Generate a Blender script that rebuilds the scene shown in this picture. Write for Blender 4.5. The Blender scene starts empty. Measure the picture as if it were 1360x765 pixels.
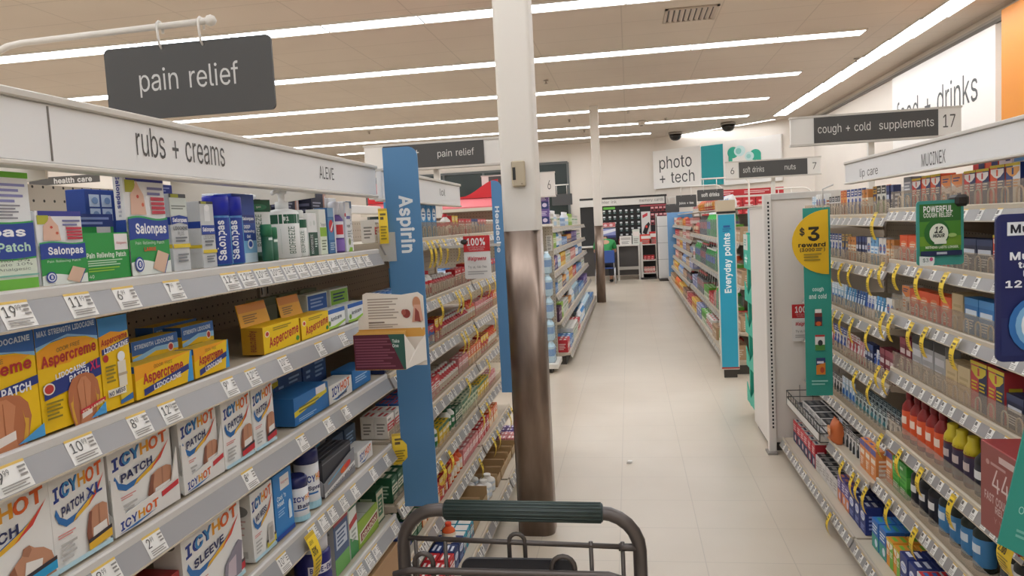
import bpy, math, random
from mathutils import Vector, Matrix
from mathutils.geometry import tessellate_polygon

SC = bpy.context.scene
COL = SC.collection
random.seed(11)

# ------------------------------------------------------------------ camera
FPX, CXP, CYP, CAMH = 1010.0, 680.0, 382.5, 1.5
_fy = Vector((155, 90.5, -FPX)).normalized()            # the aisle direction in camera axes
_up = Vector((-.039, 1, 0)); _up = (_up - _fy * _up.dot(_fy)).normalized()
_rx = _fy.cross(_up)
ROT = Matrix((_rx, _fy, _up))                           # camera axes -> world axes
cam_data = bpy.data.cameras.new('camera'); cam = bpy.data.objects.new('camera', cam_data); COL.objects.link(cam)
cam_data.sensor_width = 36; cam_data.lens = 36 * FPX / 1360; cam_data.clip_start = .02
cam.matrix_world = Matrix.Translation((0, 0, CAMH)) @ ROT.to_4x4()
SC.camera = cam

# ------------------------------------------------------------------ light and exposure
SC.view_settings.view_transform = 'Standard'; SC.view_settings.look = 'None'
SC.view_settings.gamma = 1; SC.view_settings.use_curve_mapping = False
SC.view_settings.exposure = EXPOSURE = 0.0
LAMP = 10.4                                             # ceiling strip strength
LAMP_COL = (.945, 1.0, 1.065)
w = bpy.data.worlds.new('world'); SC.world = w; w.use_nodes = True
w.node_tree.nodes['Background'].inputs[0].default_value = (.02, .02, .025, 1)
SC.cycles.max_bounces = 8; SC.cycles.transparent_max_bounces = 24
SC.cycles.use_denoising = True; SC.cycles.denoising_prefilter = 'ACCURATE'

# ------------------------------------------------------------------ helpers
def ray(px, py): return ROT @ Vector((px - CXP, CYP - py, -FPX))
def at(px, py, X=None, Y=None, Z=None):
    d = ray(px, py)
    t = X / d.x if X is not None else Y / d.y if Y is not None else (Z - CAMH) / d.z
    return Vector((d.x * t, d.y * t, CAMH + d.z * t))

def lin(c):
    c = c / 255
    return c / 12.92 if c <= .04045 else ((c + .055) / 1.055) ** 2.4
def rgb(h): return tuple(lin(int(h[i:i + 2], 16)) for i in (1, 3, 5)) + (1,)
_M = {}
def mat(h, r=.5, metal=0.0, clear=0.0, emit=0.0):
    k = (h, r, metal, clear, emit)
    if k in _M: return _M[k]
    m = bpy.data.materials.new('paint_' + h[1:]); m.use_nodes = True
    nt = m.node_tree; b = nt.nodes['Principled BSDF']
    b.inputs['Base Color'].default_value = rgb(h); b.inputs['Roughness'].default_value = r
    b.inputs['Metallic'].default_value = metal
    if emit:
        b.inputs['Emission Color'].default_value = rgb(h); b.inputs['Emission Strength'].default_value = emit
    if clear:                                           # thin clear plastic
        tr = nt.nodes.new('ShaderNodeBsdfTransparent'); mx = nt.nodes.new('ShaderNodeMixShader')
        tr.inputs[0].default_value = rgb(h)
        mx.inputs[0].default_value = clear
        nt.links.new(b.outputs[0], mx.inputs[1]); nt.links.new(tr.outputs[0], mx.inputs[2])
        nt.links.new(mx.outputs[0], nt.nodes['Material Output'].inputs[0])
    _M[k] = m
    return m
def M(x): return mat(x) if isinstance(x, str) else x

def node_mat(name, r=.5):
    m = bpy.data.materials.new(name); m.use_nodes = True
    b = m.node_tree.nodes['Principled BSDF']; b.inputs['Roughness'].default_value = r
    return m, m.node_tree, b

GLYPHS = {'#': '1g1a1n1V1n1T1Z1G1Z1I1n1D1n1B1Z131Z121U1A1U171H101H0z1C161C140y190y1B1C1O1C1M0y1R0y1T1C1b1C1c1H1U1H1X1U1e1U1f1Z1Y1Z|1P1H1C1H1F1U1S1U/1d1q1T1q1Q1c1J1c1L1q1B1q181c111c0z1R171R151K0y1K0w191319110v1B0v1E191L191J0v1T0v1W191d191f1K1X1K1Z1R1g1R1i1c1b1c|1N1K1F1K1H1R1P1R', '$': '1h141417111B0z1F0y1I0x1I0r1M0r1M0x1U0z1Y111b141d1C1b1I1Y1M1O1Q1M1Q1M1i1S1g1V1d1W1a1c1a1b1e1a1h1X1k1U1m1P1n1M1o1M1u1I1u1I1n1G1n1C1m181k151h131Z141V171R1B1O1G1M1I1L1I131C151A171919181C121C|1A1X1A1c1B1e1D1g1H1i1I1i1I1S1F1T1B1V|1T151R141O131M131M1K1S1I1V1G1X1C1W191V17/1213150z1A0x1E0v1F0v1F0o1P0o1P0v1R0v1V0x1a0z1d131f171g1C1e1G1d1J1a1O1U1Q1P1T1P1e1R1e1T1c1U1X1f1X1d1f1c1i1Z1m1V1o1Q1q1P1q1P1x1F1x1F1q1B1o161m131i111e101Z121U151P1A1M1F1K1F171D171C191B1A1A1F0z1F1017|1D1X1D1c1F1e1F1W|1U1A1Q161P161P1G1R1G1U1D', '%': '241A1S1G1Q1J1R1N1T1O1W1P1Y1Q1b1Q1d1P1g1O1i1N1l1J1n1G1o1A1m181l171i161g151d151b161Y171W181T|1D1V1B1Z1B1f1D1j1I1j1J1h1K1d1K1Z1I1V|1c151d121h0y1j0x1p0x1s0y1u101v121w151w1D1u1H1s1J1p1K1j1K1h1J1d1F1c1D|1h181h1A1i1C1i1E1k1G1o1G1q1E1r1A1r151q131m111i131i15|1q1n1k1n1B0y1H0y/161n151j121d121b151V161R1C1P1G1N1M1Q1P1R1Q1V1T1b1T1d1Q1j1P1n1M1o1G1r191o|1E1Y1E1g1H1g1H1Y|1l1B1l1D1o1D1o151n141l141l151k181k19|1f0w1i0u1p0u1t0w1w0y1x111z151z1E1x1G1w1J1t1L1p1N1i1N1f1L1b1H1Z1E1Z151b111d0y|1t1p1j1q180w1I0v', "'": '1J151n161U1B1U1C1n/1D1R1F1q121q141R', '(': '1P171J171B19131C0w1G0o1M0o1H101E191D1J1E1T1H1f1M1q1G1q1B1g181U/1J1e1P1s1E1t191h151U141J141B17121A0v1E0l1P0m1J111H1A1G1J1H1T', ')': '1P121q161f191T1A1J191A1710120o180o1B0w1E131G1B1G1J1F1U1C1g181q/15110z0m1A0l1D0v1G121J1B1J1J1I1U1E1h1A1t0z1s141e161T171J', '+': '1h1I1Y1I1L141L141F1I1F1I111O111O1F1b1F1b1L1O1L1O1Y/1R1b1F1b1F1O111O111C1F1C1F0y1R0y1R1C1e1C1e1O1R1O', ',': '1H1515120m160m1C15/13180z0j180j1G18', '-': '1h191M191H1W1H1W1M/161P161E1Z1E1Z1P', '.': '1H1310140z160y190y1B0z1C101C141B151916181714151314/100z120x150v1A0v1D0x1F0z1F151D171B18191A151812171015', '0': '1h131G151917141B101F0y1L0x1Q0y1U101Y141a191c1G1d1N1c1V1Y1h1Q1n1L1o1F1n1B1k181h151b131V|1A1C191H191T1A1Y1C1d1E1g1H1h1L1i1R1g1T1d1V1Y1W1T1W1H1V1C1T181R151L131H141E151C18/101G13181513190y1E0v1L0u1R0w1W0y1a131c181f1F1g1N1f1W1c1c1a1j1W1m1R1p1L1r1E1p191m161j101V|1C1T1D1X1E1c1G1e1I1f1N1f1P1e1R1c1S1X1T1T1T1D1R191P171N161I161G171E191C1D', '1': '1h1b0y1b131Q131Q1n1I1n171f171Y1J1h1J131613160y/1316130v1e0v1e161T161T1q1H1q141g161V1I1e1H16', '2': '1h1B1b1D1f1F1h1I1i1K1i1P1h1R1g1T1e1U1c1U1Z1T1V1Q1Q1L1L1413140y1b0y1b141D141P1G1W1O1Z1U1a1Z1a1d1Y1h1T1m1P1n1K1o1C1m191j171g151c151Y1B1Y/1E1V1E1c1F1d1G1f1O1f1R1c1R1W1O1S1J1N1114110v1e0v1e171G151R1E1Y1N1b1T1d1Z1d1e1a1j1Y1l1U1o1Q1q1K1r1B1o171l151h121d121V', '3': '1h18111B0z1F0y1K0x1P0y1T0z1Z151b181b1H1Z1K1T1Q1O1R1K1R1Z1i1Z1n151n151h1R1h1E1S1E1N1I1N1M1M1S1K1U1I1V1F1V1A1T171S151Q141K131F141C151B171919191B121B13171514/11161312160z1E0v1K0u1Q0v1U0x1b131e171e1I1b1M1Y1P1U1S1O1U1c1h1c1q121q121e1O1g1B1T1B1K1L1K1R1I1S1H1S1B1R181Q171P171K161G171E171D191C1A1C1E0z1E', '4': '1h121E12191Q191Q0y1W0y1W191d191d1E1W1E1W1U1Q1U1Q1E191E191F1T1n1N1n/0z1F0z161N161N0v1Z0v1Z161g161g1H1Z1H1Z1X1N1X1N1H1D1H1W1p1M1q', '5': '1h161419111C0z1K0x1P0y1T101W121Z161b1A1b1I1a1L1W1R1U1T1O1V1L1V1G1U1C1S1B1S1D1h1Z1h1Z1n181n151N1B1N1F1P1K1Q1N1P1P1O1S1M1T1K1V1E1T181S161Q141N131K131F141C171A1B141B1517/1D1A1C1E111E13161413170z1B0x1K0u1Q0w1Y101b151e191e1I1c1M1a1P1Y1T1V1V1S1W1O1Y1L1Y1F1W1E1W1F1e1c1e1c1q161q121K1C1K1G1N1M1N1O1M1R1J1S1G1S1C1R191Q181P161G161E19', '6': '1h16151C0z1G0y1L0x1T0z1Z151a191b1E1Z1M1X1P1U1R1Q1T1I1T1F1R1U1n1N1n1C1W161M141E151A|1C181A1E1B1H1C1J1D1M1F1N1L1P1N1O1Q1N1S1M1T1J1U1H1V1E1T181S161Q141N131I131F141D16/141N111E1219141417101B0x1F0v1L0u1Q0v1U0x1Y101b141d181e1E1d1J1Z1R1V1T1R1W1J1W1X1p1M1q1A1X|1D1G1F1K1G1L1J1M1M1M1P1L1Q1K1S1G1S1C1R191Q181P161G161F181E191D1C', '7': '1h1E0y1b1h1b1n141n141h1U1h180y/1G0v1e1g1e1q111q111e1R1f150w', '8': '1h151418111C0z1G0y1L0x1P0y1U0z1X111a141c181c1F1b1I1V1O1S1O1S1P1V1Q1Y1T1a1W1a1e1W1k1T1m1L1o1G1n1D1m191k171h161e151a161W171T1A1Q1D1P1D1O1B1O181M161K151I131C|1B171A191A1F1B1H1D1J1F1K1L1M1O1L1Q1K1T1J1V1F1W1C1V191T151Q141O131H131D15|1G1S1E1T1C1V1C1X1B1a1C1c1C1e1E1g1G1h1L1i1Q1h1T1e1U1c1U1X1T1V1R1T1P1S1L1R/1D1F1G1I1J1J1N1J1R1H1S1G1T1E1T1A1S181R171P161G161D19|101C11171313160z1B0x1F0v1L0u1Q0v1V0x1Z0z1c121f171f1F1d1J1b1M1Y1P1a1R1d1V1d1f1a1i1Y1m1Q1q1L1r1F1q1C1o171m151i141f121a141V151S181P161O141M121G|1F1b1F1d1H1f1P1f1P1e1R1c1R1X1O1U1H1U1F1W1F1X1E1a', '9': '1h161P1C1J1F1I1K1H1O1I1P1J1B0y1I0y1U1F1Z1P1b1X1Z1f1W1j1T1l1P1n1L1o1G1n1C1l191j161g151c141X|1C1S1B1U1B1a1C1d1D1f1F1h1I1i1N1i1Q1h1S1f1T1d1V1X1T1R1S1P1Q1O1N1N1L1M1F1O1D1P/121S141O171K1B1H1E1F1J1E180w1J0v1W1E1b1O1e1X1d1c1b1g1Y1l1Q1p1L1r1F1p171l141h121d111X|1E1c1F1d1G1f1P1f1Q1d1R1c1S1Z1S1V1R1S1P1Q1M1P1J1P1G1Q1F1R1E1T', 'A': '1k100y170y1C1C1X1C1c0y1i0y1Q1n1I1n|1H1S1J1Z1M1h1O1Z1R1S1V1I1E1I/0w0w190v1E191V191a0v1m0w1S1q1G1q|1J1R1L1Y1M1Y1P1R1R1L1H1L', 'B': '1i1A141A1L1Q1L1T1K1V1I1Y1C1X191V161S14|141n140y1S0y1a121c151d181e1C1c1I1a1L1Y1N1W1O1T1O1T1P1Y1R1b1U1c1W1c1Z1b1d1a1g1Y1j1V1l1R1m1M1n|1A1R1A1h1Q1h1T1f1V1c1W1Z1T1T1R1S1M1R/1D171D1I1S1I1T1G1U1F1V1D1V1A1T181R17|111q110v1T0v1X0y1c101e141f171h1C1f1G1e1J1c1N1a1P1d1S1f1V1f1Z1d1e1c1h1a1l1S1p1M1q|1D1U1D1e1P1e1R1d1T1b1T1Y1S1W1Q1U', 'C': '1n1B1C191H181N191T1A1Y1D1c1G1f1K1h1P1i1U1h1Y1f1b1b1d1X1j1X1i1b1h1e1f1h1Z1l1W1m1P1o1J1n1D1k181h151b131V121N131G151A18141D101J0y1P0x1T0y1W0y1f141h171i1A1j1E1d1E1b191Y161U141P131K141G161D19/101F131916121C0y1I0v1P0u1T0v1X0v1d101h121j161k191m1H1b1H1Z1A1T161L161I181D1D1B1N1C1T1C1X1I1d1L1f1T1f1W1d1Z1a1b1U1m1U1k1c1j1f1h1j1d1l1a1n1X1o1P1r1I1q1C1m161j131c101W0z1N', 'D': '1m141n140y1K0y1R0z1X111c151f1A1h1G1i1O1h1V1f1b1c1g1X1k1R1m1L1n|1U161P141A141A1h1Q1h1U1f1X1c1a1Y1c1O1b1I1a1D1X19/111q110v1K0v1S0w1Y0z1e131k1F1l1O1k1W1e1i1Y1m1S1p1L1q|1O171D171D1e1P1e1S1d1Y1X1Y1S1Z1O1Y1I1Y1E1V1B1T18', 'E': '1e1A141A1L1Y1L1Y1R1A1R1A1h1Z1h1Z1n141n140y1a0y1a14/1D171D1I1b1I1b1U1D1U1D1e1c1e1c1q111q110v1d0v1d17', 'F': '1d1A0y1A1K1X1K1X1Q1A1Q1A1h1Z1h1Z1n141n140y/1D0v1D1H1a1H1a1T1D1T1D1e1c1e1c1q111q110v', 'G': '1o1B1C191H181N191T1A1Y1D1c1G1f1K1h1P1i1U1h1Y1f1b1b1d1X1j1X1i1a1h1e1c1j1Z1l1W1m1O1o1I1n181h151b131V121N131G151A18141I0y1P0x1V0y1a101e131h171j1C1k1I1k1O1Q1O1Q1I1d1I1d1E1c1A1Z171W151T141P131K141G161D19/101F131916121H0w1P0u1W0v1g111m1B1n1I1n1R1N1R1N1F1a1F1a1B1X191V171S161L161I181D1D1B1N1C1T1C1X1I1d1L1f1T1f1W1d1Z1a1b1U1n1U1k1b1j1f1h1i1e1l1a1n1O1r1H1p161j131c101W0z1N', 'H': '1o140y1A0y1A1L1b1L1b0y1i0y1i1n1b1n1b1R1A1R1A1n141n/110v1D0v1D1I1Y1I1Y0v1l0v1l1q1Y1q1Y1U1D1U1D1q111q', 'I': '1S1114110y1P0y1P141G141G1h1P1h1P1n111n111h1A1h1A14/0y170y0v1S0v1S171J171J1e1S1e1S1q0y1q0y1e171e1717', 'L': '1b141n140y1Y0y1Y141A141A1n/111q110v1b0v1b171D171D1q', 'M': '1z140y1A0y1A1g1B1d1C1Y1E1U1F1R1R0y1W0y1i1R1j1U1k1Y1m1d1n1i1n1Z1m1V1m0y1t0y1t1n1k1n1X1H1W1E1U161U141T161R1E1Q1H1D1n141n/110v1D0v1D1Q1P0v1Y0v1j1O1j0v1w0v1w1q1i1q1V1I1U1F1T1F1S1I1F1q111q', 'N': '1o1A0y1A1f1G1V1I1R1b0y1i0y1i1n1c1n1c161b191Y1D1W1G1C1n141n140y/111q110v1D0v1D1W1G1Q1a0v1l0v1l1q1Z1q1Z1G1Y1H1D1q', 'O': '1p1B1C191H181N191T1B1Y1D1c1G1f1K1h1P1i1T1h1X1f1a1c1d1Y1e1T1f1N1e1H1d1C1a181X161T141P131K141G161D18|131G151A18141D101J0y1P0x1V0y1a101f141l1G1l1V1f1h1V1n1P1o1J1n1D1k181h151b131V121N/101F131916121C0y1I0v1P0u1W0v1b0y1h121k191o1F1o1W1k1c1h1j1W1p1P1r1I1q1C1m161j131c101W0z1N|1B1N1D1X1F1a1I1d1L1f1S1f1V1d1b1X1b1T1c1N1b1H1b1D1W181S161L161H181F1A1D1D', 'P': '1g141n140y1A0y1A1H1R1H1Z1L1b1P1c1S1d1X1b1f1Z1i1V1l1R1m1M1n|1S1O1P1N1L1M1A1M1A1h1P1h1S1g1U1e1W1a1W1U1V1R1U1P/111q110v1D0v1D1E1S1E1W1H1b1J1d1O1f1R1g1X1f1c1b1k1W1n1S1p1M1q|1R1e1S1c1T1b1T1S1R1Q1O1P1D1P1D1e', 'R': '1h141n140y1A0y1A1I1N1I1X0y1f0y1T1J1Z1M1b1P1d1X1c1c1b1f1Z1i1V1l1R1m1M1n|1S1P1P1O1A1O1A1h1P1h1S1g1U1e1W1a1X1X1W1U1U1Q/111q110v1D0v1D1F1L1F1V0v1i0w1X1I1b1K1f1S1g1X1f1d1d1g1b1k1W1n1S1p1M1q|1R1e1S1c1T1b1U1Z1U1V1T1T1R1R1D1R1D1e', 'S': '1h141417111B0z1F0y1K0x1Q0y1U0z1Y111b141d1C1b1I1Y1M1O1Q1J1R1B1V1A1X1A1c1B1e1D1g1H1i1K1i1P1h1S1g1V1d1W1a1c1a1b1e1a1h1X1k1U1m1P1n1L1o1G1n1C1m181k151h131Z141V171R1B1O1G1M1S1I1V1G1X1C1W191V171T151R141O131K131F141C151A171919181C121C/1213150z1A0x1E0v1K0u1R0v1V0x1a0z1d131f171g1C1e1G1d1J1a1O1U1Q1P1T1K1T1G1V1D1X1D1c1G1f1K1f1O1e1R1e1T1c1U1X1f1X1d1f1c1i1Z1m1V1o1Q1q1L1r1F1q1B1o161m131i111e101Z121U151P1A1M1F1K1R1G1U1D1U1A1Q161K161G171D171C191B1A1A1F0z1F1017', 'T': '1h111n111h1H1h1H0y1O0y1O1h1e1h1e1n/0y1q0y1e1E1e1E0v1R0v1R1e1h1e1h1q', 'U': '1o141n141F151A161619121D101I0y1O0x1T0y1Y101c121f161h1A1i1F1i1n1b1n1b1C1a191Y171V151S141O131K141H151E171C191B1C1A1G1A1n/111F1219141517101C0y1H0v1O0u1U0v1Z0y1e101h151j191l1F1l1q1Y1q1Y1A1W191U171R161L161I171G191E1A1D1D1D1q111q', 'V': '1k161n101n1I0y1Q0y1i1n1b1n1R1J1P1C1M141K1C1H1J/1J1K181q0w1p1G0v1S0v1m1p1Z1q1P1K1N1D1M1D', 'W': '25101n1E0y1L0y1U1U1V1b1W1g1X1b1Z1U1i0y1p0y231n1w1n1o1I1n1D1m171m141j1D1i1I1a1n1T1n1K1I1J1D1I171I141H171G1D1E1I161n/0x1q1C0v1N0v1W1T1g0v1r0v261q1u1q1l1J1c1q1R1q1H1J1H1H1G1J181q', 'X': '1j100y170y1G1B1J1F1L1I1M1K1N1I1P1F1R1B1a0y1i0y1Q1O1h1n1Z1n1S1c1P1Y1N1V1M1S1I1Y1G1c181n111n1J1O/0x0w180v1I191L1D1M1F1N1E1P1A1Z0v1l0w1R1O1k1p1Y1q1Q1d1N1a1M1X1K1Z1I1d191q0y1p1I1O', 'Y': '1j171n101n1I1J1I0y1P0y1P1J1i1n1a1n1Q1W1N1R1M1O1K1R1H1W/0x1p1F1I1F0v1S0v1S1I1l1p1Z1q1O1X1M1U1J1X181q', 'Z': '1g1213120y1c0y1c141D1419131B161F1B1c1i1c1n121n121h1U1h1T1f1P1b/0z140z0v1f0v1f171F171H191f1h1f1q0z1q0z1e1P1e1N1d', 'a': '1b1312170y1B0x1E0x1K0y1N101P131Q131Q0y1W0y1W1N1V1R1U1U1T1W1R1Y1M1a1B1a181Y161X121R181P1A1S1D1U1I1V1M1U1P1S1Q1O1Q1N1P1M1P1L1L1L1B1J161H141G121E111C1115|18151718171A181C1B1E1G1F1I1F1L1G1O1G1Q1H1Q1C1P191N151L141I131B13/0y141110130y160w1B0u1E0u1L0w1N0x1N0v1Z0v1Z1N1X1S1V1Y1S1a1N1d1A1d171a141Z0y1Q191M1C1Q1E1S1L1S1N1Q1N1O1M1N1M1O1L1O1F1N1A1M151J121I101G0y1D|1C161A171A1A1C1C1I1C1L1D1O1D1N1C1N1A1M181K16', 'b': '1e130y190y19141A141C111F0y1I0x1L0x1P0y1T101X131Z161b1B1b1M1Z1R1X1V1T1Y1P1a1I1a1F1Z1C1X1A1U191U191n131n|1A1D191H1A1L1A1O1C1R1E1T1H1V1N1V1Q1T1S1R1U1O1V1L1V1D1U1A1S171Q151N131H131E141C17/101q100v1C0v1C0y1E0w1I0u1L0u1Q0w1U0y1Z111b151e1A1e1N1b1S1Z1X1U1a1Q1d1I1d1C1a1C1q|1C1E1C1H1D1L1D1N1E1P1G1R1I1S1M1S1O1R1S1N1S1B1O171M161G161E18', 'c': '1c111H121B16131A101E0y1J0x1O0y1T101W141Y181S1A1R171P151M131F131D151A17181D181K191O1A1R1D1T1F1U1J1V1P1T1R1R1S1O1Y1Q1W1U1T1Y1O1a1E1a1A1Y161V141R121M/0z1N0y1H0z1A12161411190y1D0w1J0u1P0v1V0y1Y131c1A1Q1D1P181L161G161F171C191B1B1B1N1C1P1E1R1G1S1L1S1O1R1P1Q1Q1L1c1O1Y1V1V1a1P1d1D1d191a141X121S', 'd': '1e121B131619101D0y1I0x1L0x1N0y1R111T141T0y1Z0y1Z1n1T1n1T1U1R1X1L1a1D1a191Y161V131R111H|181D181L1A1R1C1T1F1V1M1V1Q1R1S1O1T1L1T1D1S1A1O141M131F131D151A17/111S0y1H0z1B11151411170y1C0w1I0u1M0u1O0w1R0y1Q0v1c0v1c1q1Q1q1S1Z1O1b1M1d1C1d171a141X|1B1N1C1Q1G1S1L1S1Q1N1Q1B1O181M161G161F171C191B1B', 'e': '1c111H121B141616131A101E0y1J0x1N0x1Q0y1W121X141Y171T191R151N131G131D141B161919181C181F1Z1F1Z1M1Y1Q1U1W1R1Y1P1Z1J1a1E1a1A1Y161V141R121M|181K181M191P1A1R1D1T1F1V1M1V1S1P1T1M1T1K/0z1A12151411190y1D0w1J0u1N0u1R0w1Y101b191S1C1P171M161E161D181B1A1B1C1c1C1c1M1a1R1Y1U1W1Y1S1a1Q1c1J1d1D1d191a141X121S0z1N0y1H|1B1M1B1O1C1P1F1R1G1S1L1S1O1P1Q1O1Q1L', 'f': '1N1C1g1D1i1F1j1L1j1M1o1K1p1H1p1C1o191m181l161i161a0z1a0z1V161V160y1C0y1C1V1L1V1L1a1C1a/1N1g1P1p1L1s1H1s1B1q171o161n131j131d0w1d0w1S131S130v1F0v1F1S1O1S1O1d1F1d1F1g', 'g': '1f121C1417161319111D0z1H0y1L0z1R121T151T0x1S0t1Q0q1N0p1J0o1D0p1A0r180u130r160n1B0k1F0j1N0j1R0k1U0m1X0p1Z0t1Z1a1T1a1T1U1R1X1L1a1D1a191Y161V131R121N111H|191A181E181L1A1R1D1T1F1V1M1V1Q1R1S1O1T1L1T1D1S1A1Q171O161M141F141D161A18/0y1H0z1B121614111C0x1H0v1M0x1O0y1R0z1Q0x1Q0u1O0s1M0r1E0r1C0t190y0z0s140l1A0i1F0g1N0g1S0i1W0k1Z0n1c0s1c1d1Q1d1R1a1O1b1M1d1C1d171a141X111S0z1O|1B1N1C1P1F1R1G1S1L1S1Q1N1Q1B1O191M181L171G171F181C1A1B1B', 'h': '1d131n130y190y191L1A1O1C1S1E1U1G1V1J1V1N1U1P1S1R1P1S1M1S0y1Y0y1Y1M1W1U1U1X1S1Z1O1a1H1a1D1Y1A1V191T191n/101q100v1C0v1C1N1D1P1G1S1M1S1N1Q1P1O1P0v1b0v1b1M1a1R1W1Z1T1b1O1d1G1d1C1a1C1q', 'i': '1F151o131n121m121j131h151h161g181h191h1A1j1B1k1A1m181o|131a130y190y191a/111e141e151d191e1B1e1C1h1E1j1C1o191r141r111p0z1n0z1i|1C0v1C1d101d100v', 'j': '1F0x0p0x0k120k140l170n180p190s191a131a130t120r0y0p|121m121j131h151h161g181h191h1A1j1B1k1A1m181o151o131n/0u0h130h150j190l1A0o1C0s1C1d101d100t0z0s0u0s|111e141e151d191e1B1e1C1h1E1j1C1o191r141r111p0z1n0z1i', 'k': '1a1A1J191J191n131n130y190y191C1E1G1R0y1Z0y1I1K1Y1a1Q1a/101q100v1C0v1C1C1D1D1Q0v1c0x1L1K1b1b1P1d1C1O1C1q', 'l': '1H13161510180y1G0y1F131B131A141918191n131n/101q10161212130y170v1J0v1H161C161C1q', 'm': '1x190y191M1A1P1C1T1E1U1I1V1L1V1P1R1P0y1W0y1W1N1X1R1Z1U1b1V1h1V1l1R1m1N1m0y1s0y1s1O1r1S1q1V1m1Z1g1b1a1Z1W1W1U1U1U1T1T1V1R1Y1O1a1K1b1F1a1B1X1A1U191S191a131a130y/101d100v1C0v1C1O1D1Q1F1S1K1S1M1Q1M0v1Z0v1Z1Q1b1S1g1S1h1R1j1Q1j0v1v0v1v1O1t1T1s1W1q1Z1n1b1g1e1Z1b1U1Y1T1a1P1c1K1e1E1c1B1a1C1d', 'n': '1d190y191L1A1O1C1S1E1U1G1V1J1V1N1U1P1S1R1P1S1M1S0y1Y0y1Y1M1W1U1U1X1R1Z1O1a1H1a1D1Y1A1V191T191a131a130y/101d100v1C0v1C1N1D1P1G1S1M1S1N1Q1P1O1P0v1b0v1b1M1a1R1W1Z1O1d1G1d1C1a1C1d', 'o': '1e121B16131A101E0y1J0x1O0y1S101V131Y171a1B1a1M1Y1R1V1V1S1Y1O1a1E1a1A1Y161V141R121M111H|181D181K191O1A1R1D1T1F1U1J1V1P1T1R1R1T1O1U1K1U1D1T1A1R171P151M131F131D151A17/0z1A12161411190y1D0w1J0u1P0w1U0y1X111a161d1A1d1N1X1X1U1a1P1d1D1d191a141X121S0z1N0y1H|1B1N1C1P1E1R1G1S1L1S1O1R1P1P1R1N1R1B1N171L161G161F171C191B1B', 'p': '1e131a130k190k19141A141C111F0y1I0x1L0x1P0y1T101X131Z161b1B1b1M1Z1R1X1V1T1Y1P1a1I1a1F1Z1C1X1A1U191U191a|1A1D191H1A1L1A1O1C1R1E1T1H1V1N1V1Q1T1S1R1U1O1V1L1V1D1U1A1S171Q151N131H131E141C17/101d100h1C0h1C0y1E0w1I0u1L0u1Q0w1U0y1Z111b151e1A1e1N1b1S1Z1X1U1a1Q1d1I1d1C1a1C1d|1C1E1C1H1D1L1D1N1E1P1G1R1I1S1M1S1O1R1S1N1S1B1O171M161G161E18', 'r': '1O190y191M1C1S1G1U1J1V1L1U1M1U1M1a1G1a1D1Z1B1X1A1U191U191a131a130y/1C0v1C1N1D1P1F1R1H1S1J1S1K1R1P1R1P1d1G1d1C1b1C1d101d100v', 's': '1Y131414121610190y1C0x1G0x1O0z1R101T131V151V191T1F1L1J1F1K1A1M191O191S1B1U1E1V1K1V1M1U1O1S1P1Q1U1R1S1W1Q1Y1K1a1D1a1A1Z171X151V131S131M151J181H1D1F1J1E1M1D1N1C1P181O161M141K131D131A14191617191217/0z191210140y1C0u1G0u1L0v1P0x1T0y1V111Y141Y191W1D1V1H1Q1J1M1M1G1N1C1O1C1S1K1S1M1Q1O1N1Y1P1U1X1R1a1O1b1K1d1D1d151Z131X101T101L131H171F1C1C1I1B1L1B1L1A1M191M181K161C161B17181C', 't': '1L1417151317101A0y1J0y1I131D131C141B161B1V1I1V1I1a1B1a1B1j141j141a0z1a0z1V141V/11171312150y190v1M0v1K161E161E1S1L1S1L1d1E1d1E1m111m111d0w1d0w1S111S', 'u': '1d131C141715141711190z1D0y1G0x1K0y1O101R131S151S0y1Y0y1Y1a1S1a1S1D1R1A1P161N141L131I131E141C151A18191C191a131a/101C11161313150z180x1C0w1G0u1L0w1P0y1P0v1b0v1b1d1P1d1P1B1O191L161F161C191C1d101d', 'v': '1b1H171F1E161a101a1E0y1L0y1Z1a1S1a1K1E1I171I15/0x1c1C0v1N0v1c1c1Q1d1I1F1H1F181d', 'w': '1t171a101a1C0y1I0y1N1F1O1K1Q1Q1Q1T1R1Q1S1K1U1F1Z0y1f0y1q1a1k1a1f1J1d1C1c141a1C1Y1J1U1a1N1a1J1J1H1B1F151B1J/0w1d1A0v1K0v1Q1E1Q1I1S1E1X0v1h0v1t1d1i1d1d1K1c1G1b1K1W1d1L1d1G1K1F1E1E1K191d', 'x': '1a170y1D171G1C1H1E1I1C1L171R0y1Y0y1K1H1X1a1Q1a1L1T1H1L1D1T181a111a1D1I100y/0x0w180v1F161H191J161Q0v1b0w1L1H1M1H1M1I1a1c1P1d1H1R191d0y1c1C1I1C1H', 'y': '1b140p130k140k170j1C0k1G0n1I0s1Z1a1T1a1K1E1I171I151H171F1E161a101a1E0y1D0u1B0r180p/120s100h140h170g1D0i1I0l1K0r1c1c1R1d1I1F1H1F181d0x1c1B0y1B0v190t170s'}
_DIG = "0123456789ABCDEFGHIJKLMNOPQRSTUVWXYZabcdefghijklmnopqrstuvwxyz"
def _dec(t): return [(_DIG.index(t[i]) * 62 + _DIG.index(t[i + 1]) - 60) / 100 for i in range(0, len(t), 2)]
_T = {}
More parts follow.
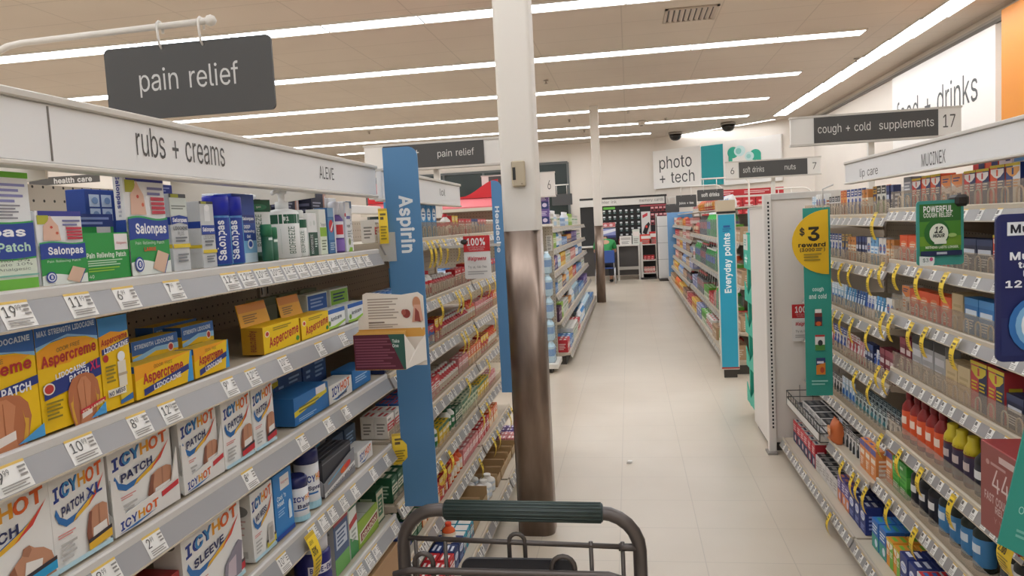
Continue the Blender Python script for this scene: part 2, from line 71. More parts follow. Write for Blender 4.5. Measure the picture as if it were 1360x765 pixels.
def text_geo(s, bold=0.0, shear=0.0):
    """a word as flat geometry in the unit square, from the letter outlines above"""
    hv = bold > .008; k = (s, hv, shear)
    if k in _T: return _T[k]
    vs = []; fs = []; pen = 0.0
    for ch in s:
        if ch == ' ' or ch not in GLYPHS: pen += .28; continue
        t = GLYPHS[ch]; loops = []
        for part in t[2:].split('/')[hv].split('|'):
            n = _dec(part); loops.append([(n[i], n[i + 1]) for i in range(0, len(n), 2)])
        ar = lambda L: sum(L[i - 1][0] * L[i][1] - L[i][0] * L[i - 1][1] for i in range(len(L)))
        outs = [L for L in loops if ar(L) > 0]; holes = [L for L in loops if ar(L) <= 0]
        for O in outs:
            bx = (min(p[0] for p in O), max(p[0] for p in O), min(p[1] for p in O), max(p[1] for p in O))
            G_ = [O] + [h for h in holes if bx[0] <= h[0][0] <= bx[1] and bx[2] <= h[0][1] <= bx[3]]
            o = len(vs); vs += [(pen + x + shear * y, y) for L in G_ for x, y in L]
            if len(O) == 4 and len(G_) == 1: fs.append((o, o + 1, o + 2, o + 3)); continue
            fs += [tuple(o + i for i in tri) for tri in tessellate_polygon([[Vector((x, y, 0)) for x, y in L] for L in G_])]
        pen += _dec(t[:2])[0] + (.035 if hv else 0)
    x0 = min(v[0] for v in vs); x1 = max(v[0] for v in vs); y0 = min(v[1] for v in vs); y1 = max(v[1] for v in vs)
    vs = [((a - x0) / (x1 - x0 or 1), (b - y0) / (y1 - y0 or 1)) for a, b in vs]
    _T[k] = (vs, fs, (x1 - x0) / (y1 - y0 or 1))
    return _T[k]

class MB:
    def __init__(self): self.v = []; self.f = []; self.mi = []; self.sm = []; self.ms = []
    def slot(self, m):
        m = M(m)
        if m not in self.ms: self.ms.append(m)
        return self.ms.index(m)
    def add(self, vs, fs, m, smooth=False):
        o = len(self.v); self.v += [tuple(p) for p in vs]; k = self.slot(m)
        for f in fs: self.f.append(tuple(i + o for i in f)); self.mi.append(k); self.sm.append(smooth)
    def box(self, x0, x1, y0, y1, z0, z1, m, bev=0.0):
        if bev <= 0:
            vs = [(x, y, z) for z in (z0, z1) for y in (y0, y1) for x in (x0, x1)]
            self.add(vs, [(0, 2, 3, 1), (4, 5, 7, 6), (0, 1, 5, 4), (2, 6, 7, 3), (0, 4, 6, 2), (1, 3, 7, 5)], m); return
        b = bev; vs = []; idx = {}
        for sx in (0, 1):
            for sy in (0, 1):
                for sz in (0, 1):
                    X = (x0, x1)[sx]; Y = (y0, y1)[sy]; Z = (z0, z1)[sz]
                    dx, dy, dz = b * (1 - 2 * sx), b * (1 - 2 * sy), b * (1 - 2 * sz)
                    for a, p in enumerate(((X, Y + dy, Z + dz), (X + dx, Y, Z + dz), (X + dx, Y + dy, Z))):
                        idx[(sx, sy, sz, a)] = len(vs); vs.append(p)
        I = lambda *k: idx[k]; fs = []
        for s in (0, 1):
            fs += [(I(s, 0, 0, 0), I(s, 1, 0, 0), I(s, 1, 1, 0), I(s, 0, 1, 0)), (I(0, s, 0, 1), I(1, s, 0, 1), I(1, s, 1, 1), I(0, s, 1, 1)),
                   (I(0, 0, s, 2), I(1, 0, s, 2), I(1, 1, s, 2), I(0, 1, s, 2))]
            for t in (0, 1):
                fs += [(I(s, t, 0, 0), I(s, t, 1, 0), I(s, t, 1, 1), I(s, t, 0, 1)), (I(s, 0, t, 0), I(s, 1, t, 0), I(s, 1, t, 2), I(s, 0, t, 2)),
                       (I(0, s, t, 1), I(1, s, t, 1), I(1, s, t, 2), I(0, s, t, 2))]
                for u in (0, 1): fs.append((I(s, t, u, 0), I(s, t, u, 1), I(s, t, u, 2)))
        self.add(vs, fs, m)
    def slab(self, pts, vec, m):
        """a flat outline given thickness along vec"""
        n = len(pts); v = Vector(vec); a = [Vector(p) for p in pts]
        self.add(a + [p + v for p in a], [tuple(range(n)), tuple(range(2 * n - 1, n - 1, -1))] + [(i, i + n, (i + 1) % n + n, (i + 1) % n) for i in range(n)], m)
    def tube(self, path, r, m, n=8, closed=False):
        P = [Vector(p) for p in path]; vs = []; k = len(P); up = None
        for i, p in enumerate(P):
            d = (P[(i + 1) % k] - P[i - 1]) if closed else (P[min(i + 1, k - 1)] - P[max(i - 1, 0)])
            d.normalize()
            if up is None: up = Vector((0, 0, 1)) if abs(d.z) < .9 else Vector((1, 0, 0))
            a = (up - d * up.dot(d)).normalized(); b = d.cross(a); up = a
            rr = r[i] if isinstance(r, (list, tuple)) else r
            vs += [p + (a * math.cos(t * 2 * math.pi / n) + b * math.sin(t * 2 * math.pi / n)) * rr for t in range(n)]
        fs = [(i * n + j, i * n + (j + 1) % n, (i + 1) % k * n + (j + 1) % n, (i + 1) % k * n + j) for i in range(k if closed else k - 1) for j in range(n)]
        if not closed: fs += [tuple(range(n - 1, -1, -1)), tuple(range((k - 1) * n, k * n))]
        self.add(vs, fs, m, True)
    def lathe(self, prof, m, c=(0, 0, 0), n=14, sx=1, sy=1):
        """prof rows (radius, z[, paint of the band above])"""
        vs = []; k = len(prof)
        for q in prof: vs += [(c[0] + q[0] * sx * math.cos(t * 2 * math.pi / n), c[1] + q[0] * sy * math.sin(t * 2 * math.pi / n), c[2] + q[1]) for t in range(n)]
        o = len(self.v); self.v += vs; cur = self.slot(m)
        for i in range(k - 1):
            if len(prof[i]) > 2: cur = self.slot(prof[i][2])
            for j in range(n):
                self.f.append((o + i * n + j, o + i * n + (j + 1) % n, o + (i + 1) * n + (j + 1) % n, o + (i + 1) * n + j)); self.mi.append(cur); self.sm.append(True)
        self.f.append(tuple(o + j for j in range(n - 1, -1, -1))); self.mi.append(cur); self.sm.append(False)
        self.f.append(tuple(o + (k - 1) * n + j for j in range(n))); self.mi.append(cur); self.sm.append(False)
    def art(self, fn, items):
        """printing: fn(u, v, layer) gives a point of the printed face"""
        for L, it in enumerate(items):
            k = it[0]; L += 1
            if k == 'r':
                _, a, b, c, d, col = it; self.add([fn(a, b, L), fn(c, b, L), fn(c, d, L), fn(a, d, L)], [(0, 1, 2, 3)], col)
            elif k == 'p':
                self.add([fn(u, v, L) for u, v in it[1]], [tuple(range(len(it[1])))], it[2])
            elif k == 'e':
                _, u, v, ru, rv, col = it[:6]; n = 20
                self.add([fn(u + ru * math.cos(i * 2 * math.pi / n), v + rv * math.sin(i * 2 * math.pi / n), L) for i in range(n)], [tuple(range(n))], col)
            elif k == 'w':
                _, b, d, amp, col = it; n = 10; lo = []; hi = []
                for i in range(n + 1):
                    u = i / n; s = amp * math.sin(u * 2 * math.pi)
                    lo.append((u, max(0, b + (s if b > .01 else 0)))); hi.append((u, min(1, d + (s if d < .99 else 0))))
                for i in range(n):
                    self.add([fn(*lo[i], L), fn(*lo[i + 1], L), fn(*hi[i + 1], L), fn(*hi[i], L)], [(0, 1, 2, 3)], col)
            elif k == 't':
                _, s, a, b, c, d, col = it[:7]; bold = it[7] if len(it) > 7 else 0.0; ang = it[8] if len(it) > 8 else 0.0; sh = it[9] if len(it) > 9 else 0.0
                vs, fs, _r = text_geo(s, bold, sh)
                if ang == 'up':   q = [fn(a + (1 - y) * (c - a), b + x * (d - b), L) for x, y in vs]
                elif ang == 'down': q = [fn(a + y * (c - a), d - x * (d - b), L) for x, y in vs]
                else: q = [fn(a + x * (c - a), b + y * (d - b) + ang * (x - .5), L) for x, y in vs]
                self.add(q, fs, col)
            elif k == 'l':                               # rows of small print too fine to read
                _, a, b, c, d, nrow, col = it; h = (d - b) / (2 * nrow - 1 if nrow > 1 else 1)
                for i in range(nrow):
                    e = c - (c - a) * (.0, .18, .07, .3, .12)[i % 5]
                    y0 = d - (2 * i + 1) * h
                    self.add([fn(a, y0, L), fn(e, y0, L), fn(e, y0 + h, L), fn(a, y0 + h, L)], [(0, 1, 2, 3)], col)
    def mesh(self, name):
        me = bpy.data.meshes.new(name); me.from_pydata(self.v, [], self.f)
        for m in self.ms: me.materials.append(m)
        me.polygons.foreach_set('material_index', self.mi); me.polygons.foreach_set('use_smooth', self.sm); me.update()
        return me
    def build(self, name, parent=None):
        o = bpy.data.objects.new(name, self.mesh(name)); COL.objects.link(o)
        if parent: o.parent = parent
        return o

def tag(o, label, cat, group=None):
    o['label'] = label; o['category'] = cat
    if group: o['group'] = group
    return o
def struct(o): o['kind'] = 'structure'; return o
def empty(name, loc=(0, 0, 0), rz=0.0):
    o = bpy.data.objects.new(name, None); COL.objects.link(o); o.location = loc; o.rotation_euler = (0, 0, rz); o.empty_display_size = .05
    return o
def put_at(o, loc, rz=0.0): o.location = loc; o.rotation_euler = (0, 0, rz); return o
def kids(o): return KIDS.get(o.name, [])
KIDS = {}
def note(o, *ch): KIDS[o.name] = list(ch); return o
def dup(src, loc, rz=0.0):
    r = src.copy(); COL.objects.link(r); r.location = loc; r.rotation_euler = (src.rotation_euler[0], src.rotation_euler[1], rz); ch2 = []
    for ch in kids(src):
        c = ch.copy(); COL.objects.link(c); c.parent = r; ch2.append(c)
    KIDS[r.name] = ch2
    return r
# faces of an upright box: width along x, front on -y, base at z = 0
E_ = .00025
def face_front(w, h, y=0.0): return lambda u, v, L: (-w / 2 + u * w, y - E_ * L, v * h)
def face_top(w, h, d): return lambda u, v, L: (-w / 2 + u * w, v * d, h + E_ * L)
def face_end(w, h, d, s): return lambda u, v, L: ((w / 2 + E_ * L) * s, (u if s > 0 else 1 - u) * d, v * h)
def face_back(w, h, y): return lambda u, v, L: (w / 2 - u * w, y + E_ * L, v * h)
# ------------------------------------------------------------------ the room
CEIL, XR, XLW, YB, YF = 3.6, 4.13, -9.2, -9.0, 20.6
def grid_lines(nt, coord_out, px, py, wdt, off=(0, 0)):
    """1 on the seams of a px by py grid of the world xy plane"""
    sep = nt.nodes.new('ShaderNodeSeparateXYZ'); nt.links.new(coord_out, sep.inputs[0]); outs = []
    for ax, p, of in ((0, px, off[0]), (1, py, off[1])):
        a = nt.nodes.new('ShaderNodeMath'); a.operation = 'ADD'; a.inputs[1].default_value = 100 * p + of; nt.links.new(sep.outputs[ax], a.inputs[0])
        q = nt.nodes.new('ShaderNodeMath'); q.operation = 'MODULO'; q.inputs[1].default_value = p; nt.links.new(a.outputs[0], q.inputs[0])
        c = nt.nodes.new('ShaderNodeMath'); c.operation = 'LESS_THAN'; c.inputs[1].default_value = wdt; nt.links.new(q.outputs[0], c.inputs[0]); outs.append(c)
    mx = nt.nodes.new('ShaderNodeMath'); mx.operation = 'MAXIMUM'
    nt.links.new(outs[0].outputs[0], mx.inputs[0]); nt.links.new(outs[1].outputs[0], mx.inputs[1])
    return mx.outputs[0]
def mixc(nt, fac, a, b):
    m = nt.nodes.new('ShaderNodeMix'); m.data_type = 'RGBA'
    for i, c in ((6, a), (7, b)):
        if isinstance(c, str): m.inputs[i].default_value = rgb(c)
        else: nt.links.new(c, m.inputs[i])
    nt.links.new(fac, m.inputs[0]); return m.outputs[2]
def noise(nt, coord, scale, detail=3):
    n = nt.nodes.new('ShaderNodeTexNoise'); n.inputs['Scale'].default_value = scale; n.inputs['Detail'].default_value = detail
    nt.links.new(coord, n.inputs['Vector']); return n.outputs[0]
def ramp(nt, fac, a, b):
    r = nt.nodes.new('ShaderNodeMapRange'); r.inputs[1].default_value = a; r.inputs[2].default_value = b; nt.links.new(fac, r.inputs[0]); return r.outputs[0]

m_floor, nt, b = node_mat('vinyl_tile', .29)
pos = nt.nodes.new('ShaderNodeNewGeometry').outputs['Position']
g = grid_lines(nt, pos, .372, .372, .004, (.1, .07))
c = mixc(nt, ramp(nt, noise(nt, pos, 1.3), .3, .7), '#c8baa7', '#d2c5b3')
fm = nt.nodes.new('ShaderNodeMath'); fm.operation = 'MULTIPLY'; fm.inputs[1].default_value = .35; nt.links.new(g, fm.inputs[0])
c = mixc(nt, fm.outputs[0], c, '#94877a'); nt.links.new(c, b.inputs['Base Color'])
m_ceil, nt, b = node_mat('ceiling_tile', .9)
pos = nt.nodes.new('ShaderNodeNewGeometry').outputs['Position']
g = grid_lines(nt, pos, 1.006, .61, .012, (.0, .12))
fm = nt.nodes.new('ShaderNodeMath'); fm.operation = 'MULTIPLY'; fm.inputs[1].default_value = .28; nt.links.new(g, fm.inputs[0])
c = mixc(nt, ramp(nt, noise(nt, pos, .6), .3, .7), '#c8bbad', '#d0c4b6')
c = mixc(nt, fm.outputs[0], c, '#83766b'); nt.links.new(c, b.inputs['Base Color'])
m_wall, nt, b = node_mat('painted_wall', .8)
pos = nt.nodes.new('ShaderNodeNewGeometry').outputs['Position']
nt.links.new(mixc(nt, ramp(nt, noise(nt, pos, .7), .3, .7), '#e0d6ca', '#e7ddd1'), b.inputs['Base Color'])
m_wrap, nt, b = node_mat('brushed_column_wrap', .34)
pos = nt.nodes.new('ShaderNodeNewGeometry').outputs['Position']
mp = nt.nodes.new('ShaderNodeMapping'); mp.inputs['Scale'].default_value = (9, 9, 2.2); nt.links.new(pos, mp.inputs[0])
nt.links.new(mixc(nt, ramp(nt, noise(nt, mp.outputs[0], 1.2), .35, .65), '#7a695d', '#9c8a7d'), b.inputs['Base Color']); b.inputs['Metallic'].default_value = .8

q = MB(); q.box(XLW, 6, YB, 22, -.1, 0, m_floor); struct(q.build('floor'))
q = MB(); q.box(XLW, 6, YB, 22, CEIL, CEIL + .1, m_ceil); struct(q.build('ceiling'))
q = MB(); q.box(XR, XR + .12, YB, 18.2, 0, CEIL, m_wall); struct(q.build('wall_right'))
q = MB(); q.box(XLW - .12, XLW, YB, YF + .1, 0, CEIL, m_wall); struct(q.build('wall_left'))
q = MB(); q.box(XLW, XR, YB - .12, YB, 0, CEIL, m_wall); struct(q.build('wall_back'))
q = MB(); q.box(XLW, .75, YF, YF + .12, 0, CEIL, m_wall); struct(q.build('wall_front'))
A0, A1 = Vector((.7, 20.62, 0)), Vector((4.17, 17.86, 0))         # the wall that cuts the corner
AD = (A1 - A0).normalized(); AN = Vector((AD.y, -AD.x, 0))          # AN points into the shop
q = MB(); q.slab([A0, A1, A1 + Vector((0, 0, CEIL)), A0 + Vector((0, 0, CEIL))], -AN * .12, m_wall); struct(q.build('wall_corner'))
def on_wall(px, py, off=0.0):
    d = ray(px, py); o = Vector((0, 0, CAMH)); p0 = A0 + AN * off
    t = (p0 - o).dot(AN) / d.dot(AN); p = o + d * t; return (p - A0).dot(AD), p.z
# thin rail where the right wall meets the ceiling
q = MB(); q.box(XR - .03, XR - .001, YB, 18, CEIL - .14, CEIL - .1, '#6b6258'); q.box(XR - .012, XR - .001, YB, 18, CEIL - .1, CEIL - .06, '#b4aca0'); struct(q.build('trim_1'))
q = MB(); q.box(XR - .02, XR - .001, YB, 18, 0, .12, '#4a443e'); struct(q.build('baseboard_right'))

# shop windows, dark outside
def window(name, x0, x1, z0, z1):
    q = MB(); fr = '#5d605e'; y = YF - .004
    n = max(1, round((x1 - x0) / 1.0))
    for i in range(n + 1):
        xx = x0 + (x1 - x0) * i / n; q.box(xx - .03, xx + .03, y - .06, y, z0, z1, fr)
    for z in (z0, z1, z0 + (z1 - z0) * .55): q.box(x0, x1, y - .05, y, z - .03, z + .03, fr)
    o = struct(q.build(name)); g = MB(); g.box(x0, x1, y - .02, y - .002, z0, z1, mat('#25312f', .12)); g.build('glass', o)
    return o
window('window_1', -2.45, -1.56, 1.2, 3.12)
window('window_2', -7.2, -2.75, 1.2, 3.0)

# columns
def column(x, y, w, dpt, zsplit, bumper, nm, r=.02):
    o = struct(empty(nm, (x, y, 0)))
    def rr(w2, d2, z0, z1, m, r=r):
        q = MB(); pts = []
        for cx, cy, a0 in ((w2 / 2 - r, d2 / 2 - r, 0), (-w2 / 2 + r, d2 / 2 - r, 90), (-w2 / 2 + r, -d2 / 2 + r, 180), (w2 / 2 - r, -d2 / 2 + r, 270)):
            for k in range(9): t = math.radians(a0 + k * 11.25); pts.append((cx + r * math.cos(t), cy + r * math.sin(t), z0))
        q.slab(pts, (0, 0, z1 - z0), m); q.sm = [len(f) == 4 and m is m_wrap for f in q.f]; return q
    rr(w - .008, dpt - .008, zsplit, CEIL, mat('#ddd6cc', .55)).build('white_shaft', o)
    rr(w, dpt, .0, zsplit, m_wrap, .055).build('brown_metal_wrap', o)
    q = MB(); q.box(-w / 2 - .003, -w / 2 + .003, -dpt / 2 + .05, dpt / 2 - .05, 0, zsplit, '#1d1a18'); q.build('dark_seam', o)
    return o
column(-.5, 3.62, .176, .18, 1.475, 0, 'column_1')
column(-.555, 14.2, .165, .17, 1.42, 0, 'column_2')

# ceiling lights
def lamp_unit(length, wd, ang=0):
    o = empty('ceiling_light')
    q = MB(); q.box(-length / 2, length / 2, -wd / 2 - .012, -wd / 2, -.02, .0, '#e9e4dc'); q.box(-length / 2, length / 2, wd / 2, wd / 2 + .012, -.02, 0, '#e9e4dc')
    for s in (-1, 1): q.box(s * length / 2 - .007, s * length / 2 + .007, -wd / 2, wd / 2, -.018, 0, '#b9b2a8')
    f = q.build('frame', o)
    em = bpy.data.materials.get('lamp_glow')
    if em is None:
        em = bpy.data.materials.new('lamp_glow'); em.use_nodes = True; bb = em.node_tree.nodes['Principled BSDF']
        bb.inputs['Base Color'].default_value = (.9, .9, .9, 1); bb.inputs['Emission Color'].default_value = LAMP_COL + (1,); bb.inputs['Emission Strength'].default_value = LAMP
    q = MB(); q.box(-length / 2 + .007, length / 2 - .007, -wd / 2, wd / 2, -.012, -.001, em); d = q.build('diffuser', o)
    return note(o, f, d)
L0 = lamp_unit(1.006, .27); first = True
ORD = ['first', 'second', 'third', 'fourth', 'fifth', 'sixth', 'seventh', 'eighth', 'ninth', 'tenth', 'eleventh']
rows = [-7.0, -4.55, -2.1, .35, 2.8, 5.2, 7.53, 9.85, 12.33, 14.72, 17.1, 19.2]  # two rearmost rows are unseen lamps, added to brighten faces turned towards the camera
for i, y in enumerate(rows):
    xe = [3.07, 3.07, 3.07, 3.07, 3.07, 3.07, 3.07, 2.86, 2.66, 2.62, 2.62, .62][i]
    n = 12 if i < 11 else 8
    for k in range(n):
        x = xe - .503 - 1.006 * k
        o = L0 if first else dup(L0, (x, y, CEIL)); first = False; o.location = (x, y, CEIL)
        nm = ORD[i - 6] if i > 5 else None
        tag(o, f'white ceiling light in {nm} row across the shop counted from the front' if nm else 'white ceiling light in the unseen rows over the front of the shop', 'ceiling light',
            f'lights of the {nm} ceiling row' if nm else 'lights of the front ceiling rows')
for k in range(13):
    x = 3.53 - .19 * max(0, (6.4 + k - 8.7)) / 9.0
    o = dup(L0, (x, 4.4 + 1.006 * k + .5, CEIL), math.pi / 2); tag(o, 'white ceiling light in the long row running beside the right wall', 'ceiling light', 'lights along the right wall')
p0 = at(842, 189, Z=CEIL); p1 = at(1029, 157.5, Z=CEIL); dd = (p1 - p0); nn = 4; ang = math.atan2(dd.y, dd.x)
for k in range(nn):
    p = p0 + dd * ((k + .5) / nn); o = dup(L0, p, ang); o.scale = (dd.length / nn / 1.006, .42, 1); tag(o, 'white ceiling light in slanted row beside the corner wall', 'ceiling light', 'lights along the slanted corner wall')

# things on the ceiling
p = at(917, 18, Z=CEIL); o = empty('air_vent', (p.x, p.y, CEIL)); tag(o, 'square slatted air vent set in the ceiling tiles', 'air vent')
q = MB(); W = .27
for a in ((-W, W, -W, -W + .03), (-W, W, W - .03, W), (-W, -W + .03, -W, W), (W - .03, W, -W, W)): q.box(*a, -.015, 0, '#b8aa9c')
q.box(-W, W, -W, W, -.002, 0, '#3a332d'); q.build('frame', o)
for k in range(9):
    q = MB(); x = -W + .05 + k * .055
    q.slab([(x, -W + .03, -.002), (x + .008, -W + .03, -.002), (x + .036, -W + .03, -.018), (x + .028, -W + .03, -.018)], (0, 2 * W - .06, 0), '#c4b6a8'); q.build('slat', o)
def dome(p, lab):
    o = empty('security_camera', p); q = MB(); q.lathe([(.17, -.045), (.17, -.002), (.16, 0)], '#9a9188', n=24); q.build('rim', o)
    q = MB(); q.lathe([(.0, -.2), (.06, -.195), (.105, -.17), (.14, -.12), (.155, -.045)], mat('#191614', .15), n=24); q.build('dark_dome', o); tag(o, lab, 'security camera')
dome(at(897, 176, Z=CEIL - .01), 'black dome security camera on ceiling, nearer the white column'); dome(at(967, 163, Z=CEIL - .01), 'black dome security camera on ceiling, nearer the right wall')
p = at(852, 161, Z=CEIL - .01); o = empty('smoke_detector', p); q = MB(); q.lathe([(.05, -.09), (.075, -.08), (.08, -.03), (.1, -.02), (.1, 0)], '#d8cfc4'); q.build('housing', o)
q = MB(); q.lathe([(.03, -.1), (.04, -.09)], '#2b2825', n=10); q.build('sensor', o); tag(o, 'small round white detector hanging from ceiling above the aisle', 'detector')
sp0 = None
for px, py in ((725, 107), (834, 147), (776, 173), (884, 157), (490, 175), (1137, 78), (756, 159)):
    p = at(px, py, Z=CEIL - .01)
    if sp0 is None:
        q = MB(); q.lathe([(.012, -.05), (.03, -.045), (.012, -.035), (.012, -.01), (.035, -.008), (.035, 0)], '#a89d92', n=10); sp0 = q.build('sprinkler'); o = sp0
    else: o = dup(sp0, p)
    o.location = p; tag(o, 'tiny fire sprinkler head poking down from the ceiling', 'sprinkler', 'ceiling sprinklers')

# small beige box on the column
p = at(689, 231, Y=3.529); o = empty('thermostat', (p.x, 3.53, p.z)); tag(o, 'small beige box with dark slot on the white column', 'thermostat')
q = MB(); q.box(-.032, .032, -.022, 0, -.06, .06, '#b7a88f', .006); q.build('case', o)
q = MB(); q.box(-.026, -.012, -.024, -.0215, -.028, .03, '#2a2723'); q.build('dark_display', o)
q = MB(); q.box(.012, .02, -.0235, -.0215, -.05, -.044, '#8d806b'); q.build('button', o)

# ------------------------------------------------------------------ signs on the walls
def panel_on_corner(name, pts, z0, z1, thick, col, lab, art=None, off=.02):
    u0, u1 = pts; q = MB(); P = lambda u, z, o: A0 + AD * u + AN * o + Vector((0, 0, z))
    q.slab([P(u0, z0, off), P(u1, z0, off), P(u1, z1, off), P(u0, z1, off)], AN * thick, col)
    if art: q.art(lambda u, v, L: P(u0 + u * (u1 - u0), z0 + v * (z1 - z0), off + thick + .002 * L), art)
    o = q.build(name); tag(o, lab, 'sign'); return o
ua = on_wall(870, 225)[0]; ub = on_wall(933, 220)[0]; uc = on_wall(963, 217)[0]; ud = on_wall(1040, 205)[0]
zt = on_wall(933, 193)[1]; zb = on_wall(933, 246)[1]
G1 = '#4b4a49'
panel_on_corner('wall_sign', (ua, ub), zb, zt, .06, '#f0ece6', 'white wall sign reading photo + tech beside teal panel', [('t', 'photo', .14, .42, .82, .83, G1), ('t', '+ tech', .14, .12, .87, .42, G1)])
panel_on_corner('wall_panel', (ub, uc), zb - .02, zt - .03, .03, '#149aa0', 'plain teal wall panel between two white signs')
tq = '#2fae92'
panel_on_corner('wall_picture', (uc, ud), zb - .05, zt + .02, .06, '#eeeae4', 'white wall picture of two green earbuds',
    [('e', .18, .72, .1, .13, tq), ('e', .30, .74, .1, .12, '#cfe9e6'), ('e', .28, .74, .05, .07, '#8ccdc4'), ('r', .1, .45, .17, .72, tq), ('e', .57, .62, .1, .12, tq), ('e', .47, .6, .08, .1, '#cfe9e6'), ('e', .46, .6, .04, .05, '#9fd8d0'), ('r', .6, .36, .67, .6, tq), ('e', .85, .3, .08, .1, tq), ('e', .85, .29, .045, .055, '#eeeae4')])
# right wall: food + drinks and the orange panel
pA = at(1185, 107, X=XR - .08); pB = at(1322, 40, X=XR - .08)
q = MB(); q.box(XR - .08, XR - .012, pB.y, pA.y, 2.28, 3.43, '#efeae3')
fnr = lambda u, v, L: (XR - .08 - .002 * L, pA.y + u * (pB.y - pA.y), 2.28 + v * 1.15)
q.art(fnr, [('t', 'food + drinks', .05, .34, .87, .66, G1)]); tag(q.build('wall_sign'), 'large white wall sign reading food + drinks high on right wall', 'sign')
q = MB(); q.box(XR - .16, XR - .012, 6.3, at(1330, 165, X=XR - .16).y, 2.3, 3.5, '#e08c1e'); tag(q.build('wall_panel'), 'orange wall panel beside the food + drinks sign', 'wall panel')
# ------------------------------------------------------------------ shelving
def peg(name, a, hole='#2c2621'):
    m, nt, b = node_mat(name, .6)
    pos = nt.nodes.new('ShaderNodeNewGeometry').outputs['Position']; sep = nt.nodes.new('ShaderNodeSeparateXYZ'); nt.links.new(pos, sep.inputs[0]); sq = []
    def mth(op, x, y=None):
        n = nt.nodes.new('ShaderNodeMath'); n.operation = op
        for i, t in enumerate((x, y)):
            if t is None: continue
            if isinstance(t, (int, float)): n.inputs[i].default_value = t
            else: nt.links.new(t, n.inputs[i])
        return n.outputs[0]
    xy = mth('ADD', sep.outputs[0], sep.outputs[1])
    for c_ in (xy, sep.outputs[2]):
        f = mth('SUBTRACT', mth('MODULO', mth('ADD', c_, 10.0), .031), .0155); sq.append(mth('MULTIPLY', f, f))
    r = mth('LESS_THAN', mth('ADD', sq[0], sq[1]), .0000105)
    nt.links.new(mixc(nt, r, a, hole), b.inputs['Base Color']); return m
m_peg = peg('pegboard_beige', '#b9ac99'); m_pegw = peg('pegboard_pale', '#cfc6b8')
CLEAR = mat('#efe8de', .12, clear=.84); CLEAR2 = mat('#f4efe8', .15, clear=.25); CLIPP = mat('#e6e2dc', .2, clear=.4)
BEIGE, LIPG, WHITE, YEL = '#c3b6a2', '#8f8b89', '#e8e4dd', '#f2cf2e'

def under(o, root): o.parent = root; o.location = -root.location; return o
def face_aisle(s, X, ya, yb, z0, z1, k=.0004, tilt=0.0):
    """a printed plane facing the aisle; tilt leans its foot towards the aisle"""
    return lambda u, v, L: (s * (X - k * L - tilt * (1 - v)), (ya + (yb - ya) * u) if s < 0 else (yb - (yb - ya) * u), z0 + (z1 - z0) * v)
_PT = {}
def price_tag(s, X, y, zt, num, wd=.05, hh=.036, tilt=.018):
    k = (s, num, round(wd, 3), hh, tilt)
    if k not in _PT:
        q = MB(); fn = face_aisle(s, 0, -wd / 2, wd / 2, -hh, 0, .0005, tilt)
        it = [('r', 0, 0, 1, 1, '#ece9e4'), ('r', 0, .88, 1, 1, '#dcb85a')]
        if num: it += [('t', num, .1, .42, .1 + .2 * len(num), .82, '#4a4744'), ('t', '99', .12 + .2 * len(num), .62, .28 + .2 * len(num), .82, '#4a4744'), ('l', .72, .45, .95, .8, 3, '#8b8681'), ('l', .1, .1, .9, .32, 3, '#9a958f')]
        else: it += [('r', .12, .5, .55, .8, '#6b6763'), ('l', .12, .12, .9, .4, 3, '#9a958f')]
        q.art(fn, it); _PT[k] = q.mesh('price_tag')
    o = bpy.data.objects.new('price_tag', _PT[k]); COL.objects.link(o); return o

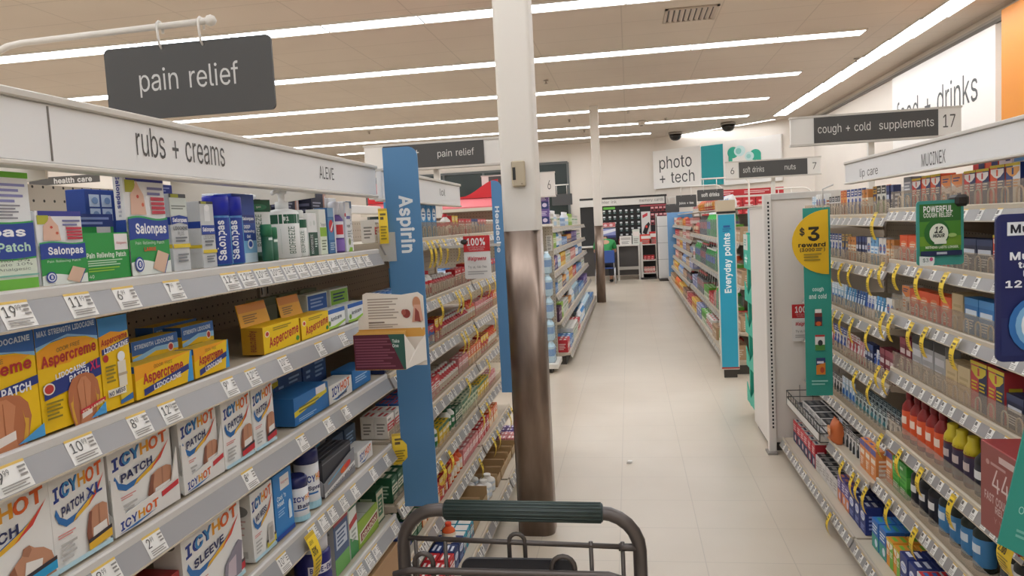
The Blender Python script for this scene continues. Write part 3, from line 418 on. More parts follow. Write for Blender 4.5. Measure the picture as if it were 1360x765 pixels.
_ARCH = None
def make_bay(s, y0, y1, xl, xb, ztop, shelves, label, kick=None, back=m_peg, lip=LIPG, edge=BEIGE, group=None, header=None, base_x=None, name='shelf_bay', slots=False, side=None):
    """shelves: dicts z, x (lip), h (strip height), tags [(y, number, width)], auto (tag pitch), fence"""
    global _ARCH
    root = empty(name, (s * xb, (y0 + y1) / 2, 0)); tag(root, label, 'store shelf', group)
    q = MB(); q.box(*sorted((s * xb, s * (xb + .025))), y0, y1, .1, ztop, back); under(q.build('back_panel'), root)
    for y in (y0, y1):
        q = MB(); yy0, yy1 = (y, y + .022) if y == y0 else (y - .022, y)
        q.box(*sorted((s * (xb - .012), s * (xb + .03))), yy0, yy1, 0, ztop + .01, '#c9c0b3')
        for k in range(int((ztop - .2) / .055)): q.box(*sorted((s * (xb - .0135), s * (xb - .0115))), yy0 + .007, yy0 + .014, .15 + k * .055, .175 + k * .055, '#2a2622')
        under(q.build('upright'), root)
    bx = base_x or xl
    q = MB(); q.box(*sorted((s * (bx + .05), s * xb)), y0, y1, 0, .085, '#3a342f'); under(q.build('kick_plate'), root)
    for d in shelves:
        z, x = d['z'], d.get('x', xl); h = d.get('h', .043); a, b_ = d.get('y', (y0, y1)); a += .003; b_ -= .003
        q = MB(); q.box(*sorted((s * (x + .012), s * (xb - .013))), a, b_, z - .022, z - .0005, d.get('col', edge), 0)
        q.box(*sorted((s * (x + .004), s * (x + .016))), a, b_, z - .012, z + .006, d.get('edge', edge), .003)
        for y in (a, b_ - .004):                         # slanting end brackets
            q.slab([(s * (x + .03), y, z - .022), (s * (xb - .013), y, z - .022), (s * (xb - .013), y, z - .10), (s * (xb - .06), y, z - .10)], (0, .004, 0), edge)
        sh = under(q.build('shelf'), root)
        q = MB(); t = .018
        q.slab([(s * (x + .006), a, z - .006), (s * (x + .012), a, z - .008), (s * (x + .012 - t), a, z - h - .002), (s * (x + .006 - t), a, z - h)], (0, b_ - a, 0), mat(d.get('lip', lip), .35))
        q.box(*sorted((s * (x + .004 - t), s * (x + .013 - t))), a, b_, z - h - .003, z - h, edge)
        st = q.build('ticket_strip', sh)
        tags = list(d.get('tags', []))
        if d.get('auto'):
            y = a + random.uniform(.02, .06)
            while y < b_ - .03:
                tags.append((y, None, .032)); y += d['auto'] * random.choice((.55, .8, 1, 1, 1.5))
        for (y, num, wd) in tags:
            o = price_tag(s, x + .0055, 0, 0, num, wd, h - .008, t * (h - .008) / (h - .006)); o.parent = sh; o.location = (s * (x + .0055), y, z - .0065)
        f = d.get('fence')
        if f:
            q = MB(); q.box(*sorted((s * (x + .016), s * (x + .019))), a, b_, z, z + f, CLEAR); fe = q.build('clear_fence', sh)
            if _ARCH is None:
                q = MB(); pth = [(0, -.018, 0)] + [(0, -.018 * math.cos(t_ * math.pi / 6), .03 + .018 * math.sin(t_ * math.pi / 6)) for t_ in range(7)] + [(0, .018, 0)]
                q.tube(pth, .0028, CLEAR2, 6); _ARCH = q.mesh('clear_pusher')
            y = a + .05
            while y < b_ - .03 and d.get('push', True):
                o = bpy.data.objects.new('clear_pusher', _ARCH); COL.objects.link(o); o.parent = sh; o.location = (s * (x + .024), y, z + .003); y += d.get('pitch', .085)
    if header:
        ya, yb = header.get('y', (y0, y1)); X = header.get('x', xl); z0, z1 = header.get('z', (1.62, 1.715))
        q = MB(); q.box(*sorted((s * X, s * (X + .02))), ya, yb, z0, z1, header.get('col', '#e6e5e4'), .002)
        q.box(*sorted((s * (X - .008), s * (X + .03))), ya, yb, z1, z1 + .012, '#d0cac1', .002); q.box(*sorted((s * (X - .006), s * (X + .03))), ya, yb, z0 - .008, z0, '#d5cfc6', .002)
        for y in header.get('seams', ()): q.box(*sorted((s * (X - .0012), s * (X - .0002))), y, y + .003, z0 + .004, z1 - .004, '#78726b')
        for wd, a, b_, c, d in header.get('words', ()):
            q.art(face_aisle(s, X, ya, yb, z0, z1, .0006), [('t', wd, a, c, b_, d, '#4c4a48')])
        under(q.build('header_panel'), root)
        q = MB(); q.box(*sorted((s * (xb - .03), s * (xb + .02))), ya, yb, ztop + .035, ztop + .075, '#e3ded6', .003); q.box(*sorted((s * (X + .03), s * (X + .05))), ya, yb, z0 + .0, z0 + .018, '#e3ded6'); under(q.build('top_rail'), root)
        for y in header.get('brk', ()):
            q = MB(); q.slab([(s * (X + .02), y, z0 + .02), (s * (X + .02), y, z0 - .02), (s * xb, y, ztop - .08), (s * xb, y, ztop + .05)], (0, .006, 0), '#d9d3c9'); under(q.build('header_bracket'), root)
    return root

def uv_words(s, X, ya, yb, z0, z1, items):
    """words placed by where they stand on the plane: (word, px left, py top, px right, py bottom)"""
    out = []
    for wd, xa, yt, xb_, ybm in items:
        A = at(xa, (yt + ybm) / 2, X=s * X); B = at(xb_, (yt + ybm) / 2, X=s * X)
        f = lambda y: (y - ya) / (yb - ya) if s < 0 else (yb - y) / (yb - ya)
        T = at((xa + xb_) / 2, yt, X=s * X).z; Bz = at((xa + xb_) / 2, ybm, X=s * X).z
        out.append((wd, f(A.y), f(B.y), (Bz - z0) / (z1 - z0), (T - z0) / (z1 - z0)))
    return out

def tag_list(s, X, lst):
    out = []
    for px, py, num, wd in lst: out.append((at(px, py, X=s * X).y, num, wd))
    return out
XL, XLB = .84, 1.29
T = lambda l: tag_list(-1, XL, l)
BX = .69
# bay with the rubs and creams
g1 = [dict(z=1.44, tags=T([(18, 405, '19', .055), (104, 396, '11', .055), (165, 384, '6', .055), (229, 376, '7', .05)]) + [(1.497 + .071 * i, n, .06) for i, n in enumerate(['12', '12', '10', '10', '14', '11', '14', '18', '9', '10', '9', '7', '8'])], h=.046, edge='#cfcbc6', lip='#9b9a9b'),
      dict(z=1.222, tags=T([(12, 632, '9', .06), (107, 590, '10', .06), (183, 558, '8', .052), (223, 540, '12', .052), (303, 510, '9', .05), (334, 496, '12', .05), (376, 480, '10', .05), (424, 460, '8', .05), (455, 447, '11', .05)]), h=.046, edge='#cfcbc6', lip='#9b9a9b'),
      dict(z=1.008, tags=T([(140, 757, '8', .055), (203, 718, '2', .05), (330, 633, '8', .05), (400, 585, '7', .05), (435, 562, '9', .05), (458, 545, '9', .05)]), h=.046, edge='#cfcbc6', lip='#9b9a9b'),
      dict(z=.762, tags=T([(375, 745, '10', .05), (415, 707, '9', .045), (428, 690, '7', .045), (440, 678, '8', .045), (455, 668, '10', .045), (470, 648, '9', .045), (494, 622, '8', .045), (512, 600, '5', .045)]), h=.046, edge='#cfcbc6', lip='#9b9a9b'),
      dict(z=.512, tags=T([(466, 765, '19', .05), (478, 750, '19', .05), (489, 736, '11', .05), (498, 724, '8', .05), (523, 700, '11', .05)]), h=.046, edge='#cfcbc6', lip='#9b9a9b'),
      dict(z=.30, auto=.12, x=.80), dict(z=.115, auto=.12, x=BX)]
H1 = dict(y=(.35, 2.50), seams=(1.022,), brk=(1.03, 2.02), z=(1.627, 1.715))
H1['words'] = uv_words(-1, XL, *H1['y'], *H1['z'], [('rubs + creams', 181, 178, 297, 214), ('ALEVE', 424, 222, 443, 238)])
make_bay(-1, .35, 2.50, XL, XLB, 1.645, g1, 'long shelf bay of rubs, creams and patches under the rubs + creams header', header=H1, base_x=BX)
# aspirin and headache bays, same run
def g2s(seed, last):
    random.seed(seed)
    return [dict(z=1.465, auto=.07, fence=.07), dict(z=1.21, auto=.07, fence=.06), dict(z=1.0, auto=.07, fence=.05, push=False), dict(z=.765, auto=.08, fence=.045, push=False), dict(z=.53, auto=.08, fence=.04, push=False), dict(z=.31, auto=.08, x=.83), dict(z=.125, auto=.1, x=BX, h=.05)]
H2 = dict(y=(2.56, 3.80), z=(1.617, 1.712)); H2['words'] = uv_words(-1, XL, *H2['y'], *H2['z'], [('lol', 584, 251, 591, 260)])
make_bay(-1, 2.52, 3.98, XL, XLB, 1.56, g2s(3, 0), 'shelf bay of red pain tablets between the two blue upright signs', header=H2, base_x=BX)
make_bay(-1, 4.0, 4.95, XL, XLB, 1.56, g2s(4, 1), 'shelf bay of tablets behind the brown and white column', base_x=BX)

# cough and cold run on the right
XRL, XRB = 1.03, 1.50
random.seed(5)
RN = [dict(z=1.487, auto=.11, fence=.07), dict(z=1.283, auto=.12, fence=.06), dict(z=1.079, auto=.13, fence=.07), dict(z=.842, auto=.09, fence=.07), dict(z=.575, auto=.075, fence=.06, push=False, x=1.01), dict(z=.375, auto=.075, x=.97, fence=.05, push=False), dict(z=.112, auto=.07, x=.88, edge='#b5aa9a')]
RF = [dict(z=1.465, auto=.1, fence=.065), dict(z=1.245, auto=.1, fence=.055), dict(z=.995, auto=.1, fence=.06), dict(z=.757, auto=.08, fence=.055), dict(z=.51, auto=.07, fence=.05, push=False), dict(z=.345, auto=.075, x=.95, y=(3.30, 3.95)), dict(z=.112, auto=.07, x=.88, edge='#b5aa9a')]
RNN = [dict(z=1.487, auto=.16), dict(z=1.29, auto=.13), dict(z=1.079, auto=.13), dict(z=.842, auto=.11), dict(z=.575, auto=.09, x=1.01), dict(z=.375, auto=.09, x=.97), dict(z=.112, auto=.07, x=.88)]
HR = dict(y=(2.14, 3.87), z=(1.622, 1.708)); HR['words'] = uv_words(1, XRL, *HR['y'], *HR['z'], [('lip care', 1142, 222, 1166, 236), ('MUCINEX', 1224, 201, 1256, 219)])
make_bay(1, .9, 2.12, XRL, XRB, 1.5, RNN, 'nearest shelf bay on right, beside the dark blue sign', base_x=.88, back=m_pegw, header=dict(y=(.9, 2.13), z=(1.622, 1.708)))
make_bay(1, 2.13, 3.28, XRL, XRB, 1.5, RN, 'shelf bay of cough and cold boxes with green sign on second shelf', base_x=.88, back=m_pegw, header=HR)
make_bay(1, 3.29, 4.80, XRL, XRB, 1.5, RF, 'far shelf bay of lip care tubes behind the teal reward sign', base_x=.88, back=m_pegw)

# white end fixture closing that run
o = empty('end_fixture', (1.35, 5.1, 0)); tag(o, 'tall white end fixture with black slotted post closing the cough shelves', 'store fixture')
q = MB(); q.box(.86, 2.0, 4.87, 4.895, .06, 1.615, mat('#e6ddd4', .45), .004); q.box(.86, 2.0, 4.855, 4.87, 1.575, 1.615, '#cdc8c2', .003); under(q.build('back_panel'), o)
q = MB(); q.box(.815, .86, 4.84, 4.90, 0.0, 1.61, mat('#e2dcd5', .4), .003)
for k in range(60): q.box(.836, .846, 4.8385, 4.841, .16 + k * .0236, .173 + k * .0236, '#191715')
under(q.build('slotted_post'), o)
q = MB(); q.box(.83, .845, 4.90, 5.50, .03, 1.53, mat('#e0dad3', .45), .003); q.box(.825, .85, 4.90, 5.50, 1.525, 1.54, '#c4bfb8'); under(q.build('side_panel'), o)
q = MB(); q.box(.845, 1.9, 4.9, 5.45, 0, .06, '#5a544e'); under(q.build('kick_plate'), o)
q = MB(); q.box(.80, .86, 4.80, 4.9, 0, .012, '#8b857e'); under(q.build('foot'), o)

# gondolas further down the aisle
random.seed(8)
FR = [dict(z=z, auto=.2, lip='#a39c93', h=.05, x=x) for z, x in ((1.33, 1.02), (1.10, 1.02), (.87, 1.02), (.62, 1.0), (.38, .96), (.115, .88))]
FRN = [dict(z=z, auto=.12, lip='#a39c93', h=.05, x=x) for z, x in ((1.235, 1.0), (.82, 1.0), (.385, .98), (.115, .88))]
bays = [7.3, 9.2, 11.1, 13.0, 14.9, 16.8, 18.4]
for i in range(6):
    make_bay(1, bays[i], bays[i + 1] - .01, 1.02, 1.5, 1.5, [dict(d) for d in (FRN if i < 3 else FR)], ['nearest', 'second', 'third', 'fourth', 'fifth', 'farthest'][i] + ' shelf bay of the soft drinks run counted from the camera', base_x=.88, group='soft drinks run')
FL = [dict(z=z, auto=.22, lip='#a39c93', h=.05, x=x) for z, x in ((1.46, .82), (1.22, .82), (.98, .80), (.74, .78), (.45, .74), (.12, .66))]
bl = [8.0, 9.6, 11.2, 12.8, 14.3]
for i in range(4):
    make_bay(-1, bl[i], bl[i + 1] - .01, .82, 1.25, 1.55, [dict(d) for d in FL], ['nearest', 'second', 'third', 'farthest'][i] + ' shelf bay of the left run beyond the water packs', base_x=.66, group='left far run')
# ------------------------------------------------------------------ signs on and over the shelves
def rounded(w, h, r, corners=(1, 1, 1, 1)):
    """outline anticlockwise from lower left; corners: lower left, lower right, upper right, upper left"""
    pts = []
    for (cx, cy, a0), on in zip(((r, r, 180), (w - r, r, 270), (w - r, h - r, 0), (r, h - r, 90)), corners):
        if on: pts += [(cx + r * math.cos(math.radians(a0 + 15 * k)), cy + r * math.sin(math.radians(a0 + 15 * k))) for k in range(7)]
        else: pts.append((0 if a0 in (180, 90) else w, 0 if a0 in (180, 270) else h))
    return pts
def board(name, quad, Y, thick, col, art=None, r=0.0, corners=(1, 1, 1, 1), lean=0.0, k=.0006, rough=.45):
    """an upright board facing back up the aisle, given by its corners in the photo TL TR BR BL and its distance"""
    P = [at(x, y, Y=Y) for x, y in quad]
    x0 = (P[0].x + P[3].x) / 2; x1 = (P[1].x + P[2].x) / 2; z1 = (P[0].z + P[1].z) / 2; z0 = (P[2].z + P[3].z) / 2
    return board_at(name, x0, x1, z0, z1, Y, thick, col, art, r, corners, k, rough)
def board_at(name, x0, x1, z0, z1, Y, thick, col, art=None, r=0.0, corners=(1, 1, 1, 1), k=.0006, rough=.45):
    w_, h_ = x1 - x0, z1 - z0
    q = MB(); pts = rounded(w_, h_, r, corners) if r else [(0, 0), (w_, 0), (w_, h_), (0, h_)]
    q.slab([(a - w_ / 2, 0, b) for a, b in pts], (0, thick, 0), mat(col, rough))
    if art: q.art(lambda u, v, L: (-w_ / 2 + u * w_, -k * L, v * h_), art)
    o = q.build(name); o.location = ((x0 + x1) / 2, Y, z0); return o
DK = '#454443'; SG = '#d9d7d3'
# the big grey sign on its rod
o = board('hanging_sign', [(136, 65), (358, 46), (367, 146), (147, 161)], 1.6, .006, DK, [('t', 'pain relief', .205, .30, .80, .69, '#c9c7c4')], r=.012)
tag(o, 'dark grey hanging sign reading pain relief on the white rod', 'hanging sign'); big = o
bz = big.location.z + .162; rod_z = at(160, 41, Y=1.6).z
rl = at(0, 76, Y=1.6); rr = at(280, 30, Y=1.6)
for px in (214, 269):
    x = at(px, 60, Y=1.6).x; q = MB(); zc = rod_z
    pth = [(x - big.location.x, .003, bz - .012 - big.location.z), (x - big.location.x, -.008, bz - big.location.z)] + [(x - big.location.x, -.011 * math.cos(t * math.pi / 5), zc - big.location.z + .012 * math.sin(t * math.pi / 5)) for t in range(6)] + [(x - big.location.x, .011, zc - .012 - big.location.z)]
    q.tube(pth, .0028, '#e4dfd8', 6); q.build('hook', big)
o = empty('sign_rod', (-1.32, 1.6, 1.55)); q = MB()
pth = [(-1.50, 1.6, 1.58), (-1.50, 1.6, 1.80), (-1.485, 1.6, 1.88)] + [(-1.36 - .125 * math.cos(t * math.pi / 10), 1.6, rod_z - .10 + .095 * math.sin(t * math.pi / 10)) for t in range(1, 6)] + [(rr.x, 1.6, rod_z + .003)]
q.tube(pth, .0075, '#e2dcd3', 10); under(q.build('rod'), o)
q = MB(); q.lathe([(0, -.013), (.009, -.009), (.013, 0), (.009, .009), (0, .013)], '#ded8cf', (rr.x, 1.6, rod_z + .003), 12); under(q.build('end_ball'), o)
q = MB(); q.box(-1.51, -1.318, 1.585, 1.615, 1.53, 1.58, '#d3cdc3', .003); under(q.build('clamp'), o)
tag(o, 'bent white rod holding the grey pain relief sign', 'sign rod')

def aisle_sign(quad, Y, panel, words, lab, post=None, nums=()):
    P = [at(x, y, Y=Y) for x, y in quad]
    x0 = (P[0].x + P[3].x) / 2; x1 = (P[1].x + P[2].x) / 2; z1 = (P[0].z + P[1].z) / 2; z0 = (P[2].z + P[3].z) / 2
    o = empty('aisle_sign', ((x0 + x1) / 2, Y, z0)); tag(o, lab, 'aisle sign'); W_, H_ = x1 - x0, z1 - z0
    q = MB(); q.box(x0, x1, Y, Y + .03, z0, z1, '#e6e2dc', .003)
    for zz in (z0, z1 - .012): q.box(x0 - .004, x1 + .004, Y - .006, Y + .036, zz, zz + .012, '#cfc9c1')
    q.art(lambda u, v, L: (x0 + u * W_, Y - .0007 * L, z0 + v * H_), [('t', n, a, b, c, d, '#55524f') for n, a, b, c, d in nums]); under(q.build('white_frame'), o)
    if panel:
        a, b_ = panel; q = MB(); X0, X1 = x0 + a * W_, x0 + b_ * W_; q.box(X0, X1, Y - .008, Y - .002, z0 + .013, z1 - .013, mat('#4a4948', .5))
        q.art(lambda u, v, L: (X0 + u * (X1 - X0), Y - .008 - .0007 * L, z0 + .013 + v * (H_ - .026)), [('t', n, *r_, '#d5d3cf', .008) for n, r_ in words]); under(q.build('dark_panel'), o)
    if post:
        q = MB()
        for x in post[0]: q.box(x - .018, x + .018, Y + .036, Y + .07, post[1], z1 - .02, '#dcd6cd', .003); 
        under(q.build('post'), o)
    return o
Y5 = 4.5; px5 = at(578, 240, Y=Y5).x
aisle_sign([(484, 194), (667, 181), (667, 221), (484, 228)], Y5, (.143, .872), [('s +', (.235, .5, .36, .78)), ('es', (.245, .10, .335, .36)), ('pain relief', (.545, .32, .905, .70))], 'white framed aisle sign reading pain relief behind the tall blue sign', post=((px5,), 1.57))
aisle_sign([(1050, 155), (1277, 141), (1277, 180), (1050, 196)], 4.95, (.14, .865), [('cough + cold', (.03, .28, .46, .70)), ('supplements', (.53, .28, .965, .70))], 'aisle sign reading cough + cold, supplements and 17', post=((at(1160, 190, Y=4.95).x,), 1.60), nums=[('17', .895, .32, .965, .74)])
aisle_sign([(964, 214), (1090, 208), (1090, 230), (964, 241)], 7.3, (.14, .86), [('soft drinks', (.06, .3, .37, .68)), ('nuts', (.67, .34, .83, .66))], 'aisle sign reading soft drinks and nuts between 6 and 7', post=((at(1028, 240, Y=7.3).x,), 1.5), nums=[('6', .05, .3, .09, .66), ('7', .915, .32, .955, .68)])
aisle_sign([(640, 232), (737, 229), (737, 262), (640, 266)], 7.6, (.1, .76), [], 'white aisle sign numbered 6 showing past the column', post=((-1.28,), 1.5), nums=[('6', .90, .30, .945, .66)])

# dark flag signs on bent rods
def flag(quad, Y, words, lab, post=None, rod=''):
    P = [at(x, y, Y=Y) for x, y in quad]
    o = board('hanging_sign', quad, Y, .006, '#4a4948', [('t', n, *r_, '#d3d1cd', .01) for n, r_ in words], r=.01); tag(o, lab, 'hanging sign')
    if post is not None:
        L = o.location; zt = P[0].z; q = MB(); d = 1 if post > L.x else -1
        a = abs(P[1].x - P[0].x) / 2
        pth = [(post, Y + .01, 1.5), (post, Y + .01, zt + .0)] + [(post - d * (.1 - .1 * math.cos(t * math.pi / 10)), Y + .01, zt + .04 + .08 * math.sin(t * math.pi / 10)) for t in range(6)] + [(L.x - d * a * .7, Y + .01, zt + .12)]
        r = empty('sign_rod', (post, Y + .01, 1.5)); q.tube(pth, .009, '#e0dad1', 8); under(q.build('rod'), r); tag(r, 'thin bent white rod of the ' + rod, 'sign rod')
        for s in (-.5, .5):
            h = MB(); h.tube([(s * a, .003, P[0].z - L.z - .01), (s * a, .01, P[0].z - L.z + .12)], .004, '#e0dad1', 6); h.build('hook', o)
flag([(926, 253), (961, 250), (961, 265), (926, 268)], 8.6, [('soft drinks', (.16, .36, .84, .72))], 'small dark flag sign reading soft drinks above the bottles', 1.3, 'soft drinks flag sign')
flag([(898, 260), (925, 258), (925, 274), (898, 276)], 11.0, [('juice + tea', (.15, .2, .85, .45))], 'small dark flag sign reading juice + tea', 1.3, 'juice + tea flag sign')
flag([(884, 272), (902, 270), (902, 281), (884, 283)], 13.5, [], 'small dark flag sign farthest down the drinks run', 1.3, 'farthest small flag sign')
flag([(1026, 266), (1060, 264), (1060, 279), (1026, 281)], 8.6, [('nuts', (.38, .34, .72, .66))], 'small dark flag sign reading nuts behind the white end fixture', 1.95, 'nuts flag sign')
flag([(733, 258), (760, 257), (760, 272), (733, 273)], 10.5, [], 'small dark flag sign above the left far run', -1.25, 'flag sign over the left far run')
o = board('hanging_sign', [(38, 232), (132, 236), (132, 246), (38, 243)], 3.3, .006, '#55524f', [('t', 'health care', .36, .1, .9, .8, '#d3d1cd', .01)]); tag(o, 'dark strip sign reading health care seen under the header', 'hanging sign')
L = o.location; q = MB(); q.tube([(L.x - .1, L.y + .012, 0.0), (L.x - .1, L.y + .012, L.z + .02)], .012, '#d8d2c8', 8); r = q.build('sign_post'); tag(r, 'slim white post carrying the health care strip sign', 'post')

# tall blue upright signs
BLU = '#5688b6'
def blade(x0, x1, z0, z1, Y, word, t0, t1, lab, clipz, u0=.29, u1=.80):
    o = board_at('shelf_sign', x0, x1, z0, z1, Y, .004, BLU, [('t', word, u0, t0, u1, t1, '#e9edf0', .012, 'down')], r=.035, corners=(0, 0, 1, 0)); tag(o, lab, 'shelf sign')
    L = o.location; q = MB(); q.box(min(x0 - .035, -.836) - L.x, x0 + .028 - L.x, -.006, .008, clipz - L.z, clipz + (.10 if word == 'Aspirin' else .012) - L.z, CLIPP); q.build('clear_clip', o)
    return o
blade(-.822, -.700, .53, 1.787, 2.53, 'Aspirin', .713, .870, 'tall light blue upright sign reading Aspirin', 1.40)
_a = at(649, 240, Y=3.30); _b = at(681, 521, Y=3.30)
blade(_a.x + .009, _b.x - .003, _b.z, _a.z, 3.30, 'Headache', .665, .880, 'tall light blue upright sign reading Headache beside the column', 1.415, .26, .68)

def guarantee(quad, Y, lab, clip=True):
    o = board('guarantee_card', quad, Y, .003, '#e4dfda', [('r', 0, .63, 1, 1, '#c8262b'), ('t', '100%', .13, .77, .82, .95, '#f3ecea', .02), ('t', 'SATISFACTION', .16, .71, .8, .75, '#eac3c3'), ('t', 'GUARANTEED', .2, .66, .76, .70, '#eac3c3'),
        ('t', 'Walgreens', .14, .40, .84, .52, '#c44a52', .01, 0.0, .35), ('t', 'Try us, risk-free', .14, .23, .84, .31, '#5a5552'), ('l', .12, .1, .86, .18, 2, '#b3adaa')], r=.008); tag(o, lab, 'card sign')
    return o
g = guarantee([(615, 314), (650, 312), (653, 369), (618, 371)], 3.2, 'red and white 100% guarantee card clipped beside the Headache sign')
q = MB(); q.lathe([(.0, -.012), (.012, -.008), (.016, 0), (.012, .008), (0, .012)], '#1b1918', (-.055, .0, .16), 12); q.build('black_clip', g); q = MB(); q.box(-.21, -.05, .002, .005, .158, .162, CLIPP); q.build('clear_arm', g)
guarantee([(1051, 404), (1083, 404), (1085, 453), (1053, 453)], 4.84, 'red and white 100% guarantee card on the white end panel')

# teal reward sign
Yt = 4.0; TL = at(1064, 276, Y=Yt); TR = at(1100, 275, Y=Yt); BR = at(1108.5, 525, Y=Yt); BLp = at(1073, 525, Y=Yt)
x0 = (TL.x + BLp.x) / 2; x1 = (TR.x + BR.x) / 2; z0 = BR.z; z1 = TR.z; W_ = x1 - x0; H_ = z1 - z0
o = board_at('reward_sign', x0, x1, z0, z1, Yt, .004, '#2f9384', [
    ('t', 'cough', .30, .555, .72, .582, '#cfe6e1', .01), ('t', 'and cold', .17, .52, .82, .546, '#cfe6e1', .01),
    ('r', .36, .375, .64, .445, '#6f2f2b'), ('r', .38, .445, .62, .465, '#e8e4de'), ('r', .36, .40, .64, .425, '#2d2f45'), ('e', .5, .388, .1, .012, '#d0622f'),
    ('r', .36, .245, .72, .325, '#e6e6e2'), ('r', .36, .245, .72, .275, '#4c8a3e'), ('r', .36, .318, .72, .328, '#b53a3a'), ('e', .55, .285, .09, .016, '#262a2c'),
    ('r', .38, .115, .72, .205, '#d7822c'), ('p', [(.38, .165), (.72, .18), (.72, .205), (.38, .205)], '#2d3b6e'), ('l', .41, .175, .66, .187, 1, '#d8d8e6'), ('e', .6, .14, .08, .016, '#b5482a'), ('l', .2, .06, .8, .085, 2, '#8cc5bb')])
tag(o, 'tall teal hanging sign with yellow circle reading $3 reward', 'hanging sign')
cx_ = at(1100, 325, Y=Yt).x - (x0 + x1) / 2; cz = at(1078, 322, Y=Yt).z - z0; rad = at(1100, 322, Y=Yt).x - at(1051, 322, Y=Yt).x; radz = rad * .92
q = MB(); pts = [(cx_ + .002 - rad * math.cos(math.radians(t)), 0, cz + radz * math.sin(math.radians(t))) for t in range(-90, 91, 10)]
pts = [(cx_, 0, cz - radz)] + pts[1:-1] + [(cx_, 0, cz + radz)]
q.slab([(a, -.006, c) for a, _, c in pts], (0, .004, 0), mat('#e0b41e', .45))
fn = lambda u, v, L: (cx_ - rad + u * rad, -.006 - .0006 * L, cz - radz + v * 2 * radz)
q.art(fn, [('t', '$', .22, .60, .36, .74, '#2b2517', .02), ('t', '3', .44, .52, .76, .74, '#2b2517', .02), ('t', 'reward', .18, .43, .92, .50, '#2b2517', .02), ('t', '(3000', .22, .355, .62, .42, '#3a3322', .01), ('l', .65, .37, .83, .41, 2, '#5c5230'), ('t', ')', .86, .355, .9, .42, '#3a3322'), ('l', .32, .22, .8, .33, 3, '#9a8326')])
q.build('yellow_circle', o)
q = MB(); q.tube([(W_ * .25, .002, H_ - .004), (W_ * .25, .002, H_ + .09), (W_ * .25 + .05, .002, H_ + .11)], .004, '#c9c5bf', 6); q.build('clear_hook', o)

# green sign on the second shelf
Yg = 2.38; o = board('shelf_sign', [(1217, 268), (1279, 264), (1281, 350), (1218, 354)], Yg, .006, '#3f9488', [
    ('r', .06, .15, .94, .95, '#4b8a2c'), ('r', .06, .68, .94, .95, '#2f6b2a'), ('r', .06, .30, .94, .45, '#6f9a2c'), ('t', 'POWERFUL', .14, .82, .76, .92, '#eef1ea', .03), ('t', 'COUGH RELIEF.', .14, .74, .76, .815, '#dfe6d6', .03),
    ('e', .42, .50, .27, .21, '#2a6a2b'), ('e', .46, .49, .2, .155, '#e6ead8'), ('r', .36, .33, .62, .38, '#e6ead8'), ('t', '12', .36, .50, .55, .60, '#20251f', .02, 0.0, .25), ('t', 'HOUR', .33, .43, .58, .49, '#20251f', .02, 0.0, .25), ('e', .74, .46, .09, .03, '#9fc06d'),
    ('t', 'NOTHING LASTS LONGER.', .17, .26, .87, .30, '#e2ead0', .02), ('r', .06, .15, .94, .225, '#1f2a4f'), ('r', .4, .17, .62, .205, '#b9bec9'), ('p', [(.03, .0), (.32, .0), (.35, .05), (.35, .13), (.03, .15)], '#e4e9e4'), ('t', '$3', .1, .05, .22, .12, '#33635a'), ('e', .28, .1, .035, .03, '#c2447c')], r=.01)
tag(o, 'green framed shelf sign reading powerful cough relief', 'shelf sign')
L = o.location; hw = (at(1279, 300, Y=Yg).x - at(1217, 300, Y=Yg).x) / 2
q = MB(); q.box(hw - .024, hw + .014, -.010, .05, .168, .202, '#1f1b18', .008); q.build('black_clip', o)
# dark blue sign at the right edge
Yb = 1.78; x0 = at(1323, 380, Y=Yb).x; z1 = at(1326, 285, Y=Yb).z; z0 = at(1321, 481, Y=Yb).z
o = board_at('shelf_sign', x0, x0 + .162, z0, z1, Yb, .008, '#1b2358', [('r', .06, .04, .94, .95, '#16205a'), ('r', .06, .04, .94, .30, '#1f2a60'), ('r', .13, .855, .87, .945, '#dfe3e6'), ('t', 'Mucinex', .17, .87, .83, .93, '#191c2c', .01), ('t', 'Mucinex', .16, .69, .84, .745, '#e6e8ee', .02), ('t', 'tablets', .26, .635, .74, .68, '#e6e8ee', .02), ('t', 'last', .32, .575, .62, .62, '#e6e8ee', .02), ('t', '12 hours', .10, .505, .86, .555, '#e6e8ee', .02),
    ('e', .50, .25, .36, .195, '#2f6fb0'), ('e', .52, .25, .30, .165, '#7fb2d8'), ('e', .54, .25, .25, .14, '#e4ebef'), ('t', '12', .42, .26, .66, .335, '#15182a', .03, 0.0, .2), ('t', 'HOUR', .36, .175, .72, .235, '#15182a', .03, 0.0, .2)], r=.014)
tag(o, 'dark blue framed shelf sign reading 12 hour at the near bay', 'shelf sign')
q = MB(); q.box(.05, .1, .008, .05, .2, .24, '#1b1a1c'); q.build('clip', o)
# red 44 box clipped out in front of the shelf
q = MB(); wb, db, hb = .19, .115, .225
q.box(-wb / 2, wb / 2, 0, db, 0, hb, '#8e2a2a', .002)
q.art(face_front(wb, hb), [('r', .01, .01, .99, .99, '#8f4a44'), ('t', '44', .33, .50, .78, .76, '#d9c3bd', .0), ('t', 'FAST COUGH', .12, .36, .82, .46, '#c9a9a3', .02), ('t', 'RELIEF', .42, .27, .84, .35, '#c9a9a3', .02), ('r', .52, .86, .95, .93, '#cdb2ac'), ('l', .3, .79, .7, .82, 1, '#b98f89'), ('e', .22, .80, .05, .03, '#b98f89'), ('t', 'Y Y', .40, .16, .62, .22, '#b3837d')])
q.art(face_end(wb, hb, db, 1), [('r', 0, 0, 1, 1, '#7c1f22')])
o = q.build('display_carton'); put_at(o, (.862, 1.955, .675), -math.pi / 2); tag(o, 'red display carton reading 44 clipped in front of right shelves', 'carton')
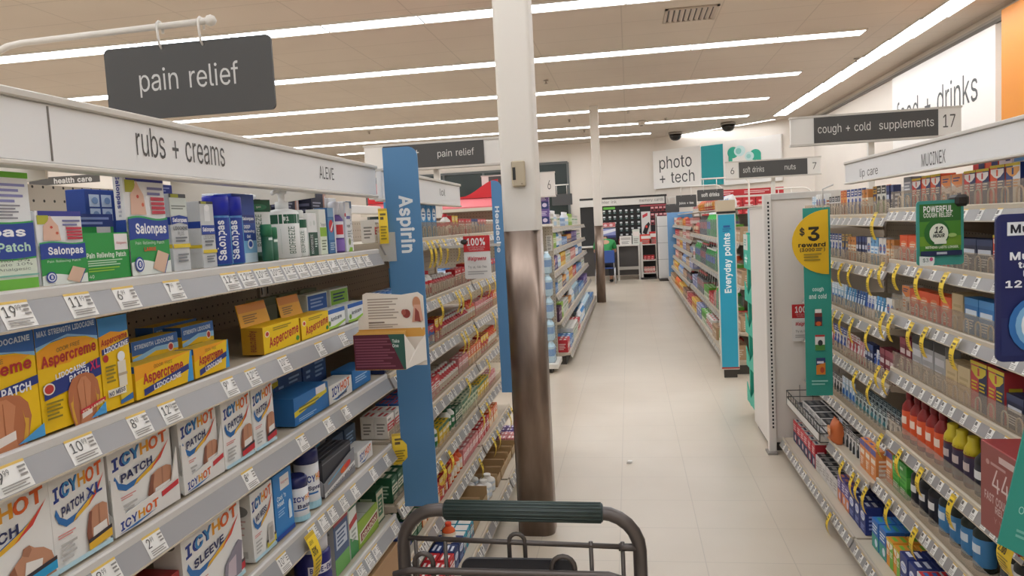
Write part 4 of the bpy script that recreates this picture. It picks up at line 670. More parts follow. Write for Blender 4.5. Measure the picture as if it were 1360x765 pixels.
q = MB(); q.box(-.02, .02, db, .16, .1, .12, '#c9c3bb'); q.build('clear_arm', o)
# teal sign at the lower right corner, swung out and tilted
q = MB(); a = [at(1325, 722, Y=1.62), at(1420, 770, Y=1.62), at(1440, 560, Y=1.62), at(1362, 566, Y=1.62)]; c = sum(a, Vector()) / 4
q.slab([p - c for p in a], (0, .004, 0), mat('#2f9384', .45))
def fnt(u, v, L): return (a[0] + (a[1] - a[0]) * u + (a[3] - a[0]) * v + (a[2] - a[3] - a[1] + a[0]) * u * v) - c + Vector((0, -.0006 * L, 0))
q.art(fnt, [('t', 'Offer', .18, .30, .46, .36, '#a9d6cd', .0), ('t', 'at', .3, .23, .40, .28, '#a9d6cd', .0), ('l', .2, .12, .8, .18, 2, '#74b8ac')])
o = q.build('hanging_sign'); o.location = c; tag(o, 'teal hanging sign swung out at lower right corner', 'hanging sign')

# Everyday points board
Ye = 7.15; P = [at(954, 284, Y=Ye), at(977, 284, Y=Ye), at(979, 489, Y=Ye), at(958, 488, Y=Ye)]
x0 = (P[0].x + P[3].x) / 2; x1 = (P[1].x + P[2].x) / 2
o = empty('upright_sign', ((x0 + x1) / 2, Ye, 0)); tag(o, 'tall bright blue upright sign reading Everyday points', 'shelf sign')
q = MB(); q.box(x0 - .008, x1 + .012, Ye, Ye + .03, .075, P[0].z, '#d8d2c8', .003); q.box(x0, x1 + .01, Ye - .004, Ye, .085, .1, '#a8322f')
under(q.build('frame'), o)
q = MB(); zA, zB = .1, P[0].z - .01; q.box(x0 + .002, x1, Ye - .006, Ye - .001, zA, zB, mat('#2f9fc0', .4))
q.art(lambda u, v, L: (x0 + .002 + u * (x1 - x0), Ye - .006 - .0008 * L, zA + v * (zB - zA)), [('t', 'Everyday points', .27, .49, .80, .88, '#eef4f6', .02, 'up'), ('r', .3, .915, .7, .93, '#2a5f9c'), ('l', .25, .89, .75, .91, 2, '#256f9e')]); under(q.build('blue_panel'), o)
q = MB(); q.box(x0 - .008, x1 + .012, Ye - .004, Ye + .034, P[0].z, P[0].z + .02, '#2a2725'); q.box(x0, x1 + .01, Ye + .005, Ye + .2, P[0].z + .02, P[0].z + .12, '#c9b79d'); under(q.build('top_cap'), o)
q = MB(); q.box(x0 + .02, x1 - .01, Ye + .005, Ye + .026, 0, .08, '#3a342f'); under(q.build('foot'), o)
# teal chevron display
o = empty('cardboard_display', (.98, 5.75, 0)); tag(o, 'teal cardboard display stand with notched trays behind white end fixture', 'display stand')
TE = '#2fb59c'; X0, X1, Ya, Yb2 = .835, 1.16, 5.52, 5.86
q = MB(); q.box(X0 + .02, X1, Ya + .30, Yb2, .06, 1.36, TE); q.box(X1 - .01, X1, Ya, Yb2, .06, 1.36, TE); under(q.build('shell'), o)
for i, z in enumerate((.10, .37, .62, .86, 1.10)):
    q = MB(); q.box(X0 + .01, X1, Ya, Yb2 - .04, z, z + .008, '#c8bda9')
    h_ = .11 if i < 4 else .25
    q.slab([(X0, Ya, z), (X0, Yb2, z), (X0, Yb2, z + h_ + .03), (X0, (Ya + Yb2) / 2, z + h_ * .45), (X0, Ya, z + h_ + .03)] if i < 4 else [(X0, Ya, z), (X0, Yb2, z), (X0, Yb2, z + h_), (X0, Ya, z + h_)], (.006, 0, 0), TE)
    q.slab([(X0, Ya, z), (X1, Ya, z), (X1, Ya, z + h_), (X0, Ya, z + h_)], (0, .006, 0), TE)
    if i == 4: q.art(lambda u, v, L: (X0 - .001 * L, Yb2 - u * (Yb2 - Ya), z + v * h_), [('r', .05, .55, .6, 1, '#d9ded6'), ('l', .15, .68, .45, .86, 3, '#5fae9f'), ('e', .4, .28, .14, .16, '#8fd8c8'), ('l', .22, .2, .6, .34, 2, '#e9f5f0')])
    under(q.build('tray'), o)
q = MB(); q.box(X0 + .03, X1, Ya + .29, Ya + .30, 1.36, 1.535, '#a9cbd9'); q.art(lambda u, v, L: (X0 + .03 + u * (X1 - X0 - .03), Ya + .29 - .001 * L, 1.36 + v * .175), [('e', .3, .5, .2, .3, '#d3a9a0'), ('r', .1, .1, .6, .3, '#7f95ad'), ('e', .4, .7, .16, .16, '#6e5a53')])
under(q.build('picture_topper'), o)
# ------------------------------------------------------------------ goods on the rubs and creams bay
def carton(name, w, h, d, base, art=(), end=(), top=(), lab=None, cat='box', group=None, tops=None, bev=.0012):
    q = MB(); q.box(-w / 2, w / 2, 0, d, 0, h, base, bev)
    if art: q.art(face_front(w, h), art)
    if end: q.art(face_end(w, h, d, -1), end); q.art(face_end(w, h, d, 1), end)
    if top: q.art(face_top(w, h, d), top)
    o = q.build(name)
    if lab: tag(o, lab, cat, group)
    return o
def on_left(o, ya, yb, z, dpt=.03, rz=0.0): return put_at(o, (-(XL + dpt), (ya + yb) / 2, z), math.pi / 2 + rz)
NAV, GRN, RED, YEL2, ORA = '#24439a', '#2f9a4a', '#c8323a', '#f0c313', '#e98a1c'
SKIN = '#c98f6e'
def back_figure(cu, cv, s):
    """the printed bare back with a patch"""
    P_ = lambda L: [(cu + x * s, cv + y * s) for x, y in L]
    return [('p', P_([(-.24, -.34), (-.29, -.22), (-.34, -.02), (-.31, .14), (-.22, .24), (-.08, .28), (.08, .28), (.22, .24), (.31, .14), (.34, -.02), (.29, -.22), (.24, -.34)]), '#b9714a'),
            ('p', P_([(-.20, -.30), (-.25, -.10), (-.23, .08), (-.25, -.02), (-.30, -.04), (-.27, -.24), (-.22, -.32)]), '#d9a43a'), ('p', P_([(.20, -.30), (.25, -.10), (.23, .08), (.25, -.02), (.30, -.04), (.27, -.24), (.22, -.32)]), '#d9a43a'),
            ('p', P_([(-.14, -.34), (-.10, -.10), (-.15, .14), (-.05, .24), (.05, .24), (.15, .14), (.10, -.10), (.14, -.34)]), '#cb8760'), ('p', P_([(-.008, -.2), (.008, -.2), (.006, .2), (-.006, .2)]), '#a8643e'), ('p', P_([(-.10, -.27), (.12, -.23), (.12, -.13), (-.10, -.17)]), '#efe6dd')]
def patch_box_art(big):
    return [('r', 0, 0, 1, 1, '#e8e8ea'), ('r', .06, .93, 1, 1, '#3b3f99'), ('r', .03, .82, .27, .94, '#b5b53a'), ('p', [(.12, .60), (.14, .80), (.24, .86), (.30, .94), (.38, .86), (.46, .80), (.50, .60)], '#e3bba6'), ('e', .31, .78, .03, .018, '#cc4a3a'), ('e', .42, .70, .03, .02, '#d9694f'), ('l', .55, .80, .95, .88, 2, '#7a7aa8'),
        ('r', .62, .745, .97, .78, '#c2384a'), ('r', .62, .70, .97, .73, '#c2384a'), ('r', .62, .655, .97, .687, '#c2384a'), ('r', .62, .61, .97, .642, '#c2384a'),
        ('w', .0, .40, .012, GRN), ('w', .0, .13, .02, '#e7ece6'), ('w', .355, .575, .015, '#3aa35e'), ('w', .35, .555, .015, NAV), ('t', 'Salonpas', .16, .385, .94, .515, '#f2f2f6', .015), ('t', 'Pain Relieving Patch', .12, .295, .85, .335, '#d9eedd', .0)] + ([('t', 'LARGE', .32, .235, .62, .275, '#d8532f', .02)] if big else []) + [('p', [(.50, .06), (.66, .24), (.94, .19), (.78, .0)], '#dcb9a0'), ('p', [(.78, .0), (.94, .19), (.955, .18), (.80, .0)], '#2c4190'), ('e', .17, .11, .11, .075, NAV), ('e', .17, .11, .085, .057, '#dfe5ee'), ('e', .17, .11, .06, .04, NAV), ('t', '8', .145, .085, .195, .135, '#f2f2f6', .01)]
SZ = 1.446
o = carton('patch_box', .205, .168, .02, '#eceef0', [('r', 0, .95, 1, 1, '#6fbf3a'), ('p', [(.1, .72), (.45, .86), (.62, .78), (.40, .64)], '#5a5aa8'), ('l', .62, .74, .96, .90, 4, '#8b8cc0'), ('l', .66, .60, .9, .72, 5, '#8a8a94'), ('w', .0, .30, .01, '#dfe9d8'), ('w', .0, .09, .0, '#74bf45'), ('w', .26, .585, .015, '#38a24f'), ('w', .275, .57, .015, NAV), ('t', 'Salonpas', .08, .43, .92, .53, '#f3f3f7', .015), ('t', 'Pain Relief Patch', .05, .32, .95, .40, '#bfe0cf', .01), ('t', 'Menthol 3%', .5, .235, .93, .265, '#6f7a70'), ('t', 'Methyl Salicylate 10%', .2, .195, .95, .225, '#6f7a70'), ('t', 'Topical Analgesic', .4, .155, .93, .185, '#6f7a70'), ('r', 0, .11, 1, .125, '#7fb7a8')],
    end=[('r', 0, .3, 1, .57, NAV)], lab='large white patch box with green rim, leftmost on top shelf beside the small patch box'); on_left(o, .802, 1.007, SZ)
o = carton('patch_box', .096, .113, .02, '#e9e9ea', patch_box_art(False), lab='small white patch box with torso drawing and four red bars, left of green box'); on_left(o, 1.013, 1.109, SZ)
gb = [('r', 0, 0, 1, 1, '#2d9a47'), ('r', .66, .62, .97, .97, '#ece6e6'), ('t', 'Walgreens', .70, .73, .94, .80, '#c84c50'), ('t', 'Pain Relieving Patch', .03, .44, .90, .58, '#dff0df', .012), ('l', .04, .30, .8, .42, 3, '#b9dfbd'), ('l', .04, .18, .72, .26, 2, '#8cc63f'), ('t', '40', .04, .05, .14, .12, '#e6f3e6')]
o = carton('patch_box', .112, .078, .02, '#2a8f43', gb, lab='green patch box with white square, in front on the top shelf'); on_left(o, 1.111, 1.221, SZ)
o = carton('patch_box', .112, .112, .05, '#2a8f43', [('r', 0, .0, 1, .8, '#2d9a47'), ('r', 0, .8, 1, 1, '#223a86'), ('r', .6, .52, .92, .80, '#ece6e6'), ('l', .05, .84, .9, .95, 2, '#8fa0d8'), ('l', .1, .5, .4, .56, 1, '#dff0df')], lab='taller green patch box with navy top stripe, behind the green box'); on_left(o, 1.135, 1.247, SZ, .075)
o = carton('patch_box', .082, .162, .04, '#21418f', [('r', .12, .80, .46, .94, '#c9d8ee'), ('r', .52, .80, .86, .94, '#c9d8ee'), ('r', .12, .64, .46, .78, '#c9d8ee'), ('r', .52, .64, .86, .78, '#c9d8ee'), ('e', .3, .87, .1, .04, '#7f9ccb'), ('e', .7, .71, .1, .04, '#7f9ccb'), ('e', .3, .71, .1, .04, '#7f9ccb'), ('e', .7, .87, .1, .04, '#7f9ccb')], lab='blue box with four pale icons standing behind the green patch boxes'); on_left(o, 1.268, 1.345, SZ, .14)
o = carton('patch_box', .116, .181, .02, '#eceaf0', patch_box_art(True), end=[('r', 0, .0, 1, .06, '#ffffff'), ('r', 0, .36, 1, .55, NAV), ('r', 0, 0, 1, .36, '#dfe8e0'), ('t', 'Salonpas', .25, .66, .75, .98, '#3b3f99', .01, 'down'), ('l', .4, .58, .7, .64, 2, '#b7b7c8')], lab='tall white patch box marked LARGE with torso drawing'); on_left(o, 1.221, 1.337, SZ)
o = carton('patch_box', .09, .175, .04, '#3a4aa0', [('r', 0, .9, 1, 1, '#2f3f95'), ('l', .1, .92, .9, .97, 2, '#9ba6dc')], lab='dark blue box peeking out behind the tall white patch box'); on_left(o, 1.385, 1.475, SZ, .10)
gl = [('r', 0, 0, 1, 1, '#c9ccce'), ('r', 0, .95, 1, 1, '#4d5157'), ('r', .1, .952, .55, .995, '#aeb03a'), ('r', 0, .72, 1, .95, '#d2dad4'), ('l', .08, .8, .92, .85, 2, '#7e8680'), ('p', [(0, .60), (.5, .63), (1, .60), (1, .70), (.5, .725), (0, .70)], NAV), ('t', 'Salonpas', .08, .62, .92, .69, '#f2f2f6', .015), ('t', 'LIDOCAINE', .08, .53, .92, .58, '#565a60', .01), ('t', 'PLUS', .32, .46, .68, .51, '#565a60'), ('l', .15, .38, .85, .44, 2, '#6e7278'), ('r', 0, .30, 1, .35, '#e0c637'), ('l', .2, .12, .85, .22, 3, '#7c8086')]
ge = [('r', 0, .6, 1, .7, NAV), ('r', 0, .3, 1, .35, '#e0c637')]
o = carton('cream_box', .056, .150, .04, '#c6cacc', gl, ge, lab='tall grey cream box with navy oval, right of the tall patch box'); on_left(o, 1.352, 1.408, SZ)
o = carton('cream_box', .05, .128, .04, '#c6cacc', gl, ge, lab='shorter grey cream box tucked behind the other grey cream boxes'); on_left(o, 1.418, 1.465, SZ, .075)
gr = gl[:1] + [('r', 0, .96, 1, 1, '#3a3e44'), ('r', .12, .962, .5, .995, '#aeb03a'), ('r', .3, .70, .7, .93, '#e2e4e6'), ('e', .5, .90, .18, .05, '#f0f0f2')] + [('r', 0, .50, 1, .64, NAV), ('t', 'Salonpas', .08, .53, .92, .61, '#f2f2f6', .015), ('t', 'LIDOCAINE', .1, .43, .9, .48, '#565a60'), ('l', .15, .33, .8, .41, 2, '#6e7278'), ('r', 0, .22, 1, .27, '#e0c637'), ('l', .2, .08, .8, .18, 3, '#7c8086')]
o = carton('roll_on_box', .052, .138, .04, '#cfd1d2', gr, ge, lab='grey roll on box with white applicator picture beside the blue sprays'); on_left(o, 1.455, 1.507, SZ)
o = carton('cream_box', .05, .142, .04, '#2a3f94', [('r', 0, .9, 1, 1, '#1f2f7c'), ('l', .1, .5, .9, .7, 3, '#8fa0d8')], lab='navy box behind the grey roll on box'); on_left(o, 1.545, 1.605, SZ, .11)

def lathe_item(name, prof, m, cap=None, capm=None, n=20, sx=1, sy=1, words=(), r=.02, lab=None, cat='bottle', capname='cap', capn=18):
    """upright container turned on its axis, words wrap round the side facing -y"""
    q = MB(); q.lathe(prof, m, n=n, sx=sx, sy=sy)
    for L, it in enumerate(words):
        if it[0] == 't':
            _, s, a, z0, b_, z1, col, bold, ang = it; vs, fs, _r = text_geo(s, bold)
            P = []
            for x, y in vs:
                if ang == 'up': u, z = a + (1 - y) * (b_ - a), z0 + x * (z1 - z0)
                elif ang == 'down': u, z = a + y * (b_ - a), z1 - x * (z1 - z0)
                else: u, z = a + x * (b_ - a), z0 + y * (z1 - z0)
                t = u / r; P.append(((r + .0006 + .0002 * L) * sx * math.sin(t), -(r + .0006 + .0002 * L) * sy * math.cos(t), z))
            q.add(P, fs, col)
        else:
            _, a, z0, b_, z1, col = it; n_ = 8; P = []
            for i in range(n_ + 1):
                t = (a + (b_ - a) * i / n_) / r
                for z in (z0, z1): P.append(((r + .0004 + .0002 * L) * sx * math.sin(t), -(r + .0004 + .0002 * L) * sy * math.cos(t), z))
            q.add(P, [(2 * i, 2 * i + 2, 2 * i + 3, 2 * i + 1) for i in range(n_)], col)
    o = q.build(name)
    if cap:
        c = MB(); c.lathe(cap, capm, n=capn, sx=sx, sy=sy); k = c.build(capname, o); note(o, k)
    if lab: tag(o, lab, cat)
    return o
for i, (y, lab) in enumerate(((1.545, 'blue spray can with bright blue cap, nearer of the two beside grey boxes'), (1.600, 'blue spray can with bright blue cap, right one of the pair'))):
    r = .0265
    o = lathe_item('spray_can', [(.024, 0), (r, .003), (r, .108), (.019, .116)], mat('#3a7fc0', .3), [(.0275, .109), (.0275, .148), (.026, .152)], mat('#1f2fb8', .3), r=r,
        words=[('r', -.024, .004, .02, .104, '#1e3f9a'), ('t', 'Salonpas', -.016, .012, .006, .098, '#eef0f6', .015, 'up'), ('r', .02, .004, .028, .104, '#63b5dd')], lab=lab); on_left(o, y - .02, y + .02, SZ, .045, -.55)
o = carton('gel_box', .10, .160, .045, '#24489c', [('r', 0, 0, 1, 1, '#24489c'), ('r', 0, 0, 1, .32, '#7fb6dd'), ('r', 0, 0, 1, .14, '#c9dfee'), ('r', .34, .58, .95, .70, '#1c3380'), ('t', 'Salonpas', .38, .61, .92, .67, '#eef0f6', .015), ('t', 'DEEP', .42, .50, .72, .55, '#eef0f6', .01), ('t', 'Relieving', .40, .43, .9, .48, '#eef0f6', .01), ('t', 'Gel', .52, .36, .7, .41, '#eef0f6', .01), ('e', .66, .27, .14, .07, '#dfe8f2'), ('e', .66, .27, .09, .045, '#24489c'), ('r', .33, 0, .34, 1, '#3b62b8'), ('l', .06, .7, .28, .9, 3, '#8fa8dd')], lab='blue gel box with pale lower half between sprays and white tubes'); on_left(o, 1.628, 1.705, SZ, .045)
o = carton('gel_box', .09, .166, .04, '#dfe5ee', [('r', 0, .0, 1, .9, '#2f59a8')], lab='blue box with white top edge behind the blue gel box'); on_left(o, 1.675, 1.755, SZ, .11)
# white tubes and pump bottles
BFG = '#1f5a41'
q = MB(); w_, h_ = .078, .150
q.slab([(-w_ / 2, .012, h_), (w_ / 2, .012, h_), (w_ / 2 - .006, .012, .03), (w_ / 2 - .014, .012, .02), (-w_ / 2 + .014, .012, .02), (-w_ / 2 + .006, .012, .03)], (0, .024, 0), '#e9ecea')
q.art(lambda u, v, L: (-w_ / 2 + u * w_, .012 - .0004 * L, v * h_), [('r', .0, .80, 1, 1, BFG), ('t', '#1', .1, .86, .3, .93, '#dfe9e2', .01), ('r', .0, .985, 1, 1, '#143d2c'), ('t', 'BIOFREEZE', .36, .24, .60, .76, '#3f6b58', .005, 'up'), ('l', .68, .3, .8, .55, 3, '#9fb8ab'), ('e', .5, .88, .34, .05, '#2f7a58'), ('t', 'gel', .4, .86, .6, .90, '#dfe9e2')])
o = q.build('gel_tube'); q = MB(); q.lathe([(.026, 0), (.026, .02), (.02, .022)], BFG, (0, .024, 0), n=16, sy=.7); q.build('cap', o); on_left(o, 1.715, 1.793, SZ, .045, -.35); tag(o, 'white gel tube with dark green crimped end standing on its cap', 'tube')
for dy, dp in ((.0, .005),):
    o = lathe_item('roll_on_stick', [(.012, 0), (.013, .003), (.013, .06)], BFG, [(.0135, .06), (.0135, .085), (.012, .088)], '#2f7a55', r=.013, words=[('r', -.01, .05, .01, .056, '#dfe9e2')], lab='small dark green roll on stick in front of the white gel tube', cat='stick'); on_left(o, 1.705, 1.725, SZ, .018)
    o = lathe_item('roll_on_stick', [(.012, 0), (.013, .003), (.013, .055)], BFG, [(.0135, .055), (.0135, .078), (.012, .081)], '#2f7a55', r=.013, words=[('r', -.01, .045, .01, .051, '#dfe9e2')], lab='small dark green roll on stick, right one beside the white tube', cat='stick'); on_left(o, 1.732, 1.752, SZ, .018)
def pump_bottle(r, h, lab, y, dp, scale=1.0, head=True):
    o = lathe_item('pump_bottle', [(r * .92, 0), (r, .004), (r, h * .92), (r * .85, h * .97), (r * .45, h)], mat('#eceeed', .3), None, None, r=r, n=24,
        words=[('r', -r * 1.35, h * .70, r * 1.35, h * .885, BFG), ('t', '#1', -r * .55, h * .755, -r * .15, h * .84, '#e4ece7', .01, 0), ('t', 'BIOFREEZE', -.010, h * .10, .008, h * .64, '#33604c', .005, 'up'), ('r', -r * .7, h * .10, -r * .68, h * .6, '#c2cfc8')], lab=lab)
    c = MB(); c.lathe([(r * .42, h), (r * .42, h + .018), (r * .2, h + .02), (r * .2, h + .038), (r * .34, h + .040), (r * .34, h + .048), (.002, h + .052)], '#f0f1f0', n=16)
    c.tube([(0, 0, h + .044), (-.02, -.01, h + .046), (-.034, -.016, h + .04)], .006, '#f0f1f0', 8); k = c.build('pump_head', o); on_left(o, y - r, y + r, SZ, dp, -.6); return o
pump_bottle(.041, .128, 'white pump bottle with dark green band, in front on the top shelf', 1.872, .048)
pump_bottle(.036, .122, 'white pump bottle standing behind the gel tube with green end', 1.90, .145)
o = lathe_item('gel_bottle', [(.026, 0), (.028, .004), (.028, .09), (.02, .105)], '#e9ecea', [(.02, .104), (.022, .106), (.022, .123), (.019, .126)], '#e3e6e4', r=.028, words=[('r', -.03, .078, .03, .1, BFG), ('t', 'BIOFREEZE', -.007, .012, .007, .07, '#3f6b58', .005, 'up')], lab='small white gel bottle right of the front pump bottle'); on_left(o, 1.925, 1.98, SZ, .05, -.6)
o = carton('gel_box', .062, .118, .05, '#ebeceb', [('r', 0, .0, 1, .55, '#1d4a38'), ('r', .1, .12, .55, .45, '#2c3a36'), ('t', 'BIOFREEZE', .2, .05, .45, .5, '#e6ece8', .005, 'up'), ('e', .3, .75, .1, .06, '#dfe3e0'), ('e', .65, .77, .1, .06, '#cfd5d0'), ('l', .6, .2, .9, .4, 4, '#cfe0d6')], lab='white and black gel box with green lower half beside small gel bottle'); on_left(o, 1.985, 2.047, SZ, .03)
dk = [('r', 0, 0, 1, 1, '#2b2c40'), ('p', [(.70, .25), (.78, .95), (.99, .98), (.99, .2)], '#b98b7a'), ('p', [(.80, .3), (.86, .9), (.95, .95), (.97, .3)], '#e0d4d4'), ('l', .08, .70, .6, .82, 3, '#a8a8b8'), ('t', 'Ambroxine', .08, .86, .6, .92, '#9a8f6a'), ('r', .0, .0, 1, .18, '#c9cdd0'), ('l', .1, .4, .55, .6, 4, '#7c7d92')]
dk = [i for i in dk if i[0] != 't']
o = carton('massager_box', .12, .192, .07, '#26273a', dk, end=[('l', .1, .5, .9, .8, 4, '#6f7088')], lab='dark navy box with hand picture, nearer of two behind white bottles'); on_left(o, 2.12, 2.235, SZ, .165)
o = carton('massager_box', .12, .196, .07, '#26273a', dk, end=[('l', .1, .5, .9, .8, 4, '#6f7088')], lab='dark navy box with hand picture, right of the other navy box'); on_left(o, 2.26, 2.385, SZ, .135)
o = carton('massager_box', .12, .165, .05, '#2b2b33', [('r', .05, .82, .95, .95, '#5c5a4a'), ('l', .1, .5, .9, .75, 4, '#6a6a72')], lab='low black box seen between the white pump heads'); on_left(o, 1.96, 2.09, SZ, .18)
o = carton('cream_box', .048, .13, .04, '#e7e9e2', [('r', 0, .0, 1, .60, '#dfe8d2'), ('r', 0, .40, 1, .60, '#8db832'), ('l', .15, .1, .85, .32, 4, '#7d8a6c'), ('t', 'Theraworx', .1, .62, .9, .70, '#3c3f55'), ('r', 0, .72, 1, 1, '#3a3b50')][:4], lab='white and lime cream box between green gel box and blue box'); on_left(o, 2.065, 2.115, SZ, .03)
o = carton('gel_box', .052, .135, .04, '#3a6fa5', [('r', 0, .30, 1, .78, '#4f86b5'), ('e', .45, .60, .32, .14, '#c8323a'), ('p', [(.3, .52), (.75, .7), (.8, .66), (.4, .48)], '#f0e9e4'), ('r', .0, .8, 1, 1, '#7fa6c8'), ('l', .15, .08, .85, .24, 4, '#b8d0e4'), ('r', .82, .0, 1, 1, '#d9dde4')], lab='blue box with red oval emblem, right of the lime box'); on_left(o, 2.125, 2.180, SZ, .03)
o = lathe_item('spray_bottle', [(.024, 0), (.026, .003), (.026, .10), (.015, .115)], '#5b3f86', [(.013, .115), (.016, .117), (.018, .150), (.012, .156)], '#e8e8ee', r=.026, words=[('r', -.02, .045, .02, .095, '#eeeaf2'), ('r', -.012, .055, .014, .085, '#c8323a'), ('r', -.02, .005, .02, .04, '#8a6ab8')], lab='purple bottle with white cap and red emblem near shelf end'); on_left(o, 2.205, 2.255, SZ, .05, -.6)
o = carton('spray_box', .05, .155, .04, '#f0f0f0', [('r', 0, 0, .2, 1, '#dfe2ee'), ('r', .3, .66, .95, .72, '#5a5a9a'), ('e', .13, .74, .12, .04, '#c8323a'), ('t', 'knight', .28, .48, .85, .55, '#53565c', .01), ('e', .6, .2, .18, .07, '#8a9a6a'), ('p', [(.3, 0), (1, 0), (1, .08), (.6, .09)], '#8fc63f'), ('l', .3, .3, .9, .42, 3, '#a0a4a8')], lab='white box with small leaf print near the end of top shelf'); on_left(o, 2.262, 2.312, SZ, .03)
o = carton('spray_box', .05, .160, .04, '#f2f2f2', [('l', .1, .2, .9, .7, 8, '#c3c7cc'), ('r', 0, .86, 1, 1, '#8fa9cc')], lab='plain white box last on the top shelf beside the leaf box'); on_left(o, 2.33, 2.38, SZ, .05)
for i in range(2):
    o = carton('spray_box', .06, .175 - .02 * i, .05, '#e9ebee', [('r', 0, .7, 1, .82, '#3a4f9a'), ('l', .1, .3, .8, .6, 5, '#b8bcc4')], lab=('white box with blue stripe behind the purple bottle', 'white box with blue stripe deeper on shelf behind leaf box')[i]); on_left(o, 2.37 + .07 * i, 2.43 + .07 * i, SZ, .12)

# second shelf: yellow and blue pain cream boxes
def asp(xl=False, txt='PATCH', fig=True):
    a = [('r', 0, 0, 1, 1, '#f1c40f'), ('p', [(0, .80), (.5, .845), (1, .80), (1, 1), (0, 1)], '#2f66b0'), ('p', [(0, .76), (.25, .83), (.5, .85), (.8, .82), (1, .76), (1, .80), (.5, .875), (0, .80)], '#8ec3ea'), ('p', [(0, .60), (.5, .60), (.95, .78), (.5, .845), (.15, .80), (0, .74)], '#f2a51e'),
         ('t', 'MAX STRENGTH LIDOCAINE', .03, .90, .96, .955, '#cfe0f2', .012, .02), ('t', 'ODOR FREE', .30, .735, .68, .775, '#5a5a3a', .005, .03), ('t', 'Aspercreme', .05, .60, .95, .735, '#b5302c', .015, .06), ('p', [(.05, .44), (1, .58), (1, .50 if not xl else .40), (.05, .36 if not xl else .30)], '#25377f'), ('t', 'LIDOCAINE' + (' PATCH' if not xl else ''), .24 if xl else .10, .49 if xl else .43, .74 if xl else .92, .545 if xl else .515, '#eef0f6', .012, .05)]
    if xl: a += [('t', 'PATCH', .45, .43, .78, .49, '#eef0f6', .015, .04), ('t', 'XL', .80, .47, .98, .57, '#c22a5e', .02, .02)]
    a += [('e', .12, .40, .09, .055, '#f2e7d8'), ('e', .12, .40, .07, .043, '#c23a34')]
    if fig: a += back_figure(.66 if xl else .62, .24, .8)
    a += [('l', .04, .12, .30, .28, 5, '#8b7a20'), ('p', [(.72, 0), (1, 0), (1, .12)], '#4fa3dc')]
    if xl: a += [('p', [(.55, .075), (1, .135), (1, .175), (.55, .115)], '#c8323a'), ('t', '77% LARGER', .58, .098, .97, .125, '#f3e6c0', .01, .05)]
    return a
SZ2 = 1.227
ae = [('r', 0, 0, 1, .8, '#e0b010'), ('r', 0, .8, 1, 1, '#2a5aa0')]
o = carton('pain_patch_box', .184, .158, .022, '#e9bd12', asp(), ae, lab='yellow patch box with bare back picture at the left end of second shelf'); on_left(o, .802, .986, SZ2)
o = carton('pain_patch_box', .132, .162, .022, '#e9bd12', asp(True), ae, lab='yellow patch box marked XL with bare back picture'); on_left(o, .988, 1.120, SZ2)
nm = [('r', 0, 0, 1, 1, '#f1c40f'), ('p', [(0, .80), (1, .82), (1, 1), (0, 1)], '#3f8fcf'), ('p', [(0, .62), (.9, .80), (.4, .84), (0, .8)], '#f2a51e'), ('t', 'Aspercreme', .05, .70, .95, .79, '#b5302c', .015, .05), ('p', [(.05, .60), (1, .68), (1, .74), (.05, .66)], '#25377f'), ('t', 'LIDOCAINE', .12, .635, .95, .695, '#eef0f6', .012, .05), ('e', .15, .56, .09, .04, '#c23a34'), ('r', .52, .22, .80, .50, '#e6dfce'), ('e', .66, .55, .13, .055, '#eef0f2'), ('r', .52, .08, .84, .22, '#e6c43a'), ('r', .5, .34, .82, .37, '#b9a890'), ('p', [(.5, .03), (.95, .05), (.95, .12), (.5, .07)], '#2f6cae'), ('r', .1, .14, .72, .22, '#e9e4d0'), ('t', 'NO MESS', .13, .155, .68, .205, '#33406e', .015, .02), ('l', .08, .3, .42, .48, 5, '#8b7a20')]
o = carton('pain_patch_box', .074, .156, .045, '#e9bd12', nm, ae, lab='narrow yellow and blue box marked NO MESS with applicator picture'); on_left(o, 1.123, 1.197, SZ2)
lowf = [('r', 0, 0, 1, 1, '#f1c40f'), ('p', [(.88, 0), (1, 0), (1, 1), (.97, 1)], '#3f9ad6'), ('p', [(0, .55), (.5, .85), (1, 1), (0, 1)], '#f2a51e'), ('t', 'Aspercreme', .12, .36, .82, .76, '#b5302c', .015, .10), ('p', [(.12, .05), (.92, .42), (.92, .60), (.12, .25)], '#25377f'), ('t', 'LIDOCAINE', .28, .20, .76, .36, '#eef0f6', .012, .14), ('t', 'ODOR FREE', .30, .80, .62, .90, '#6a5a20')]
lowb = [('r', 0, 0, 1, 1, '#eec312'), ('r', 0, .72, 1, 1, '#2f66b0'), ('p', [(0, .55), (.5, .72), (1, .66), (1, .78), (.5, .80), (0, .66)], '#8ec3ea'), ('t', 'STRENGTH LIDOCAINE', .05, .84, .9, .93, '#cfe0f2', .01, .02), ('e', .82, .72, .07, .09, '#f0e3d4'), ('e', .82, .72, .05, .065, '#c23a34'), ('l', .05, .35, .6, .6, 4, '#8b7a20')]
for y0, y1, lab in ((1.205, 1.383, 'low yellow cream box in front, first of the pair beside the NO MESS box'), (1.390, 1.522, 'low yellow cream box in front, nearer the dark gap')):
    o = carton('cream_box', y1 - y0, .060, .04, '#e9bd12', lowf, ae, lab=lab); on_left(o, y0, y1, SZ2)
for y0, y1, dp, hh, lab in ((1.265, 1.41, .075, .095, 'yellow and blue cream box standing behind the first low box'), (1.425, 1.545, .075, .10, 'yellow and blue cream box standing behind the second low box'), (1.40, 1.555, .12, .105, 'blue topped cream box deepest behind the low yellow boxes')):
    o = carton('cream_box', y1 - y0, hh, .04, '#d8b012', lowb, ae, lab=lab); on_left(o, y0, y1, SZ2, dp)
